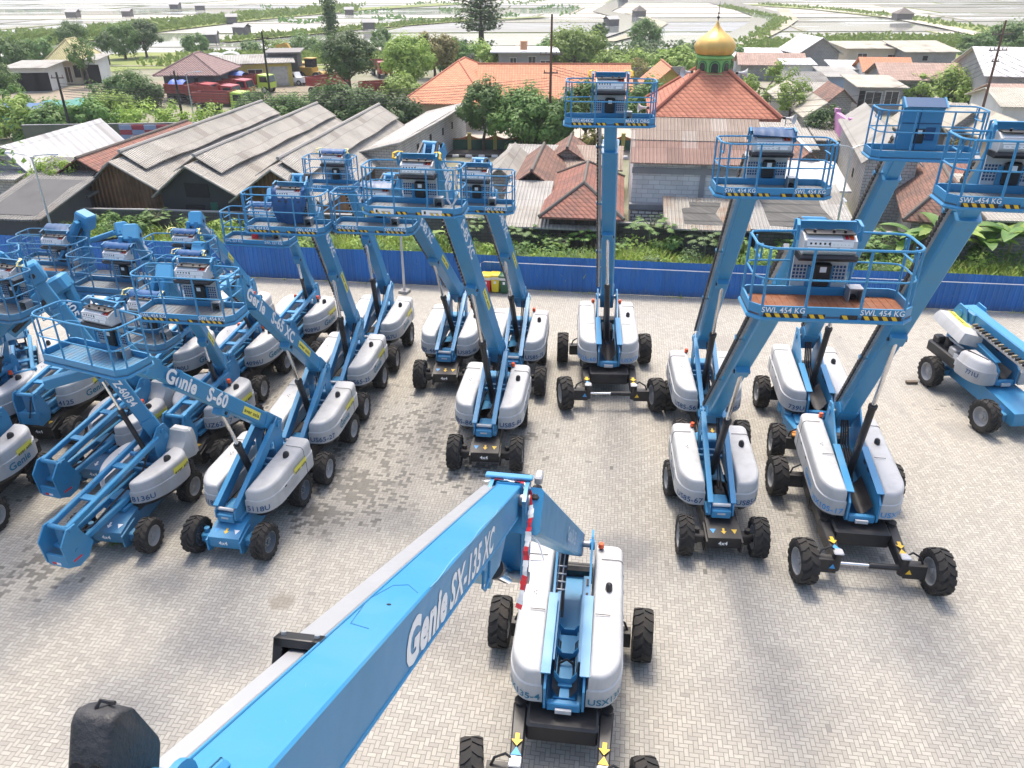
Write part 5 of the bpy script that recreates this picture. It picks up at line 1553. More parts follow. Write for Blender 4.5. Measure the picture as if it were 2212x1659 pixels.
def house(label, A, B, he, depth, hr, kind, roof, wall, cat="house", name=None, oh=.35, group=None, rot=None, hipin=None, opens=(), ridgecap=None, thick=.10, sag=0.0, name_roof="roof", apex=.5, z0=0.0):
    """A, B: photo pixels of the near eave corners at height he"""
    a, b = P(*A, he), P(*B, he)
    r = NB_ROT if rot is None else rot
    e1 = Vector((cos(r), sin(r), 0)); e2 = Vector((-sin(r), cos(r), 0))
    w = abs((b - a).dot(e1)); w = max(1.0, w)
    mid = (a + b) / 2
    o = mid - e1 * (w / 2); o.z = 0
    root = empty(name or "village_house", o, r, label, cat, group)
    wx0, wx1, wy0, wy1 = oh * .6, w - oh * .6, oh * .6, depth - oh * .6
    ax = 'x' if kind in ('gable_x', 'mono', 'flat') else 'y'
    wm = WALLS[wall] if isinstance(wall, str) else wall
    m = MB()
    zt = he - .02
    base = [(wx0, wy0), (wx1, wy0), (wx1, wy1), (wx0, wy1)]
    def htop(x, y):
        if kind == 'mono': return he + (hr - he) * (y / depth) - .04
        if kind == 'monox': return he + (hr - he) * (x / w) - .04
        if kind == 'monoxr': return he + (hr - he) * (1 - x / w) - .04
        return zt
    m.loft([[(x, y, z0) for x, y in base], [(x, y, htop(x, y)) for x, y in base]], wm)
    if kind == 'gable_y':
        k = (hr - he) / (w * apex); xa = w * apex
        za = hr - .06
        for y in (wy0, wy1): m.add([(wx0, y, zt - .01), (wx1, y, zt - .01), (xa, y, za)], [(0, 1, 2)], wm)
    if kind == 'gable_x':
        for x in (wx0, wx1): m.add([(x, wy0, zt - .01), (x, wy1, zt - .01), (x, depth / 2, hr - .06)], [(0, 1, 2)], wm)
    m.build("wall", root, smooth=0)
    rm = roofm(roof, ax if kind != 'hip' else 'h') if isinstance(roof, str) else roof
    R = MB()
    def slab(p, nseg=8):
        """sheet given by 4 corners (eave a, eave b, ridge b, ridge a), thickened, slightly sagging"""
        a_, b_, c_, d_ = [Vector(q) for q in p]
        vs = []; n = nseg
        for t in (0, -thick):
            for i in range(n + 1):
                f = i / n
                for g in (0, .5, 1):
                    q = a_.lerp(b_, f).lerp(d_.lerp(c_, f), g)
                    s = -sag * (4 * f * (1 - f)) * (1 - .0 * g) + (random.uniform(-.5, .5) * sag * .35 if 0 < i < n else 0)
                    vs.append(q + Vector((0, 0, t + s)) if t == 0 else Vector(vs[i * 3 + int(g * 2)]) + Vector((0, 0, t)))
        N3 = (n + 1) * 3; fs = []
        for i in range(n):
            for g in range(2):
                k = i * 3 + g
                fs.append((k, k + 3, k + 4, k + 1)); fs.append((N3 + k, N3 + k + 1, N3 + k + 4, N3 + k + 3))
            fs.append((i * 3, N3 + i * 3, N3 + i * 3 + 3, i * 3 + 3)); k = i * 3 + 2; fs.append((k, k + 3, N3 + k + 3, N3 + k))
        for k0 in (0, n * 3):
            for g in range(2): k = k0 + g; fs.append((k, k + 1, N3 + k + 1, N3 + k))
        R.add(vs, fs, rm)
    if kind == 'gable_y':
        xa = w * apex
        sl = (hr - he) / xa; sr = (hr - he) / (w - xa)
        slab([(-oh, -oh, he - sl * oh), (-oh, depth + oh, he - sl * oh), (xa, depth + oh, hr), (xa, -oh, hr)])
        slab([(w + oh, depth + oh, he - sr * oh), (w + oh, -oh, he - sr * oh), (xa, -oh, hr + .004), (xa, depth + oh, hr + .004)])
    elif kind == 'gable_x':
        s = (hr - he) / (depth / 2)
        slab([(w + oh, -oh, he - s * oh), (-oh, -oh, he - s * oh), (-oh, depth / 2, hr), (w + oh, depth / 2, hr)])
        slab([(-oh, depth + oh, he - s * oh), (w + oh, depth + oh, he - s * oh), (w + oh, depth / 2, hr + .004), (-oh, depth / 2, hr + .004)])
    elif kind == 'mono':
        s = (hr - he) / depth
        slab([(w + oh, -oh, he - s * oh), (-oh, -oh, he - s * oh), (-oh, depth + oh, hr + s * oh), (w + oh, depth + oh, hr + s * oh)])
    elif kind in ('monox', 'monoxr'):
        s = (hr - he) / w; l, h_ = (he - s * oh, hr + s * oh) if kind == 'monox' else (hr + s * oh, he - s * oh)
        slab([(-oh, -oh, l), (-oh, depth + oh, l), (w + oh, depth + oh, h_), (w + oh, -oh, h_)])
    elif kind == 'flat':
        R.box((w / 2, depth / 2, he + .06), (w + 2 * oh, depth + 2 * oh, .16), rm)
    elif kind == 'hip':
        i = hipin if hipin is not None else min(w, depth) / 2
        c = [(-oh, -oh), (w + oh, -oh), (w + oh, depth + oh), (-oh, depth + oh)]
        if w >= depth: t = [(i, depth / 2 - .01), (w - i, depth / 2 - .01), (w - i, depth / 2 + .01), (i, depth / 2 + .01)]
        else: t = [(w / 2 - .01, i), (w / 2 + .01, i), (w / 2 + .01, depth - i), (w / 2 - .01, depth - i)]
        zl = he - .1
        R.loft([[(x, y, zl - .12) for x, y in c], [(x, y, zl) for x, y in c], [(x, y, hr) for x, y in t]], rm)
        rc = MB()
        cap = ridgecap or roofm(roof, 'x')
        for k in range(4): rc.tube([(c[k][0], c[k][1], zl + .02), (t[k][0], t[k][1], hr + .02)], .10, cap, 6)
        rc.tube([(t[0][0], t[0][1], hr + .03), (t[2][0] if w >= depth else t[3][0], t[2][1], hr + .03)], .10, cap, 6)
        rc.build("ridge_cap", root)
    ro = R.build(name_roof, root, smooth=25)
    if ridgecap and kind.startswith('gable'):
        rc = MB()
        if kind == 'gable_y': rc.tube([(w * apex, -oh, hr + .02), (w * apex, depth + oh, hr + .02)], .11, ridgecap, 6)
        else: rc.tube([(-oh, depth / 2, hr + .02), (w + oh, depth / 2, hr + .02)], .11, ridgecap, 6)
        rc.build("ridge_cap", root)
    for op in opens:
        # (kind, face, pos, z, width, height)
        k_, face, q, z, ww, hh = op
        x = MB()
        if face == 'f': c = Vector((q * w, wy0, z)); u = Vector((1, 0, 0)); n = Vector((0, -1, 0))
        elif face == 'r': c = Vector((wx1, q * depth, z)); u = Vector((0, 1, 0)); n = Vector((1, 0, 0))
        else: c = Vector((wx0, q * depth, z)); u = Vector((0, -1, 0)); n = Vector((-1, 0, 0))
        M = Matrix((u, -n, Vector((0, 0, 1)))).transposed().to_4x4(); M.translation = c
        gm = {'window': DARKGLASS, 'door': mat("door_brown", (.09, .045, .025), .6), 'hole': mat("dark_opening", (.012, .012, .012), .9), 'patch': mat("patch_green", (.02, .11, .07), .6), 'shutter': STEEL}[k_]
        x.box((0, -.012, hh / 2), (ww, .05, hh), gm, M=M)
        if k_ in ('window', 'door'):
            for (cx, cz, sx, sz) in ((0, hh, ww + .14, .08), (0, 0, ww + .14, .08), (-ww / 2, hh / 2, .07, hh), (ww / 2, hh / 2, .07, hh), (0, hh / 2, .05, hh)): x.box((cx, -.03, cz), (sx, .07, sz), FRAMEW, M=M)
        x.build({'window': 'window', 'door': 'door', 'hole': 'opening', 'patch': 'patch', 'shutter': 'shutter'}[k_], root, smooth=0)
    root['w'] = w
    return root, w

def village():
    GR = "long workshops with grey corrugated roofs"
    capg = mat("ridge_grey", (.30, .29, .27), .9); capr = mat("ridge_mossy", (.13, .115, .10), .95)
    caporange = mat("ridge_orange", (.40, .15, .09), .85)
    # --- three long workshops on the left with a raised upper roof
    def workshop(label, A, B, hr, depth, wall, opens, ap=.5, raise_=True):
        r, w = house(label, A, B, 2.2, depth, hr, 'gable_y', 'grey', wall, "workshop", "workshop", .3, GR, ridgecap=None, opens=opens, sag=.10, apex=ap)
        up = MB()
        rm = roofm('grey', 'y')
        xa = w * ap
        for s in (-1, 1):
            x1 = xa + s * (w * .30); z1 = hr - (hr - 2.2) * .55 + .32
            n = 10; top = []; 
            for i in range(n + 1):
                y = 1.2 + (depth - 1.0) * i / n; q = .06 * sin(i * 1.7 + w)
                top.append([(xa, y, hr + .34 + q * .5), ((xa + x1) / 2, y, (hr + .34 + z1) / 2 + q), (x1, y, z1 + q), (x1, y, z1 + q - .06), ((xa + x1) / 2, y, (hr + .34 + z1) / 2 + q - .06), (xa, y, hr + .28 + q * .5)])
            up.loft(top if s > 0 else [list(reversed(t)) for t in top], rm)
        up.tube([(xa, 1.1, hr + .37), (xa, depth + .2, hr + .37)], .12, capg, 6)
        up.build("raised_roof", r, smooth=20)
    workshop("workshop with rust brown front wall, leftmost long grey roof", (188, 403), (346, 412), 4.0, 24, 'rustwood', [('hole', 'f', .42, .0, 1.0, .4), ('hole', 'f', .85, .1, .6, .3)], .42)
    workshop("workshop with black tarpaulin front and torn opening, middle long grey roof", (346, 412), (511, 424), 4.0, 24, 'tarpwall', [('hole', 'f', .48, 1.9, 1.6, .9), ('patch', 'f', .66, .3, .5, 1.3), ('hole', 'f', .42, .5, 1.3, .9)], .42)
    workshop("workshop with peeling blue and rust front, its long grey roof behind the raised platforms", (511, 424), (690, 436), 4.1, 24, 'rustwood', [('hole', 'f', .35, .3, .7, 1.4)], .48)
    house("tall block building with a rippled white roof and small square windows", (742, 338), (872, 330), 2.6, 21, 3.6, 'monox', 'pale', 'block', "warehouse", "warehouse", .35, rot=-.20, opens=[('hole', 'r', .25, 2.0, .5, .5), ('hole', 'r', .42, 2.0, .5, .6), ('hole', 'r', .6, 1.9, .4, .6), ('hole', 'r', .75, 1.9, .4, .6)], sag=.12)
    house("long house with a bright white metal roof at the far left", (-40, 362), (72, 354), 2.5, 11.5, 3.9, 'gable_y', 'white', 'block', oh=.4, opens=[('hole', 'f', .5, .3, 1.0, 1.8)])
    house("low house with dark red tiles between the white roof and the rust fronted workshop", (130, 374), (232, 388), 2.2, 15, 3.5, 'gable_y', 'red', 'wood', ridgecap=capr)
    house("grey sheet roofed shed low at the left beyond the light green tree", (38, 402), (150, 407), 2.0, 4.5, 2.9, 'mono', 'grey2', 'block', "shed", "shed")
    house("dark weathered shed roof above the block wall at the left edge", (-60, 466), (92, 464), 1.9, 5.5, 2.9, 'mono', 'grey2', 'dark', "shed", "shed", sag=.08)
    house("small shed with a patched white sheet roof behind the left lamp post", (-50, 385), (40, 380), 2.0, 4.0, 2.6, 'mono', 'pale', 'block', "shed", "shed")
    house("narrow shed roof running down to the rust fronted workshop", (150, 420), (192, 418), 1.9, 5, 2.3, 'mono', 'grey2', 'wood', "shed", "shed")
    # --- centre
    house("tile roofed house with hipped end just left of the straight raised boom", (1178, 461), (1335, 467), 2.4, 10, 3.75, 'hip', 'red', 'wood', ridgecap=capr)
    house("tile roofed house with dark boarded gable behind the hipped one", (1101, 396), (1198, 410), 2.4, 8.5, 3.5, 'gable_y', 'brown', 'wood', ridgecap=capr)
    house("small tile roof with a pale patch behind the dark boarded gable", (1180, 345), (1270, 350), 2.3, 5, 3.3, 'gable_y', 'brown', 'block', ridgecap=capr)
    house("lean-to with pale fibre sheets below the dark boarded gable", (1091, 463), (1172, 459), 1.9, 4.0, 2.8, 'mono', 'pale', 'wood', "lean-to", "lean_to", opens=[('hole', 'f', .5, .2, 1.2, 1.4)])
    house("lean-to strip of corrugated sheets in front of the hipped tile roof", (1101, 485), (1310, 488), 1.7, 1.9, 2.1, 'mono', 'grey', 'darkblock', "lean-to", "lean_to")
    house("grey sheeted gable roof at the foot of the rippled white roof", (1040, 392), (1120, 398), 2.3, 8, 3.4, 'gable_y', 'grey', 'block')
    house("low grey sheet roof by the street behind the tile roofs", (1095, 345), (1230, 348), 2.3, 3.5, 2.7, 'mono', 'pale', 'block', "shed", "shed")
    house("brown sheet roof beside the yellow bush by the street", (1225, 362), (1335, 362), 2.2, 4.0, 2.9, 'mono', 'taupe', 'block', "shed", "shed")
    # --- right of the mosque
    house("low roof of rust streaked sheets below the mosque's block wall", (1448, 487), (1606, 490), 1.9, 3.2, 2.6, 'mono', 'rust', 'darkblock', "lean-to", "lean_to", sag=.05)
    house("wide grey fibre sheet roof between the raised booms at the back of the yard", (1630, 490), (1840, 495), 1.9, 6.0, 2.9, 'mono', 'pale', 'darkblock', "shed", "shed", sag=.07)
    house("white sheet roof house under a small brown tiled gable", (1700, 405), (1825, 408), 2.3, 4.5, 3.0, 'mono', 'white', 'block')
    house("small brown tiled gable with a whitewashed ridge behind the covered platform", (1700, 362), (1785, 364), 2.5, 5, 3.7, 'gable_y', 'brown', 'block', ridgecap=WHITE)
    r, w = house("tall block house with pale corrugated gable roof between the two right hand booms", (1869, 346), (1988, 352), 4.0, 17, 5.3, 'gable_y', 'pale', 'block', opens=[('hole', 'l', .3, 1.8, .5, .6)], rot=-.27, oh=.2)
    wl = MB(); pq = P(1803, 362)
    wl.box((0, 0, 2.1), (.35, 5.0, 4.2), WALLS['pink'], .02); wl.box((0, -2.4, 4.3), (.5, .5, .3), WALLS['pink'], .02); wl.box((.0, 2.4, 4.3), (.45, .45, .35), WALLS['pink'])
    tag(wl.build("boundary_wall", None, pq, 30), "pink painted wall end beside the tall block house", "wall").rotation_euler = (0, 0, NB_ROT)
    house("house with broad brown pantile roof behind the nearest right boom", (1965, 470), (2125, 482), 2.3, 12, 4.2, 'hip', 'brown', 'block', ridgecap=capr, rot=-.35)
    house("house with dark red tiles beside the banana plants at the right", (2075, 440), (2185, 445), 2.5, 8, 3.9, 'gable_y', 'red', 'block', ridgecap=capr, rot=-.35)
    house("block walled house at the right edge behind the banana plants", (2140, 470), (2290, 476), 2.6, 7, 3.4, 'mono', 'grey', 'greyblock')
    cl = "village houses with pale fibre sheet roofs"
    house("cream sheet roofed house just left of the leaning power pole", (2050, 268), (2135, 276), 2.6, 9, 3.9, 'gable_y', 'cream', 'block')
    house("cream sheet roofed house just right of the leaning power pole", (2130, 292), (2240, 300), 2.6, 9, 4.0, 'gable_y', 'cream', 'cream')
    house("cream roofed house behind the blank sided platform", (1985, 290), (2050, 292), 2.5, 8, 3.6, 'gable_y', 'cream', 'dark', opens=[('hole', 'f', .5, .2, 1.0, 1.8)])
    house("long grey sheet roof behind the blank sided platform's rail", (2020, 250), (2100, 250), 2.5, 6, 3.3, 'gable_x', 'grey', 'block')
    house("pale roof farthest right below the bright white hall", (2160, 225), (2290, 232), 2.7, 9, 3.9, 'gable_x', 'cream', 'white')
    house("plum tiled roof at the right edge below the white hall", (2150, 205), (2260, 212), 2.6, 6, 3.6, 'gable_x', 'oldtile', 'block')
    house("two storey hut with white plank side and dark window front", (1850, 183), (1966, 192), 3.0, 8, 3.4, 'mono', 'cream', 'grey', opens=[('window', 'f', .35, 1.0, 1.8, 1.4), ('window', 'f', .75, 1.0, 1.5, 1.5), ('hole', 'f', .1, .3, .7, 2.2)])
    house("small brown tile roof in front of the pale blue house", (1786, 214), (1850, 220), 2.4, 7, 3.6, 'gable_y', 'brown', 'greyblock')
    house("white sheet gable roof beyond the leafy tree by the mosque", (1748, 252), (1815, 244), 2.4, 8, 3.6, 'gable_y', 'cream', 'greyblock')
    house("white and brick tiled roof just right of the tree behind the mosque", (1690, 214), (1755, 210), 2.4, 7, 3.5, 'gable_y', 'cream', 'greyblock')
    house("house of pale grey box shape with slanted white roof", (1698, 140), (1757, 137), 2.7, 5, 3.1, 'mono', 'white', 'white', opens=[('hole', 'f', .45, 1.4, .3, .3)])
    house("tall grey block house with white gable roof near the ponds", (1726, 113), (1818, 113), 3.4, 9, 5.6, 'gable_y', 'white', 'greyblock', opens=[('window', 'f', .27, .8, 1.0, 1.3)], rot=.05)
    house("long low white roof beside the tall grey block house", (1590, 124), (1735, 120), 2.4, 9, 3.4, 'gable_x', 'white', 'white')
    house("long pale red tile roof below the low white roof", (1605, 142), (1730, 134), 2.4, 6, 3.7, 'gable_x', 'oldtile', 'greyblock')
    house("pale blue house among grey sheds near the box shaped house", (1785, 165), (1855, 165), 2.5, 7, 3.0, 'mono', 'pale', 'paleblue')
    house("cream two storey house with brown shutters by the reed bank", (1850, 108), (2005, 100), 3.6, 8, 4.1, 'mono', 'cream', 'cream', opens=[('door', 'f', .18, .9, 1.6, 1.9), ('door', 'f', .52, .9, 1.8, 1.7), ('door', 'f', .85, .9, 1.4, 1.9)], rot=.04)
    house("grey block house with cream roof right of the cream two storey house", (1962, 112), (2067, 110), 3.4, 8, 4.4, 'mono', 'cream', 'greyblock', opens=[('hole', 'f', .4, 2.0, .8, .7)], rot=.04)
    house("small house with bright orange tile roof", (1873, 154), (1965, 151), 2.5, 6, 4.0, 'gable_x', 'orange', 'white', opens=[('hole', 'f', .6, .3, 1.2, 1.6)])
    house("house with long old pink tile roof behind the flowering bush", (1925, 176), (2115, 166), 2.4, 8, 4.0, 'gable_x', 'oldtile', 'greyblock')
    house("low hut roof in front of the tall grey block house", (1700, 176), (1790, 178), 2.2, 6, 2.8, 'mono', 'grey2', 'greyblock', "hut", "hut")
    house("jumbled sheet roofed hut between tree and brown tile roof", (1745, 196), (1800, 198), 2.2, 4, 2.7, 'mono', 'grey', 'greyblock', "hut", "hut")
    house("little white roofed kiosk in front of the cream two storey house", (1808, 150), (1862, 147), 2.3, 6, 2.9, 'mono', 'white', 'paleblue', "hut", "hut")
    house("big hall with bright white roof at the right edge", (2105, 150), (2330, 178), 4.0, 16, 6.5, 'gable_x', 'white', 'grey', "hall", "hall", rot=-.25)
    for i, (u, v, w_, l_) in enumerate(((1660, 295, 75, "low fibre sheet roof right beside the mosque"), (1690, 318, 70, "grey roofed lean-to with loudspeaker pole below it"), (1770, 300, 60, "small grey roof behind the pink wall"))):
        house(l_, (u, v), (u + w_, v + 2), 2.5, 5, 3.1, 'mono', 'grey', 'greyblock', "hut", "hut")
    # --- school, modern house and the other places across the street
    house("long school building with bright orange tile roof", (1040, 205), (1357, 205), 3.0, 11, 5.6, 'gable_x', 'orange', 'cream', "school", "school_building", oh=.7, rot=-.02, opens=[('hole', 'f', .85, .4, 2.0, 2.0), ('hole', 'f', .95, .4, 1.2, 2.0), ('window', 'f', .7, .8, 2.5, 1.5), ('door', 'f', .6, .1, 1.2, 2.2), ('window', 'f', .5, .8, 2.5, 1.5)], ridgecap=caporange)
    house("orange tiled school wing pointing at the grey roofs", (872, 222), (1045, 218), 2.9, 22, 6.0, 'hip', 'orange', 'cream', "school", "school_building", oh=.6, rot=-.12, hipin=9.0, ridgecap=caporange)
    house("small yellow walled house with orange gable left of the mosque", (1405, 188), (1488, 184), 3.0, 9, 5.0, 'gable_y', 'orange', 'yellow', oh=.5, ridgecap=caporange, rot=-.05)
    house("modern grey villa with flat white roof slabs", (1070, 114), (1198, 113), 3.6, 9, 4.0, 'flat', mat("slab_white", (.55, .56, .57), .8), 'grey', "villa", "villa", oh=.8, rot=0, opens=[('window', 'f', .3, .2, 1.0, 2.6), ('window', 'f', .62, .2, 1.2, 2.8), ('window', 'f', .85, .6, 1.6, 1.8)])
    house("house with plum tiled hip roof and slate grey wall", (338, 162), (470, 158), 3.2, 10, 5.3, 'hip', 'purple', 'slate', oh=.6, rot=.05, opens=[('hole', 'f', .62, 2.2, .5, .5)])
    house("yellowish workshop row with three arched grey canopies", (460, 152), (625, 122), 3.3, 6, 3.9, 'mono', 'pale', 'yellow', "workshop", "workshop", rot=.30, opens=[('window', 'f', .2, .8, 2.0, 1.6), ('window', 'f', .5, .8, 2.0, 1.6), ('shutter', 'f', .8, .1, 2.6, 2.6)])
    house("open dark shed behind the yellow excavator", (565, 122), (650, 108), 4.2, 7, 4.6, 'flat', mat("slab_dark", (.20, .19, .18), .8), 'dark', "shed", "shed", rot=.15, opens=[('shutter', 'f', .3, .1, 2.5, 3.4)])
    house("little house with olive pyramid roof and round arched windows", (102, 130), (175, 128), 3.4, 8, 6.0, 'hip', 'olive', 'cream', oh=.5, rot=.1, opens=[('hole', 'f', .2, .9, .9, 1.7), ('door', 'f', .5, .2, .9, 2.2), ('hole', 'f', .8, .9, .9, 1.7)])
    house("white shop row with pastel painted parapet at the far left", (-30, 155), (125, 138), 3.2, 7, 3.5, 'mono', 'pale', 'white', "shop row", "shop_row", rot=.12, opens=[('hole', 'f', .25, .1, 2.6, 2.4), ('hole', 'f', .55, .1, 2.6, 2.4), ('hole', 'f', .85, .1, 2.0, 2.4)])
    house("open fronted white shed right of the olive roofed house", (172, 130), (208, 128), 3.4, 6, 3.7, 'mono', 'pale', 'white', "shed", "shed", rot=.1, opens=[('hole', 'f', .5, .1, 2.4, 2.6)])
    # parapet colours
village()

def mosque():
    Y = 46.5
    root = empty("mosque", FP(0, 0), NB_ROT, "mosque with orange tile roof, green drum and golden onion dome", "mosque")
    Mi = (Matrix.Translation(FP(0, 0)) @ Matrix.Rotation(NB_ROT, 4, 'Z')).inverted()
    L = lambda v: Mi @ v
    # canopy edge corners at z 4.7
    a = L(P(1362, 350, 4.6)); b = L(P(1650, 351, 4.6))
    x0, x1, yf = a.x, b.x, (a.y + b.y) / 2
    ze = 6.6
    y1 = L(P(1530, 252, ze)).y; 
    cx = L(P(1533, 200, 7.5)).x
    w = MB()
    w.box(((x0 + x1) / 2, (yf + .4 + y1 + 9) / 2, 2.25), (x1 - x0 - .4, y1 + 9 - yf - .4, 4.5), WALLS['bigblock'])
    w.build("wall", root, smooth=0)
    t = MB()
    t.box(((x0 + x1) / 2, yf + .36, 3.95), (x1 - x0 - .3, .12, .35), WALLS['grey'])
    for f in (.56, .70): t.box((x0 + (x1 - x0) * f, yf + .35, 3.2), (.32 if f < .6 else .22, .14, 2.6), WALLS['grey'])
    t.box(((x0 + x1) / 2, yf + .2, 1.75), (x1 - x0 - .2, .5, .35), WALLS['grey'])
    t.build("concrete_beam", root, smooth=0)
    lw = MB(); lw.box(((x0 + x1) / 2 - .3, yf - .2, .8), (x1 - x0 - 1, .3, 1.6), block_mat("painted_block", (.62, .62, .61), (.55, .55, .54), (.05, .05, .05), .42, .2, .035, .2)); lw.build("lower_wall", root, smooth=0)
    c = MB()
    for (f0, f1, rm) in ((0, .5, roofm('pinkred', 'x')), (.48, 1.0, roofm('taupe', 'x'))):
        ya, yb = yf - .3 + (y1 - yf + .3) * f0, yf - .3 + (y1 - yf + .3) * f1
        za, zb = 4.55 + (ze - 4.7) * f0 + (.05 if f0 else 0), 4.55 + (ze - 4.7) * f1 + (.05 if f0 else 0)
        c.add([(x0, ya, za), (x1, ya, za), (x1, yb, zb), (x0, yb, zb), (x0, ya, za - .06), (x1, ya, za - .06), (x1, yb, zb - .06), (x0, yb, zb - .06)], [(0, 1, 2, 3), (7, 6, 5, 4), (0, 4, 5, 1), (1, 5, 6, 2), (3, 2, 6, 7), (0, 3, 7, 4)], rm)
    c.build("canopy_roof", root, smooth=0)
    hw = (L(P(1664, 252, ze)).x - L(P(1402, 252, ze)).x) / 2 + .3
    tx = .95; zt = 9.0
    ym = y1 + hw
    rm = roofm('mosque', 'h')
    r = MB()
    sq = lambda h, z: [(cx - h, ym - h, z), (cx + h, ym - h, z), (cx + h, ym + h, z), (cx - h, ym + h, z)]
    r.loft([sq(hw, ze - .25), sq(hw, ze - .05), sq(tx, zt)], rm)
    r.build("tile_roof", root, smooth=0)
    h = MB()
    cap = mat("hip_tile", (.36, .125, .08), .85)
    for sx, sy in ((-1, -1), (1, -1), (1, 1), (-1, 1)): h.tube([(cx + sx * hw, ym + sy * hw, ze), (cx + sx * tx, ym + sy * tx, zt + .03)], .13, cap, 6)
    h.build("ridge_cap", root)
    # green octagonal drum
    G = mat("mosque_green", (.21, .44, .13), .55, dirt=(.12, .33, .08)); GD = mat("mosque_dark_green", (.02, .12, .05), .5)
    ring = lambda rr, z, n=8, o=pi / 8: [(cx + rr * cos(2 * pi * k / n + o), ym + rr * sin(2 * pi * k / n + o), z) for k in range(n)]
    d = MB()
    zd = zt - .35
    d.loft([ring(1.3, zd), ring(1.3, zd + .18), ring(1.15, zd + .22), ring(1.15, zd + 1.02), ring(1.3, zd + 1.1), ring(1.3, zd + 1.25), ring(1.15, zd + 1.28)], G)
    dr = d.build("drum", root, smooth=0)
    for k in range(8):
        ang = 2 * pi * k / 8
        nx, ny = cos(ang), sin(ang); tx_, ty_ = -ny, nx
        rr = 1.15 * cos(pi / 8)
        wv = MB()
        for sc_, off, m_ in ((1.28, .02, GD), (1.0, .035, G), (.82, .05, DARKGLASS)):
            pts = [(-.28 * sc_, .28), (.28 * sc_, .28)] + [(.28 * sc_ * cos(q * pi / 8), .64 + .26 * sc_ * sin(q * pi / 8)) for q in range(9)]
            wv.add([(cx + nx * (rr + off) + tx_ * p, ym + ny * (rr + off) + ty_ * p, zd + z) for p, z in pts], [tuple(range(len(pts)))], m_)
        wv.build("arched_window", root, smooth=0)
    # golden onion dome with ribs
    GOLD = mat("dome_gold", (.66, .42, .12), .42, .35, dirt=(.52, .32, .10), dscale=1.5, streak=True)
    z0 = zd + 1.28; R = 1.34; zs = .70
    prof = [(1.08, 0), (1.20, .10), (R * .96, .40), (R, .72), (R * .97, 1.0), (R * .86, 1.32), (R * .66, 1.64), (R * .44, 1.92), (R * .26, 2.2), (R * .13, 2.5), (R * .05, 2.8), (.02, 3.0)]
    n = 48
    o = MB()
    o.loft([[(cx + q * (1 + .018 * cos(24 * 2 * pi * k / n * .5)) * cos(2 * pi * k / n), ym + q * (1 + .018 * cos(12 * 2 * pi * k / n)) * sin(2 * pi * k / n), z0 + z * zs) for k in range(n)] for q, z in prof], GOLD)
    o.build("onion_dome", root, smooth=80)
    f = MB(); f.cyl((cx, ym, z0 + 2.0), (cx, ym, z0 + 3.2), .035, BLACK, .012)
    for z, q in ((2.25, .09), (2.5, .06)): f.box((cx, ym, z0 + z), (q * 2, q * 2, q * 2), BLACK, q * .6)
    f.build("finial", root)
    # horn loudspeakers on the roof corners: things resting on the mosque
    def horn(p, rz, label):
        e = empty("loudspeaker", p, rz, label, "loudspeaker", "horn loudspeakers on the mosque")
        hm = mat("horn_grey", (.55, .56, .56), .5)
        q = MB(); q.loft([[(x, rr_ * cos(2 * pi * k / 16), rr_ * sin(2 * pi * k / 16)) for k in range(16)] for x, rr_ in ((-.25, .06), (0, .08), (.2, .16), (.34, .30), (.36, .33))], hm, None, True, False); q.build("horn", e)
        q = MB(); q.cyl((-.2, 0, -.5), (-.2, 0, .02), .03, GALV); q.cyl((-.38, 0, 0), (-.22, 0, 0), .09, BLACK); q.build("bracket", e)
    mw = Matrix.Translation(FP(0, 0)) @ Matrix.Rotation(NB_ROT, 4, 'Z')
    horn(mw @ Vector((cx - 1.75, ym - 1.35, zt - .05)), radians(200), "horn loudspeaker on the left of the mosque's green drum")
    horn(mw @ Vector((cx + 1.75, ym - 1.35, zt - .05)), radians(-20), "horn loudspeaker on the right of the mosque's green drum")
    horn(mw @ Vector((cx + hw + .6, ym - hw + .6, ze - .1)), radians(-40), "horn loudspeaker at the right corner of the mosque roof")
    horn(mw @ Vector((cx - hw - .3, ym - hw + 2.6, ze + .1)), radians(180), "horn loudspeaker at the left edge of the mosque roof")
mosque()

# ---------------------------------------------------------------- walls, street, poles, vehicles
def strip(name, pts, w, z, m, kind='structure'):
    mb = MB(); L = []; Rr = []
    pts = [Vector((p.x, p.y, 0)) for p in pts]
    for i, p in enumerate(pts):
        a = pts[max(0, i - 1)]; b = pts[min(len(pts) - 1, i + 1)]
        d = (b - a).normalized(); n = Vector((-d.y, d.x, 0))
        ww = w[i] if isinstance(w, (list, tuple)) else w
        L.append(p + n * ww / 2); Rr.append(p - n * ww / 2)
    vs = [(q.x, q.y, z) for q in L] + [(q.x, q.y, z) for q in Rr]
    k = len(pts)
    mb.add(vs, [(i, k + i, k + i + 1, i + 1) for i in range(k - 1)], m)
    return tag(mb.build(name, smooth=0), kind=kind)
ASPH = mat("asphalt", (.085, .083, .08), .9, dirt=(.15, .14, .125), dscale=.4)
DIRT = mat("bare_earth", (.27, .225, .17), .95, dirt=(.19, .17, .12), dscale=.15, damt=.9, speck=.3)
strip("street", [P(-60, 342), P(250, 322), P(600, 322), P(900, 324), P(1150, 324), P(1400, 330), P(1700, 335)], 6.5, .012, ASPH)
kb = MB()
for k in range(34):
    u = 880 + k * 14
    q0, q1 = P(u, 338 + k * .1), P(u + 13, 338 + (k + 1) * .1)
    kb.beam((q0.x, q0.y, .09), (q1.x, q1.y, .09), .3, .18, WHITE if k % 2 else BLACK)
tag(kb.build("street_kerb"), kind='structure')
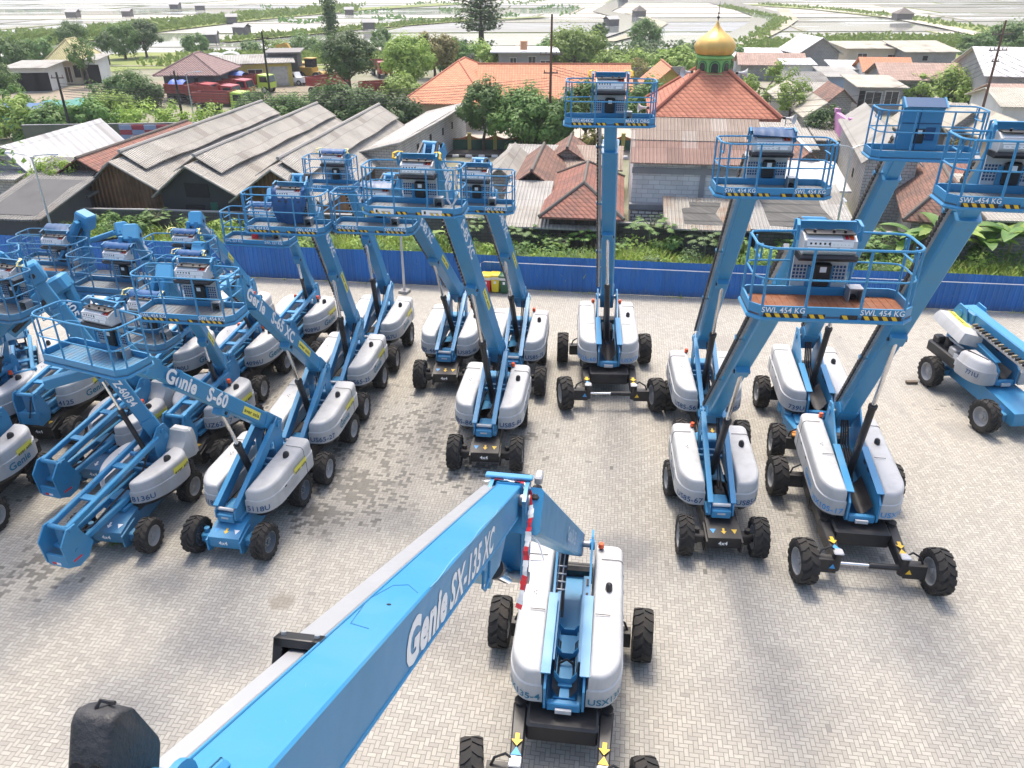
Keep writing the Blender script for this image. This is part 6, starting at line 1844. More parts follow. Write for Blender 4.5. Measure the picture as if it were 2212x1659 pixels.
def wall_line(label, pts, H, m, name="boundary_wall", t=.18):
    c = pts[0]
    root = empty(name, c, 0, label, "wall")
    b = MB()
    for p, q in zip(pts[:-1], pts[1:]):
        p, q = p - c, q - c
        M = frame((p.x, p.y, 0), (q.x - p.x, q.y - p.y, 0)); L = (q - p).length
        b.box((L / 2, 0, H / 2), (L, t, H), m, M=M)
    b.build("masonry", root, smooth=0)
    cp = MB()
    for p, q in zip(pts[:-1], pts[1:]):
        p, q = p - c, q - c
        cp.beam((p.x, p.y, H + .03), (q.x, q.y, H + .03), t + .08, .07, WALLS['grey'])
    cp.build("coping", root, smooth=0)
    return root
dw = WALLS['darkblock']
wall_line("sooty block wall below the workshops on the left", [P(150, 490), P(340, 493), P(620, 503)], 1.2, dw)
wall_line("grey block wall below the tile roofs in the middle", [P(640, 512), P(900, 520), P(1320, 530)], 1.5, dw)
wall_line("grey block wall below the mosque and the sheet roofs on the right", [P(1330, 530), P(1700, 545), P(2000, 556)], 1.4, dw)
wall_line("short grey block wall at the left behind the lamp post", [P(-60, 520), P(110, 500)], 1.5, WALLS['greyblock'])
wall_line("grey block wall behind the small yellow house", [P(1365, 196), P(1475, 194)], 3.0, WALLS['greyblock'])
wall_line("mossy wall of the truck yard behind the street trees", [P(60, 318), P(420, 312), P(620, 306), P(900, 300)], 2.0, mat("mossy_wall", (.15, .16, .11), .9, dirt=(.06, .09, .04), dscale=.6))
def school_wall():
    root = empty("school_wall", P(905, 322), 0, "scalloped yellow and green school wall along the street", "wall")
    c = P(905, 322); g = MB(); y = MB()
    e = P(1400, 324) - c; L = e.length; M = frame((0, 0, 0), e)
    g.box((L / 2, 0, .5), (L, .15, 1.0), mat("school_green", (.05, .13, .09), .8, dirt=(.03, .07, .05)), M=M)
    g.build("masonry", root, smooth=0)
    n = 9
    for k in range(n + 1):
        y.box((L * k / n, -.02, .75), (.35, .3, 1.5), WALLS['yellow'], M=M)
    for k in range(n):
        pts = [(L * (k + f / 8) / n, .98 + .35 * (2 * f / 8 - 1) ** 2) for f in range(9)]
        pl = [(pts[0][0], .9)] + pts + [(pts[-1][0], .9)]
        y.prism(pl, -.09, .09, mat("school_orange", (.42, .16, .05), .8), M=M)
    y.build("coping", root, smooth=0)
school_wall()
def mural():
    root = empty("painted_wall", P(268, 322), 0, "hoarding painted in red and pale blue blocks by the parked car", "wall")
    c = P(268, 322); e = P(374, 322) - c; L = e.length; M = frame((0, 0, 0), e); m = MB()
    rd, bl = mat("mural_red", (.38, .06, .08), .7, dirt=(.2, .05, .06)), mat("mural_blue", (.28, .36, .50), .7, dirt=(.16, .2, .28))
    for i in range(4):
        for j in range(5): m.box((L * (i + .5) / 4, 0, .22 + .44 * j), (L / 4 - .01, .12, .43), rd if (i + j) % 2 else bl, M=M)
    m.build("panel", root, smooth=0)
mural()
strip("school_yard", [P(940, 305), P(1380, 305)], 14, .006, mat("sandy_court", (.42, .38, .32), .95, dirt=(.3, .28, .23), dscale=.3))
strip("truck_yard", [P(-60, 235), P(250, 205), P(420, 190), P(700, 200)], 26, .008, DIRT)
strip("village_lane", [P(1640, 330), P(1800, 320), P(2100, 330), P(2260, 350)], 5, .012, mat("lane_grey", (.25, .24, .22), .95, dirt=(.17, .16, .15), dscale=.5))
def power_pole(label, base, H, arms, ang=0.0, mt=None):
    r = empty("power_pole", base, ang, label, "power pole", "power poles")
    mm = mt or mat("pole_brown", (.14, .075, .05), .85, dirt=(.08, .05, .04))
    p = MB(); p.cyl((0, 0, 0), (0, 0, H), .15, mm, .09, 10); p.build("pole", r)
    for z, w in arms:
        a = MB(); a.box((0, 0, z), (w, .09, .10), mat("crossarm", (.11, .09, .08), .8))
        for k in range(5 if w > 1.5 else 3):
            x = -w / 2 + .1 + (w - .2) * k / (4 if w > 1.5 else 2)
            a.cyl((x, 0, z + .05), (x, 0, z + .28), .05, mat("insulator", (.18, .10, .07), .3), .03, 8)
        a.build("crossarm", r)
    return r
power_pole("brown power pole in front of the orange school roof", P(1186, 330), 11.6, ((8.4, 2.0), (6.9, 1.3)))
power_pole("tall power pole among the cream roofs on the right", P(2105, 300), 10.8, ((9.6, 2.2), (8.2, 2.0), (7.2, .8)), .2)
power_pole("dark power pole by the parked trucks on the left", P(590, 250), 9.0, ((8.3, 1.4),), 0, BLACK)
power_pole("dark pole behind the painted hoarding", P(160, 310), 6.5, ((6.0, 1.2),), 0, BLACK)
power_pole("thin pole beside the green canvas shelters", P(400, 285), 6.0, ((5.5, .9),), 0, BLACK)
def cable(label, p, q, n=5, sagv=.7, dz=.25):
    c = MB()
    for k in range(n):
        o = Vector((0, .12 * k, -dz * k))
        c.tube([(p + o).lerp(q + o, t / 10) - Vector((0, 0, sagv * 4 * (t / 10) * (1 - t / 10))) for t in range(11)], .018, BLACK, 4)
    tag(c.build("power_line"), label, "power line", "power lines")
k1, k2, k3 = P(1186, 330), P(2105, 300), P(160, 310)
cable("bundle of power lines strung from the school pole to the left", k1 + Vector((0, 0, 6.5)), k3 + Vector((0, 0, 5.5)), 6, 1.0)
cable("bundle of power lines strung from the school pole behind the mosque", k1 + Vector((0, 0, 7.5)), P(1700, 320) + Vector((0, 0, 5)), 4, .9)
cable("power lines fanning from the leaning right pole to the right edge", k2 + Vector((0, 0, 8.2)), P(2400, 330) + Vector((0, 0, 6)), 5, .7, .4)
cable("power lines from the leaning right pole across to the village lane", k2 + Vector((0, 0, 8.4)), P(1690, 345) + Vector((0, 0, 5)), 5, 1.2, .5)

def vehicle_wheels(root, pts, r=.38, w=.24):
    for x, y in pts:
        m = MB(); m.cyl((x, y - w / 2, r), (x, y + w / 2, r), r, RUBBER, n=16); m.cyl((x, y - w / 2 - .01, r), (x, y + w / 2 + .01, r), r * .55, RIM, n=12); m.build("wheel", root)
def pickup():
    g = P(632, 183); r = empty("pickup_truck", g, radians(165), "white pickup truck parked by the yellow machines", "pickup truck")
    m = MB(); WP = mat("car_white", (.75, .75, .75), .25)
    m.prism([(-2.5, .45), (2.45, .45), (2.5, .8), (2.35, 1.05), (1.2, 1.12), (.55, 1.72), (-.9, 1.75), (-1.15, 1.12), (-2.5, 1.1)], -.88, .88, WP)
    m.build("body", r)
    m = MB(); m.prism([(1.1, 1.14), (.56, 1.66), (.1, 1.66), (.1, 1.14)], -.89, .89, DARKGLASS); m.prism([(.0, 1.14), (.0, 1.66), (-.82, 1.68), (-1.02, 1.14)], -.89, .89, DARKGLASS); m.box((-1.8, 0, 1.08), (1.3, 1.5, .06), BLACK); m.build("window", r)
    vehicle_wheels(r, [(1.55, .8), (1.55, -.8), (-1.55, .8), (-1.55, -.8)])
pickup()
def dark_car():
    g = P(306, 334); r = empty("pickup_truck", g, radians(200), "black pickup parked on the street beside the red tile roof", "pickup truck")
    m = MB(); m.prism([(-2.3, .4), (2.2, .4), (2.25, .8), (1.2, .98), (.6, 1.6), (-.7, 1.62), (-1.0, 1.0), (-2.3, 1.0)], -.85, .85, mat("car_black", (.02, .022, .025), .25)); m.build("body", r)
    m = MB(); m.prism([(1.1, 1.0), (.58, 1.54), (-.62, 1.55), (-.85, 1.0)], -.86, .86, DARKGLASS); m.build("window", r)
    vehicle_wheels(r, [(1.4, .78), (1.4, -.78), (-1.4, .78), (-1.4, -.78)], .34)
dark_car()
def dump_truck(u, v, ang, cab, label, load=None):
    g = P(u, v); r = empty("dump_truck", g, ang, label, "dump truck", "tipper trucks parked in the yard")
    rd = mat("tipper_red", (.28, .04, .033), .5, dirt=(.25, .07, .05), dscale=1.5)
    m = MB()
    for y in (-1.15, 1.15): m.box((-1.2, y, 1.75), (4.6, .08, 1.1), rd)
    for k in range(6):
        for y in (-1.2, 1.2): m.box((-3.3 + .82 * k, y, 1.75), (.1, .06, 1.1), rd)
    m.box((1.1, 0, 1.85), (.08, 2.3, 1.3), rd); m.box((-3.5, 0, 1.75), (.08, 2.3, 1.1), rd); m.box((-1.2, 0, 1.22), (4.6, 2.3, .08), mat("tipper_bed", (.12, .07, .055), .9))
    m.build("tipper_body", r)
    m = MB(); m.box((-.6, 0, .85), (6.2, .9, .25), BLACK); m.build("frame", r)
    m = MB(); m.prism([(1.3, .7), (3.0, .7), (3.1, 1.4), (2.85, 2.35), (1.4, 2.45)], -1.05, 1.05, cab)
    m.build("cab", r)
    m = MB(); m.prism([(3.07, 1.5), (2.86, 2.25), (2.9, 2.25), (3.12, 1.5)], -.9, .9, DARKGLASS); m.prism([(1.7, 1.5), (2.85, 1.5), (2.72, 2.2), (1.7, 2.2)], -1.06, 1.06, DARKGLASS); m.build("window", r)
    vehicle_wheels(r, [(2.3, 1), (2.3, -1), (-1.6, 1), (-1.6, -1), (-2.7, 1), (-2.7, -1)], .48, .34)
    if load:
        t = MB(); t.loft([[(-3.0 + .3 * k, y * 1.05, 2.2 + (.5 + .12 * sin(k * 1.7)) * (1 - y * y) ) for y in (-1, -.6, -.2, .2, .6, 1)] for k in range(8)], mat("load_tarp", (.02, .09, .38), .5), None, False, False, False); t.build("load_tarp", r)
LIME = mat("cab_lime", (.38, .55, .06), .4); REDC = mat("cab_red", (.33, .035, .04), .4)
for (u, v, c, l, ld) in ((425, 222, REDC, "tipper truck with blue tarpaulin nearest the slate house", 1), (490, 243, LIME, "tipper truck with a lime green cab front of the row", 0), (470, 226, REDC, "tipper truck second in the row, long red body", 0), (500, 212, REDC, "tipper truck third in the row", 0), (548, 200, LIME, "tipper truck farthest in the row, beside the white pickup", 1), (430, 205, REDC, "tipper truck under the arched canopies", 1)):
    dump_truck(u, v, radians(-12), c, l, ld)
dump_truck(715, 200, radians(60), REDC, "red tipper truck half hidden behind the street trees", 0)
dump_truck(826, 165, radians(-70), REDC, "red truck cab seen between the bushy trees", 0)
dump_truck(838, 215, radians(20), REDC, "red tipper truck below the bright bush", 0)
def excavator():
    g = P(655, 165); r = empty("excavator", g, radians(150), "yellow excavator with bent arm behind the white pickup", "excavator")
    yl = mat("plant_yellow", (.55, .34, .06), .5, dirt=(.3, .2, .08))
    for y in (-1.2, 1.2):
        m = MB(); m.prism([(-2, .2), (-1.7, 0), (1.7, 0), (2, .2), (2, .6), (1.7, .85), (-1.7, .85), (-2, .6)], y - .28, y + .28, BLACK); m.build("track", r)
    m = MB(); m.box((-.6, 0, 1.6), (3.0, 2.4, 1.2), yl, .1); m.build("body", r)
    m = MB(); m.box((.4, .75, 2.3), (1.4, .9, 1.5), yl, .08); m.box((.45, .75, 2.5), (1.45, .95, .8), DARKGLASS); m.build("cab", r)
    m = MB(); m.beam((.8, -.2, 1.8), (3.0, -.2, 4.6), .4, .6, yl); m.beam((3.0, -.2, 4.6), (5.2, -.2, 4.2), .4, .5, yl); m.build("boom", r)
    m = MB(); m.beam((5.0, -.2, 4.3), (5.8, -.2, 2.2), .3, .4, yl); m.prism([(5.5, 2.2), (6.2, 2.0), (6.1, 1.2), (5.4, 1.3)], -.6, .2, BLACK); m.build("bucket_arm", r)
excavator()
def loader():
    g = P(678, 176); r = empty("wheel_loader", g, radians(-20), "yellow wheel loader with dark bucket beside the excavator", "wheel loader")
    yl = mat("plant_yellow", (.55, .34, .06), .5)
    m = MB(); m.box((-1, 0, 1.5), (3, 1.8, 1.2), yl, .1); m.box((1.2, 0, 1.1), (1.6, 1.4, .7), yl, .1); m.build("body", r)
    m = MB(); m.box((-.2, 0, 2.6), (1.3, 1.4, 1.3), DARKGLASS, .05); m.box((-.2, 0, 3.3), (1.5, 1.6, .12), yl); m.build("cab", r)
    m = MB(); m.beam((1.5, .6, 1.5), (3.0, .6, .6), .2, .3, yl); m.beam((1.5, -.6, 1.5), (3.0, -.6, .6), .2, .3, yl); m.prism([(2.8, 1.2), (3.6, .1), (2.9, .0), (2.6, .4)], -1.4, 1.4, BLACK); m.build("bucket_arm", r)
    vehicle_wheels(r, [(1.3, 1), (1.3, -1), (-1.5, 1), (-1.5, -1)], .75, .5)
loader()
def shelters():
    tm = [mat("canvas_teal", (.05, .22, .19), .7, dirt=(.03, .13, .12)), mat("canvas_rust", (.30, .10, .06), .7), mat("canvas_blue", (.05, .12, .25), .7)]
    for i, (u, v, w_, m_, l) in enumerate(((165, 268, 5.5, 0, "teal canvas shelter on the truck yard's near edge"), (60, 275, 6, 2, "dark blue canvas stall left of the teal shelter"), (215, 262, 4.0, 0, "small teal stall with reddish side cloth"))):
        g = P(u, v); r = empty("canvas_shelter", g, .1, l, "stall", "canvas stalls")
        t = MB(); n = 8
        t.loft([[(-w_ / 2 + w_ * k / n, -1.8, 2.1 + .1 * sin(k)), (-w_ / 2 + w_ * k / n, 0, 2.5 + .08 * sin(k * 2)), (-w_ / 2 + w_ * k / n, 1.8, 2.2)] for k in range(n + 1)], tm[m_], None, False, False, False)
        t.build("canvas", r, smooth=60)
        s = MB(); s.quad((-w_ / 2, -1.7, 0), (-w_ / 2 + w_ * .6, -1.7, 0), (-w_ / 2 + w_ * .6, -1.7, 2.0), (-w_ / 2, -1.7, 2.0), tm[(m_ + 1) % 3]); s.quad((-w_ / 2 + w_ * .62, -1.72, .3), (w_ / 2, -1.72, .3), (w_ / 2, -1.72, 2.0), (-w_ / 2 + w_ * .62, -1.72, 2.0), tm[0]); s.build("side_cloth", r)
        for x in (-w_ / 2, w_ / 2):
            for y in (-1.75, 1.75):
                p = MB(); p.cyl((x, y, 0), (x, y, 2.15), .05, BLACK); p.build("post", r)
shelters()
def canopies():
    for i in range(3):
        g = P(440 + 32 * i, 168 - 4 * i); r = empty("arched_canopy", g, .3, ["arched canopy nearest the plum tiled roof", "middle one of the three arched canopies", "arched canopy nearest the excavator"][i], "canopy", "arched canopies")
        m = MB(); n = 10
        m.loft([[(-1.6 * cos(pi * k / n), y, 2.6 + .8 * sin(pi * k / n)) for k in range(n + 1)] for y in (-3, 1.5)], mat("canopy_grey", (.30, .31, .33), .6), None, False, False, False); m.build("roof", r)
        for x in (-1.5, 1.5):
            for y in (-2.9, 1.4): p = MB(); p.cyl((x, y, 0), (x, y, 2.7), .05, GALV); p.build("post", r)
canopies()
def signboard():
    g = P(1232, 300); r = empty("notice_board", g, 0, "white notice board of the school on two posts", "sign")
    m = MB(); m.box((0, 0, 3.4), (2.2, .08, 1.3), WHITE); m.build("panel", r)
    t = MB()
    for k in range(4): t.box((0, -.05, 3.85 - .26 * k), (1.7 - .3 * (k % 2), .01, .09), STEEL)
    t.build("lettering", r)
    for x in (-1, 1): p = MB(); p.cyl((x, .06, 0), (x, .06, 4.0), .05, GALV); p.build("post", r)
signboard()
def roof_tank():
    g = P(1132, 113, 3.8); m = MB(); m.cyl((0, 3, .12), (0, 3, 1.4), .6, mat("tank_orange", (.50, .25, .13), .6), .55, 18)
    tag(m.build("water_tank", None, g), "orange water tank standing on the villa's flat roof", "water tank")
roof_tank()
# ---------------------------------------------------------------- ground beyond the fence
def ground_material():
    m, nt, b = new_mat("ground_earth")
    p = pos(nt)
    f = ramp(nt, noise(nt, p, .02, 5, .6), (.35, .65))
    c = mixc(nt, f, (.30, .275, .225), (.20, .20, .13))
    g = ramp(nt, noise(nt, p, .25, 5, .6), (.4, .65))
    c = mixc(nt, math_n(nt, 'MULTIPLY', g, .6), c, (.13, .15, .07))
    nt.links.new(c, b.inputs['Base Color']); b.inputs['Roughness'].default_value = .95
    MATS['ground_earth'] = m
    return m
mb = MB()
mb.quad((-1600, -60, -.03), (1600, -60, -.03), (2600, 3200, -.03), (-2600, 3200, -.03), ground_material())
tag(mb.build("ground", smooth=0), kind='structure')

# ---------------------------------------------------------------- salt ponds, dikes, canal
def pond_mat(name, col, rough, fl, wet):
    m, nt, b = new_mat(name)
    p = pos(nt)
    v = vscale(nt, p, (.02, .05, 0))
    f = ramp(nt, noise(nt, v, 1.0, 5, .6), (wet - .12, wet + .12))
    c = mixc(nt, f, col, fl)
    nt.links.new(c, b.inputs['Base Color'])
    nt.links.new(math_n(nt, 'ADD', math_n(nt, 'MULTIPLY', f, .75), rough), b.inputs['Roughness'])
    b.inputs['IOR'].default_value = 1.33
    return m
PONDS = [pond_mat("pond_full", (.30, .31, .29), .05, (.42, .40, .34), .66), pond_mat("pond_half", (.28, .28, .26), .06, (.40, .385, .33), .50), pond_mat("pond_dry", (.30, .29, .26), .12, (.43, .405, .35), .36), pond_mat("pond_grey", (.22, .225, .22), .10, (.25, .25, .235), .45)]
DIKE = mat("dike_earth", (.36, .33, .26), .95, dirt=(.17, .19, .08), dscale=.06, damt=.9)
DIKEG = mat("dike_grass", (.21, .24, .07), .95, dirt=(.13, .18, .05), dscale=.08, damt=.9)
random.seed(11)
def pond_field():
    rows = [152]
    while rows[-1] < 1100: rows.append(rows[-1] + random.choice((16, 22, 30, 40)) * (1 + (rows[-1] - 150) / 420))
    banks = MB()
    mbs = [MB() for _ in PONDS]
    sk = lambda x, y: (x + (y - 150) * .16, y + x * .05)
    for r0, r1 in zip(rows[:-1], rows[1:]):
        xm = r1 * .85 + 60
        x = -xm
        while x < xm:
            w = random.uniform(55, 140) * (1 + r0 / 700)
            x1 = x + w
            g = .55 + r0 / 500
            right = x > 0
            wgt = (6, 3, 1, .6) if right else (3, 4, 4, 1.5)
            k = random.choices(range(4), wgt)[0]
            c = [sk(x + g, r0 + g * .6), sk(x1 - g, r0 + g * .6), sk(x1 - g, r1 - g * .6), sk(x + g, r1 - g * .6)]
            mbs[k].quad(*[(a, b, .02) for a, b in c], PONDS[k])
            # bank round the pond
            a0, a1 = sk(x, r0), sk(x1, r0); b0 = sk(x, r1)
            hm = DIKEG if random.random() < .25 else DIKE
            for p, q in ((a0, a1), (a0, b0)):
                banks.beam((*p, .06), (*q, .06), .7 * g + .2, .2, hm, ch=0)
            x = x1
    for k, m in enumerate(mbs): tag(m.build("pond_water", smooth=0), kind='structure')
    tag(banks.build("pond_bank", smooth=0), kind='structure')
pond_field()
def band(name, px, w, z, m):
    return strip(name, [P(*q) for q in px], w, z, m)
for i, (px, w) in enumerate((([(-60, 104), (150, 88), (330, 66), (520, 44), (760, 22), (1000, 8)], (16, 14, 14, 14, 16, 18)), ([(1640, 10), (1800, 22), (1960, 40), (2120, 66), (2260, 96)], (22, 18, 14, 11, 9)), ([(480, 92), (800, 62), (1000, 46), (1180, 38)], (5, 5, 6, 6)))):
    band("grass_dike", px, w, .30 + .01 * i, DIKEG)
CANAL = pond_mat("canal_water", (.24, .26, .25), .04, (.26, .27, .25), .9)
band("canal_water", [(1560, 6), (1625, 22), (1668, 36), (1668, 50), (1640, 66), (1600, 84), (1560, 98), (1480, 108)], (16, 15, 15, 14, 12, 10, 8, 6), .32, CANAL)
band("canal_water", [(1340, 2), (1320, 16), (1300, 26), (1370, 42), (1345, 58), (1320, 70), (1280, 84)], (10, 9, 8, 10, 8, 7, 6), .33, CANAL)
band("dike_path", [(1690, 20), (1708, 44), (1688, 60), (1640, 84), (1600, 104)], (5, 5, 4, 4, 3), .34, DIKE)
band("dike_path", [(1750, 20), (1900, 34), (2040, 60), (2180, 92)], 5, .34, mat("path_pale", (.42, .39, .32), .95))
band("dike_path", [(1310, 92), (1400, 70), (1430, 52), (1360, 30)], 4, .345, DIKE)
tag(strip("reed_bed", [P(-80, 160), P(300, 130), P(700, 128), P(1100, 128), P(1500, 122), P(1900, 120), P(2300, 118)], 34, .05, DIKEG), kind='structure')

def hut(u, v, w, label, pyr=False):
    g = P(u, v); r = empty("pond_hut", g, random.uniform(-.4, .5), label, "hut", "huts on the salt ponds")
    wd = mat("hut_boards", (.16, .145, .13), .9, dirt=(.10, .09, .08), dscale=2)
    m = MB(); m.box((0, 0, 1.3), (w, w * .8, 2.0), wd); 
    for x in (-1, 1):
        for y in (-1, 1): m.box((x * w * .45, y * w * .35, .2), (.15, .15, .5), wd)
    m.build("wall", r)
    m = MB(); a, b = w / 2 + .3, w * .4 + .3
    if pyr: m.loft([[(-a, -b, 2.2), (a, -b, 2.2), (a, b, 2.2), (-a, b, 2.2)], [(-.1, -.1, 4.0), (.1, -.1, 4.0), (.1, .1, 4.0), (-.1, .1, 4.0)]], mat("hut_thatch", (.17, .15, .13), .95))
    else: m.prism([(-b, 2.2), (0, 3.1), (b, 2.2), (b, 2.12), (0, 3.0), (-b, 2.12)], -a, a, mat("hut_sheet", (.40, .39, .37), .8), lambda p, q, t: (t, p, q))
    m.build("roof", r)
for i, (u, v, w, l, py) in enumerate(((502, 52, 4, "grey pond hut with pale roof on the long grass dike", 0), (524, 78, 4.5, "pond hut with white roof below the grass dike", 0), (453, 96, 5, "pond hut with pale sheet roof nearest the left reeds", 0), (380, 21, 5, "far white roofed hut left of the middle", 0), (433, 24, 5, "far low hut just right of the white roofed one", 0), (160, 40, 5, "far hut with small roof at the left", 0), (797, 66, 4, "weathered pond hut left of the big tree", 0), (755, 34, 4, "pond hut in front of the scrub at the upper left", 0), (277, 38, 4, "small hut far left on the ponds", 0), (1320, 58, 4.6, "grey plank pump house standing by the canal", 0), (1380, 38, 5, "pond hut with pointed thatched roof", 1), (1346, 6, 5, "farthest tiny hut right of the big tree", 0), (1948, 44, 7, "broad grey pond hut with steep roof below the dike road", 1))):
    hut(u, v, w * .8, l, py)

# ---------------------------------------------------------------- foliage
def leaf_mat(name, c1, c2):
    if name in MATS: return MATS[name]
    m, nt, b = new_mat(name)
    p = pos(nt)
    oi = N(nt, "ShaderNodeObjectInfo")
    f = ramp(nt, noise(nt, p, 1.7, 3, .6), (.35, .65))
    c = mixc(nt, f, c1, c2)
    h = N(nt, "ShaderNodeHueSaturation"); nt.links.new(c, h.inputs['Color'])
    nt.links.new(math_n(nt, 'ADD', math_n(nt, 'MULTIPLY', oi.outputs['Random'], .5), .75), h.inputs['Value'])
    nt.links.new(h.outputs[0], b.inputs['Base Color'])
    b.inputs['Roughness'].default_value = .55
    tr = N(nt, "ShaderNodeBsdfTranslucent"); nt.links.new(h.outputs[0], tr.inputs[0])
    mx = N(nt, "ShaderNodeMixShader"); mx.inputs[0].default_value = .35
    nt.links.new(b.outputs[0], mx.inputs[1]); nt.links.new(tr.outputs[0], mx.inputs[2])
    out = [n for n in nt.nodes if n.type == 'OUTPUT_MATERIAL'][0]
    nt.links.new(mx.outputs[0], out.inputs[0])
    MATS[name] = m
    return m
L_DARK = leaf_mat("leaf_dark", (.058, .118, .028), (.10, .18, .045))
L_MID = leaf_mat("leaf_mid", (.085, .19, .036), (.15, .27, .055))
L_LIME = leaf_mat("leaf_lime", (.19, .31, .045), (.31, .43, .075))
L_YEL = leaf_mat("leaf_yellow", (.22, .21, .05), (.30, .26, .08))
L_GREY = leaf_mat("leaf_greyish", (.10, .13, .10), (.15, .18, .14))
L_GRASS = leaf_mat("leaf_grass", (.20, .30, .04), (.32, .40, .08))
BARK = mat("bark", (.09, .07, .055), .95, dirt=(.16, .14, .12), dscale=3)
_crown = {}
def leafcard(mb, p, n, s, m, rnd):
    n = n.normalized()
    u = n.cross(Vector((rnd.uniform(-1, 1), rnd.uniform(-1, 1), rnd.uniform(-1, 1))))
    if u.length < .01: u = Vector((1, 0, 0))
    u.normalize(); v = n.cross(u)
    a = s * rnd.uniform(.7, 1.3); b = a * .5
    mb.add([p - u * a, p + v * b - n * a * .15, p + u * a, p - v * b - n * a * .15], [(0, 1, 2, 3)], m)
def crown_mesh(key, m, clumps, leaves, size, seed, flat=1.0, spread=.55, droop=0.0, m2=None):
    """unit crown (radius about 1, centre at 0): leaf faces gathered in clumps spread over an uneven volume"""
    k = (key, m.name)
    if k in _crown: return _crown[k]
    rnd = random.Random(seed); mb = MB()
    for c in range(clumps):
        while True:
            q = Vector((rnd.uniform(-1, 1), rnd.uniform(-1, 1), rnd.uniform(-1, 1)))
            if .18 < q.length < 1: break
        q = q.normalized() * (q.length ** .5) * (.62 + .3 * rnd.random())
        q.z *= flat
        cr = rnd.uniform(.14, .36) * (spread / .55)
        mm = m2 if (m2 and rnd.random() < .3) else m
        for l in range(leaves):
            d = Vector((rnd.gauss(0, 1), rnd.gauss(0, 1), rnd.gauss(0, .75))).normalized()
            p = q + d * cr * (rnd.random() ** .35)
            p.z -= droop * rnd.random() * .3
            n = d + Vector((0, 0, .6)) + q * .4
            leafcard(mb, p, n, size, mm, rnd)
    o = mb.build("crown", smooth=0); _crown[k] = o.data
    bpy.data.objects.remove(o)
    return _crown[k]
def trunk_mb(H, r, seed, spread=.5, limbs=5):
    rnd = random.Random(seed); mb = MB()
    pts = [Vector((0, 0, 0))]
    for k in range(1, 5): pts.append(Vector((rnd.uniform(-.06, .06) * H * k / 4, rnd.uniform(-.06, .06) * H * k / 4, H * k / 4)))
    for i in range(4): mb.cyl(pts[i], pts[i + 1], r * (1 - .18 * i), BARK, r * (1 - .18 * (i + 1)), 8)
    for l in range(limbs):
        b = pts[2].lerp(pts[4], l / max(1, limbs - 1)); a = l * 2.4 + seed
        e = b + Vector((cos(a) * spread, sin(a) * spread, .45 * H * rnd.uniform(.5, 1)))
        mid = b.lerp(e, .5) + Vector((0, 0, -.05 * H))
        mb.cyl(b, mid, r * .45, BARK, r * .3, 6); mb.cyl(mid, e, r * .3, BARK, r * .12, 6)
    return mb
TREE_KINDS = {
    'broad': dict(c=(46, 85), s=.068, flat=.78), 'round': dict(c=(52, 85), s=.068, flat=.95), 'airy': dict(c=(28, 55), s=.062, flat=.85), 'big': dict(c=(72, 110), s=.050, flat=.82), 'bush': dict(c=(30, 75), s=.09, flat=.7), 'far': dict(c=(14, 26), s=.17, flat=.75),
}
TREEN = [0]
def tree(label, base, H, R, m, kind='broad', cat="tree", trunk=.45, name="broadleaf_tree", group="trees", m2=None, zs=None):
    TREEN[0] += 1
    i = TREEN[0]
    r = empty(name, base, i * 1.3, label, cat, group)
    t = TREE_KINDS[kind]
    zc = H - R * t['flat'] * (zs or 1) * .9
    if trunk:
        trunk_mb(max(.5, zc * .9), max(.06, R * .07), i, R * .5).build("trunk", r)
    cm = crown_mesh((kind, i % 3, m2.name if m2 else ''), m, t['c'][0], t['c'][1], t['s'], 5 + i % 3, t['flat'], m2=m2)
    o = link("crown", cm, r, (0, 0, zc))
    o.scale = (R * random.uniform(.92, 1.1), R * random.uniform(.92, 1.1), R * (zs or 1) * random.uniform(.92, 1.08))
    return r
random.seed(23)
ST = "street trees by the school and the truck yard"
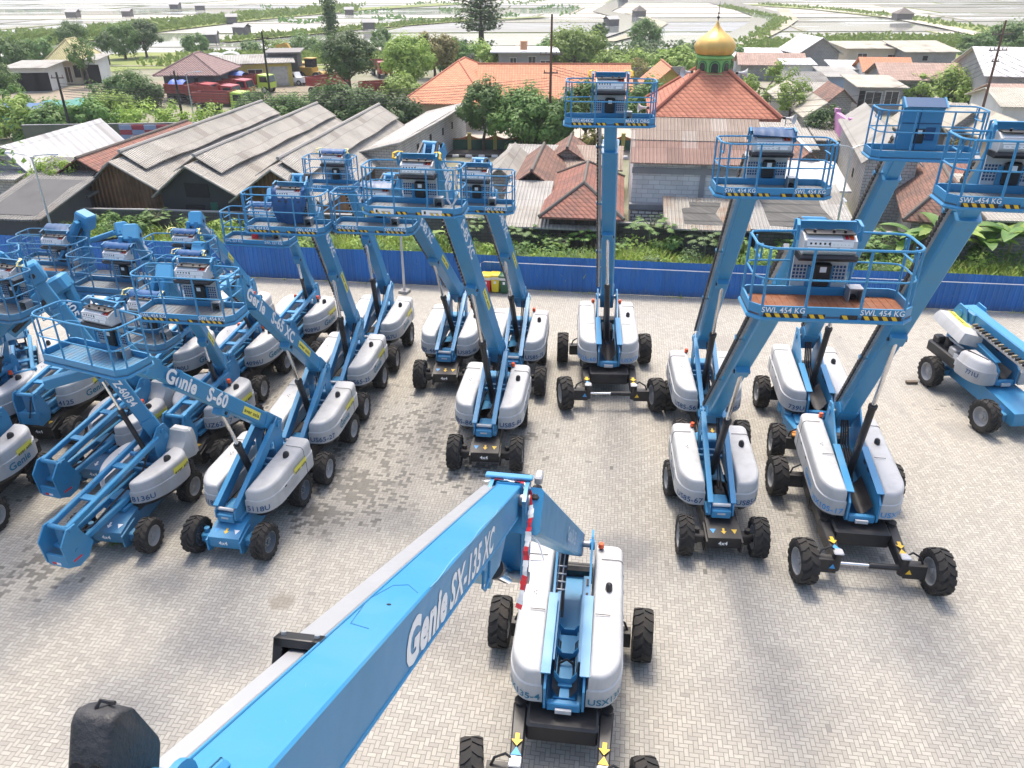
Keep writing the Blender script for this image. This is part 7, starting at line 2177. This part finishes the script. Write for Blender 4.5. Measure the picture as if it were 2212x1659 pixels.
# along the street and the truck-yard wall: (u, v base, height, radius, material, kind, label)
for (u, v, H, R, m, k, l) in (
    (1128, 330, 5.6, 3.5, L_MID, 'big', "broad green street tree left of the school pole, first of the pair"),
    (1046, 325, 6.3, 2.7, L_MID, 'round', "dense round green tree left of the school's notice board"),
    (1185, 333, 4.6, 2.8, L_MID, 'broad', "green street tree under the brown power pole"),
    (1265, 330, 6.4, 3.0, L_MID, 'broad', "green tree behind the left rail of the straight raised platform"),
    (1400, 320, 6.0, 3.2, L_MID, 'broad', "green tree between school and mosque"),
    (850, 300, 4.2, 3.2, L_DARK, 'broad', "dark round tree at the far end of the third long grey roof"),
    (790, 296, 4.6, 3.4, L_DARK, 'big', "dark green tree behind the middle long grey roof"),
    (735, 292, 5.0, 3.2, L_DARK, 'broad', "dark green tree left of the middle long roof's far end"),
    (640, 288, 4.0, 3.0, L_MID, 'big', "green tree above the leftmost long grey roof's far end"),
    (560, 285, 4.0, 3.2, L_MID, 'big', "green tree right of the curved lamp post"),
    (700, 280, 3.8, 2.6, L_MID, 'broad', "green tree in front of the red tipper truck"),
    (470, 296, 3.4, 2.6, L_LIME, 'airy', "yellowing tree just right of the curved lamp post"),
    (395, 300, 3.9, 2.9, L_LIME, 'airy', "yellow green tree in front of the painted hoarding"),
    (320, 302, 3.8, 2.9, L_LIME, 'airy', "thin yellow green tree left of the painted hoarding"),
    (250, 285, 4.2, 3.2, L_LIME, 'big', "light green tree in front of the teal shelters"),
    (205, 300, 3.8, 3.0, L_MID, 'broad', "green bushes left of the painted hoarding"),
    (115, 300, 3.4, 3.6, L_MID, 'broad', "creeper covered bushes on the left yard wall"),
    (40, 300, 4.0, 3.0, L_LIME, 'broad', "light bushes at the left end of the yard wall"),
    (290, 235, 4.2, 3.6, L_MID, 'big', "papaya like green tree beside the open dirt yard"),
    (322, 235, 3.6, 2.6, L_DARK, 'broad', "dark tree in front of the slate grey wall"),
    (240, 235, 3.4, 2.8, L_MID, 'airy', "small green tree on the dirt yard"),
    (38, 245, 3.2, 2.2, L_MID, 'airy', "small papaya tree on the left of the dirt yard"),
    (98, 185, 3.6, 2.2, L_MID, 'airy', "small tree in front of the pastel shops"),
    (195, 190, 6.6, 2.6, L_MID, 'airy', "slender tree in front of the olive roof"),
    (10, 220, 4.6, 2.6, L_MID, 'broad', "dark tree at the left edge above the dirt yard"),
    (760, 232, 8.6, 3.6, L_DARK, 'big', "tall dark tree between excavator and bright bush"),
    (730, 190, 7.2, 3.0, L_DARK, 'airy', "thin branched dark tree right of the excavator"),
    (885, 185, 7.0, 4.6, L_LIME, 'big', "bright lime green bushy tree left of the orange school wing"),
    (872, 218, 3.4, 3.4, L_LIME, 'broad', "low lime green bush below the bright bushy tree"),
    (940, 170, 6.8, 4.0, L_YEL, 'broad', "yellowish brown tree behind the bright bushy tree"),
    (985, 160, 5.2, 4.0, L_MID, 'broad', "green tree behind the orange school wing"),
    (1040, 158, 4.6, 3.6, L_LIME, 'broad', "light green bush left of the grey villa"),
    (1240, 150, 6.8, 6.0, L_LIME, 'big', "large light green tree right of the grey villa"),
    (1170, 152, 3.0, 3.0, L_LIME, 'bush', "low light green bush in front of the grey villa"),
    (1330, 160, 3.2, 4.2, L_LIME, 'bush', "low bright hedge behind the school roof's right end"),
    (1375, 195, 4.4, 2.4, L_YEL, 'airy', "dry yellow shrub at the right end of the school roof"),
    (1395, 150, 3.4, 4.4, L_LIME, 'bush', "low bright hedge left of the mosque dome"),
    (1460, 150, 3.6, 4.4, L_LIME, 'bush', "low bright hedge behind the small yellow house"),
    (1020, 215, 5.5, 1.8, L_GREY, 'airy', "greyish blue shrub against the orange school wing"),
    (1655, 225, 5.6, 4.0, L_LIME, 'airy', "loose leafed light tree to the right of the mosque roof"),
    (1700, 275, 5.2, 2.8, L_LIME, 'airy', "leafy light tree by the mosque's right loudspeaker"),
    (1770, 345, 4.6, 1.9, L_DARK, 'round', "dark narrow tree beside the pink wall"),
    (1585, 150, 4.0, 2.4, L_MID, 'round', "small round green tree right of the mosque dome"),
    (2050, 215, 3.6, 5.0, L_LIME, 'big', "wide flowering bush in front of the old pink tile roof"),
    (1975, 208, 3.0, 3.2, L_LIME, 'broad', "light bush left of the wide flowering bush"),
    (2075, 340, 2.2, 2.0, L_YEL, 'airy', "dry shrub at the foot of the leaning power pole"),
    (1282, 345, 2.4, 1.3, L_YEL, 'round', "clipped yellow round bush by the street kerb"),
    (2185, 115, 6.5, 7.0, L_MID, 'big', "green tree clump at the upper right corner"),
    (2110, 118, 4.5, 5.0, L_MID, 'broad', "green bushes left of the bright white hall"),
    (140, 445, 3.6, 2.1, L_LIME, 'airy', "feathery light green tree left of the rust fronted workshop"),
    (190, 462, 2.2, 1.9, L_MID, 'broad', "green shrub at the corner of the rust fronted workshop"),
    (130, 470, 2.4, 2.0, L_DARK, 'round', "dark green tree beneath the feathery light tree")):
    tree(l, P(u, v), H, R, m, k, group=ST)
# trees out by the ponds
for (u, v, H, R, m, k, l) in (
    (165, 112, 5.8, 3.7, L_MID, 'big', "spreading green tree alone at the left edge of the ponds"),
    (272, 128, 6.4, 3.8, L_MID, 'big', "dark round tree right of the spreading one"),
    (318, 124, 6.8, 3.7, L_DARK, 'big', "second dark round tree, beside the first"),
    (238, 140, 5.5, 2.4, L_DARK, 'broad', "dark slender tree left of the two dark round ones"),
    (425, 110, 3.4, 3.0, L_MID, 'broad', "low round bush beside the pale roofed pond hut"),
    (826, 108, 4.6, 3.0, L_MID, 'broad', "small round tree left of the big pond side tree"),
    (1390, 103, 5.6, 4.2, L_MID, 'big', "round bushy tree standing by the pond path"),
    (1296, 93, 4.6, 2.6, L_DARK, 'round', "little dark tree left of the round bushy one"),
    (545, 118, 2.8, 3.6, L_MID, 'broad', "green bushes right of the reed bank"),
    (660, 118, 3.8, 6.5, L_MID, 'big', "broad leafy bank of bushes left of the ivy covered stump"),
    (600, 122, 3.2, 5.0, L_LIME, 'broad', "light creeper mound behind the open dark shed"),
    (430, 140, 2.2, 3.4, L_MID, 'bush', "low bushes beside the dark fence of the dirt yard"),
    (30, 138, 4.2, 4.4, L_MID, 'broad', "dark bushes behind the pastel shops"),
    (95, 130, 3.8, 4.0, L_MID, 'broad', "dark bushes left of the olive roof"),
    (1500, 118, 3.0, 6.0, L_MID, 'bush', "low hedge right of the round bushy tree"),
    (1200, 118, 3.0, 6.0, L_MID, 'bush', "low green scrub left of the little dark tree"),
    (970, 122, 3.6, 3.8, L_MID, 'broad', "dark scrub left of the big pond side tree")):
    tree(l, P(u, v), H, R, m, k, group="trees and bushes by the ponds")
def hedge(u0, u1, v0, v1, H, m, label):
    a, b = P(u0, v0), P(u1, v1); n = max(3, int((b - a).length / 2.2))
    mb = MB(); rnd = random.Random(n)
    for i in range(n * 60):
        q = a.lerp(b, rnd.random()); p = q + Vector((rnd.uniform(-1.3, 1.3), rnd.uniform(-1.3, 1.3), H * (rnd.random() ** .6)))
        leafcard(mb, p, Vector((rnd.uniform(-1, 1), -rnd.random(), .8)), .42, m, rnd)
    r = empty("hedge", a, 0, label, "hedge", "clipped hedges"); mb.M = None
    o = mb.build("leaves", None, smooth=0); o.parent = r; o.matrix_parent_inverse = Matrix.Translation(-a)
hedge(1390, 1545, 132, 133, 3.6, L_DARK, "tall dark creeper hedge behind the villa, left of the mosque dome")
hedge(800, 1065, 122, 124, 3.0, L_DARK, "dark hedge under the big pond side tree")
hedge(1270, 1420, 128, 130, 3.2, L_DARK, "dark creeper hedge right of the light green tree")
def layered_tree():
    g = P(1040, 118); r = empty("almond_tree", g, 0, "big tree with layered spreading branches at the edge of the ponds", "tree")
    H = 15.5; t = MB(); rnd = random.Random(4)
    for x in (-.35, .45): t.cyl((x, 0, 0), (x * .4, 0, H * .35), .35, BARK, .26, 8)
    t.cyl((0, 0, H * .33), (0, 0, H * .97), .28, BARK, .06, 8)
    c = MB()
    for k in range(11):
        z = H * (.30 + .065 * k); R = (6.4 * (1 - (k / 12.5)) ** .7 + .6) * (1 if k % 2 else .82)
        for b in range(7):
            a = b * 2 * pi / 7 + k * .7 + rnd.uniform(-.3, .3); l = R * rnd.uniform(.6, 1.05)
            e = Vector((cos(a) * l, sin(a) * l, z + rnd.uniform(0, .7)))
            t.cyl((0, 0, z - .3), e, .09, BARK, .03, 5)
            for q in range(30):
                f = rnd.uniform(.3, 1.08); p = Vector((e.x * f, e.y * f, z + .5 * f)) + Vector((rnd.gauss(0, .55), rnd.gauss(0, .55), rnd.gauss(.1, .3)))
                leafcard(c, p, Vector((rnd.gauss(0, .4), rnd.gauss(0, .4), 1)), .48, L_DARK, rnd)
    t.build("trunk", r); c.build("crown", r, smooth=0)
layered_tree()
def ivy_stump():
    g = P(718, 128); r = empty("ivy_tree", g, 0, "tall narrow ivy covered tree trunk above the truck yard", "tree")
    t = MB(); t.cyl((0, 0, 0), (.3, 0, 10), .5, BARK, .3, 8); t.build("trunk", r)
    c = MB(); rnd = random.Random(9)
    for k in range(1300):
        z = rnd.random() * 10.3 + .8; a = rnd.random() * 6.28; R = (1.25 + .35 * sin(z * 1.3)) * rnd.random() ** .4 * (1.15 if z > 7 else .95) * (1.2 - .25 * (z > 10.3))
        leafcard(c, Vector((cos(a) * R + .03 * z, sin(a) * R, z)), Vector((cos(a), sin(a), .5)), .3, L_DARK, rnd)
    c.build("crown", r, smooth=0)
ivy_stump()
def bare_tree(u, v, H, label):
    g = P(u, v); r = empty("bare_tree", g, 0, label, "tree", "leafless trees before the school roof"); m = MB(); rnd = random.Random(u)
    def grow(p, d, l, rr, n):
        e = p + d * l; m.cyl(p, e, rr, mat("bare_bark", (.16, .09, .06), .9), rr * .6, 5)
        if n:
            for _ in range(3): grow(e, (d + Vector((rnd.gauss(0, .35), rnd.gauss(0, .35), .2))).normalized(), l * .72, rr * .6, n - 1)
    for _ in range(3): grow(Vector((0, 0, 0)), Vector((rnd.gauss(0, .2), rnd.gauss(0, .2), 1)).normalized(), H * .42, .10, 3)
    m.build("branch", r)
bare_tree(985, 245, 4.6, "leafless brown tree in front of the orange wing"); bare_tree(1022, 250, 3.6, "smaller leafless tree right of the first"); bare_tree(1052, 215, 4.2, "leafless tree by the grey shrub")

# ---------------------------------------------------------------- weed strip between fence and village
def weeds():
    rnd = random.Random(5); g = MB()
    def patchy(a, b): return .5 + .5 * sin(a * .55 + 1.3 * sin(b * .9 + a * .21))
    for i in range(26000):
        a = rnd.uniform(-30, 34); b = rnd.uniform(.15, 6.5) if a < -5 else rnd.uniform(.15, 5.4)
        q = FP(a, b); k = patchy(a, b)
        h = (.45 + .75 * rnd.random()) * (.6 + .6 * k)
        ang = rnd.random() * 6.28; w = rnd.uniform(.02, .045); le = rnd.uniform(.1, .5) * h
        d = Vector((cos(ang), sin(ang), 0)); n = Vector((-d.y, d.x, 0)) * w
        p0 = q; p1 = q + d * le * .3 + Vector((0, 0, h * .65)); p2 = q + d * le + Vector((0, 0, h * rnd.uniform(.75, 1.0)))
        m = L_GRASS if rnd.random() < .75 else (L_LIME if rnd.random() < .6 else L_YEL)
        g.add([p0 - n, p0 + n, p1 + n * .8, p1 - n * .8, p2], [(0, 1, 2, 3), (3, 2, 4)], m)
    for i in range(24000):
        a = rnd.uniform(-30, 34); b = rnd.uniform(.6, 6.5); k = patchy(a * 1.7 + 4, b)
        if k < .30: continue
        q = FP(a, b, .1 + (.35 + .14 * b) * k * rnd.random() ** .7); leafcard(g, q, Vector((rnd.gauss(0, .5), rnd.gauss(0, .5) - .3, 1)), .12, L_MID if rnd.random() < .5 + .3 * sin(a * .8) else L_LIME, rnd)
    for i in range(900):
        a = rnd.uniform(-16, 26)
        if sin(a * 1.1) + sin(a * 2.7 + 1) < .5: continue
        q = FP(a, -rnd.random() * .3); h = .05 + .15 * rnd.random(); n = Vector((rnd.gauss(0, 1), rnd.gauss(0, 1), 0)).normalized() * .02
        g.add([q - n, q + n, q + Vector((rnd.gauss(0, .05), rnd.gauss(0, .05), h))], [(0, 1, 2)], L_GRASS)
    c0 = P(255, 1172)
    for i in range(160):
        q = c0 + Vector((rnd.gauss(0, .12), rnd.gauss(0, .07), 0)); n = Vector((rnd.gauss(0, 1), rnd.gauss(0, 1), 0)).normalized() * .008
        g.add([q - n, q + n, q + Vector((rnd.gauss(0, .03), rnd.gauss(0, .03), .04 + .06 * rnd.random()))], [(0, 1, 2)], L_GRASS)
    tag(g.build("grass", smooth=0), kind='stuff')
    g = MB()
    for c in range(95):
        a = rnd.uniform(-28, 32); b = rnd.uniform(1.6, 5.2); q = FP(a, b); R = rnd.uniform(.45, .95); H = rnd.uniform(.7, 1.5) * (.7 + .09 * b)
        m = rnd.choice((L_MID, L_MID, L_DARK, L_LIME)); sz = rnd.choice((.06, .09, .13))
        for i in range(int(230 * .09 / sz)):
            d = Vector((rnd.gauss(0, 1), rnd.gauss(0, 1), rnd.gauss(0, 1))).normalized() * rnd.random() ** .35
            leafcard(g, q + Vector((d.x * R, d.y * R, H * .5 + d.z * H * .5)), Vector((d.x, d.y - .3, d.z + .7)), sz, m, rnd)
    tag(g.build("undergrowth", smooth=0), kind='stuff')
weeds()
def papaya(u, v, H, R, label, m=L_MID):
    r = empty("papaya_plant", P(u, v), random.random() * 6, label, "plant", "broad leaved plants behind the fence"); rnd = random.Random(u)
    t = MB(); t.cyl((0, 0, 0), (0, 0, H * .85), .07, mat("stem_green", (.16, .18, .10), .8), .04, 6); c = MB()
    for k in range(38):
        a = k * 2.4; el = rnd.uniform(-.1, 1.0); l = R * rnd.uniform(.55, 1.0)
        e = Vector((cos(a) * cos(el) * l, sin(a) * cos(el) * l, H * .72 + sin(el) * l * .6))
        t.cyl((0, 0, H * .70), e, .012, mat("stem_green", (.16, .18, .10), .8), .008, 4)
        for f in range(7):
            b = a + (f - 3) * .45; s = .27 * R * (1.15 - abs(f - 3) * .13)
            d = Vector((cos(b), sin(b), -.25 - .1 * rnd.random())); n = Vector((-sin(b), cos(b), 0)) * s * .15
            c.add([e, e + d * s * .5 + n, e + d * s, e + d * s * .5 - n], [(0, 1, 2, 3)], m)
    t.build("stem", r); c.build("leaves", r, smooth=0)
for (u, v, H, R, l) in ((1400, 552, 2.5, 1.35, "tall papaya with lobed leaves right of the straight raised boom"), (1262, 548, 1.7, 1.1, "papaya plant below the hipped tile roof"), (1205, 556, 1.4, .9, "small papaya left of its neighbour by the hipped roof"), (1130, 545, 1.7, 1.1, "papaya plant behind the yellow bin"), (1520, 560, 1.9, 1.3, "dark papaya left of the covered platform's boom"), (1575, 566, 1.5, 1.0, "papaya just left of the covered platform's boom"), (1010, 530, 1.8, 1.2, "papaya plant behind the three middle boom lifts"), (1330, 560, 1.2, .9, "low papaya at the foot of the straight raised boom"), (345, 500, 1.4, 1.0, "leafy plant in front of the tarpaulin fronted workshop"), (420, 505, 1.2, .9, "leafy plant right of the torn tarpaulin"), (1900, 570, 1.6, 1.2, "papaya between the two right hand booms"), (1700, 560, 1.3, 1.0, "leafy plant behind the rusty floored platform")):
    papaya(u, v, H, R, l, L_DARK if 'dark' in l else L_MID)
def banana(u, v, H, n, label):
    r = empty("banana_plant", P(u, v), random.random() * 6, label, "banana plant", "banana plants behind the fence"); rnd = random.Random(u + v)
    t = MB(); t.cyl((0, 0, 0), (0, 0, H * .55), .11, mat("banana_stem", (.22, .22, .09), .7), .07, 8); t.build("stem", r)
    for k in range(n):
        a = k * 2.39 + rnd.random() * .5; L = H * rnd.uniform(.55, .85); up = rnd.uniform(.35, 1.1); c = MB(); vs = []
        d = Vector((cos(a), sin(a), 0)); sdv = Vector((-sin(a), cos(a), 0)); S = 9
        for i in range(S + 1):
            f = i / S; p = Vector((0, 0, H * .5)) + d * (L * f * cos(up * (1 - .5 * f))) + Vector((0, 0, L * (sin(up) * f - .55 * f * f)))
            w = .30 * H / 2.6 * (sin(pi * min(1, f * .92 + .06)) ** .6) * (1 if i < S else .1)
            vs += [p - sdv * w + Vector((0, 0, w * .35)), p, p + sdv * w + Vector((0, 0, w * .35))]
        c.add(vs, [q for i in range(S) for q in ((i * 3, i * 3 + 1, i * 3 + 4, i * 3 + 3), (i * 3 + 1, i * 3 + 2, i * 3 + 5, i * 3 + 4))], L_LIME if rnd.random() < .55 else L_MID)
        c.build("leaf", r, smooth=60)
for (u, v, H, n, l) in ((2020, 582, 3.3, 9, "banana plant left of the nearest right boom"), (1965, 578, 2.9, 8, "smaller banana plant next to the one by the right boom"), (2165, 588, 3.9, 10, "large banana plant at the right end behind the fence"), (2110, 590, 3.0, 8, "banana plant just right of the nearest right boom"), (2220, 592, 3.4, 9, "banana plant cut by the right edge"), (1775, 566, 2.8, 7, "banana plant behind the covered console of the rusty platform"), (1830, 572, 2.0, 6, "low banana plant behind the rusty platform's rail"), (925, 548, 1.8, 6, "young banana plant behind the low left platform")):
    banana(u, v, H, n, l)
for (u, v, H, R, m, l) in ((300, 505, 1.2, 1.8, L_MID, "green shrub before the sooty wall"), (235, 505, 1.3, 1.6, L_MID, "shrub left along the sooty wall"), (480, 520, 1.3, 1.6, L_LIME, "light shrub before the sooty wall's right part"), (570, 520, 1.5, 1.6, L_MID, "shrub behind the draped platform"), (170, 520, 1.2, 1.4, L_MID, "creeper mound behind the left lamp post"), (1450, 556, 1.3, 1.4, L_MID, "shrub right of the tall papaya"), (1620, 566, 1.2, 1.4, L_LIME, "light shrub behind the covered platform's boom"), (1860, 545, 1.6, 1.8, L_MID, "dense shrub under the pale corrugated gable house"), (2060, 560, 1.6, 1.8, L_MID, "dense shrub among the banana plants"), (1080, 555, 1.0, 1.3, L_LIME, "light shrub behind the bins"), (60, 515, 1.1, 1.4, L_DARK, "dark shrub at the left end of the fence")):
    tree(l, P(u, v), H, R, m, 'bush', "shrub", 0, "shrub", "shrubs behind the fence")
def overhang():
    r = empty("overhanging_branch", D(-60, 330, 9.0), 0, "leafy branch reaching in from the left edge, close to the camera", "branch"); rnd = random.Random(3)
    t = MB(); c = MB(); p0 = Vector((-.4, 0, .2))
    for k in range(6):
        e = Vector((rnd.uniform(.1, .52), rnd.uniform(-.3, .3), rnd.uniform(-.55, .42))); t.cyl(p0, e, .012, BARK, .004, 5)
        for q in range(26):
            f = rnd.uniform(.35, 1.05); leafcard(c, p0.lerp(e, f) + Vector((rnd.gauss(0, .07), rnd.gauss(0, .07), rnd.gauss(0, .07))), Vector((rnd.gauss(0, .5), rnd.gauss(0, .5), 1)), .055, L_MID, rnd)
    t.build("branch", r); c.build("leaves", r, smooth=0)
overhang()
# reeds along the pond edge and on the dikes, far woods
def reeds():
    rnd = random.Random(8); g = MB()
    def along(px, n, w, s, H):
        pts = [P(*q) for q in px]
        for i in range(n):
            k = rnd.randrange(len(pts) - 1); q = pts[k].lerp(pts[k + 1], rnd.random())
            q = q + Vector((rnd.uniform(-w, w) * .5, rnd.uniform(-w, w), H * rnd.random()))
            leafcard(g, q, Vector((rnd.gauss(0, .5), -.6 - rnd.random(), .5)), s * rnd.uniform(.5, 1.2), L_GRASS if rnd.random() < .85 else L_LIME, rnd)
    along([(380, 134), (700, 130), (1100, 126)], 2000, 9, .6, 1.3)
    along([(1100, 126), (1500, 120), (1720, 110)], 1600, 9, .55, 1.2)
    along([(1600, 112), (1850, 96), (2060, 96), (2260, 110)], 2600, 9, .7, 2.0)
    along([(-60, 104), (150, 88), (330, 66), (520, 44), (760, 22)], 2600, 11, 1.1, 2.6)
    along([(480, 92), (800, 62), (1000, 46)], 700, 3, .9, 1.2)
    along([(1640, 10), (1800, 22), (1960, 40), (2120, 66)], 500, 9, .9, 1.0)
    along([(1560, 14), (1690, 44), (1630, 86)], 500, 4, .9, 1.2)
    tag(g.build("reeds", smooth=0), kind='stuff')
    g = MB()
    for i in range(5200):
        x = rnd.uniform(-620, 120); y = 760 + 120 * rnd.random() - .12 * x
        if x > -100 and rnd.random() < (x + 100) / 220: continue
        leafcard(g, Vector((x, y, rnd.random() ** .8 * (15 + 6 * sin(x * .05)) )), Vector((rnd.gauss(0, .5), -1, .5)), 4.2, L_DARK if rnd.random() < .6 else L_MID, rnd)
    tag(g.build("forest", smooth=0), kind='stuff')
    g = MB()
    for i in range(1100):
        u = rnd.uniform(560, 1250); k = rnd.choice((0, 1, 2)); v = 50 - 16 * k - (u - 560) * .022 + 3 * sin(u * .05 + k) + rnd.gauss(0, 1.2)
        if sin(u * .031 + 2 * k) < -.2: continue
        leafcard(g, P(u, v) + Vector((0, 0, rnd.random() * 1.3)), Vector((rnd.gauss(0, .5), -1, .6)), .8, L_MID, rnd)
    tag(g.build("scrub", smooth=0), kind='stuff')
reeds()

# ---------------------------------------------------------------- air: pale haze over the plain
def haze():
    m = bpy.data.materials.new("haze_air"); m.use_nodes = True; nt = m.node_tree
    for n in list(nt.nodes): nt.nodes.remove(n)
    o = nt.nodes.new("ShaderNodeOutputMaterial"); v = nt.nodes.new("ShaderNodeVolumePrincipled")
    v.inputs['Color'].default_value = (.90, .95, 1.0, 1); v.inputs['Density'].default_value = .0003; v.inputs['Anisotropy'].default_value = .3
    nt.links.new(v.outputs[0], o.inputs['Volume'])
    b = MB(); b.box((0, 1620, 11.5), (6000, 3420, 26), m)
    tag(b.build("haze", smooth=0), kind='stuff')
haze()
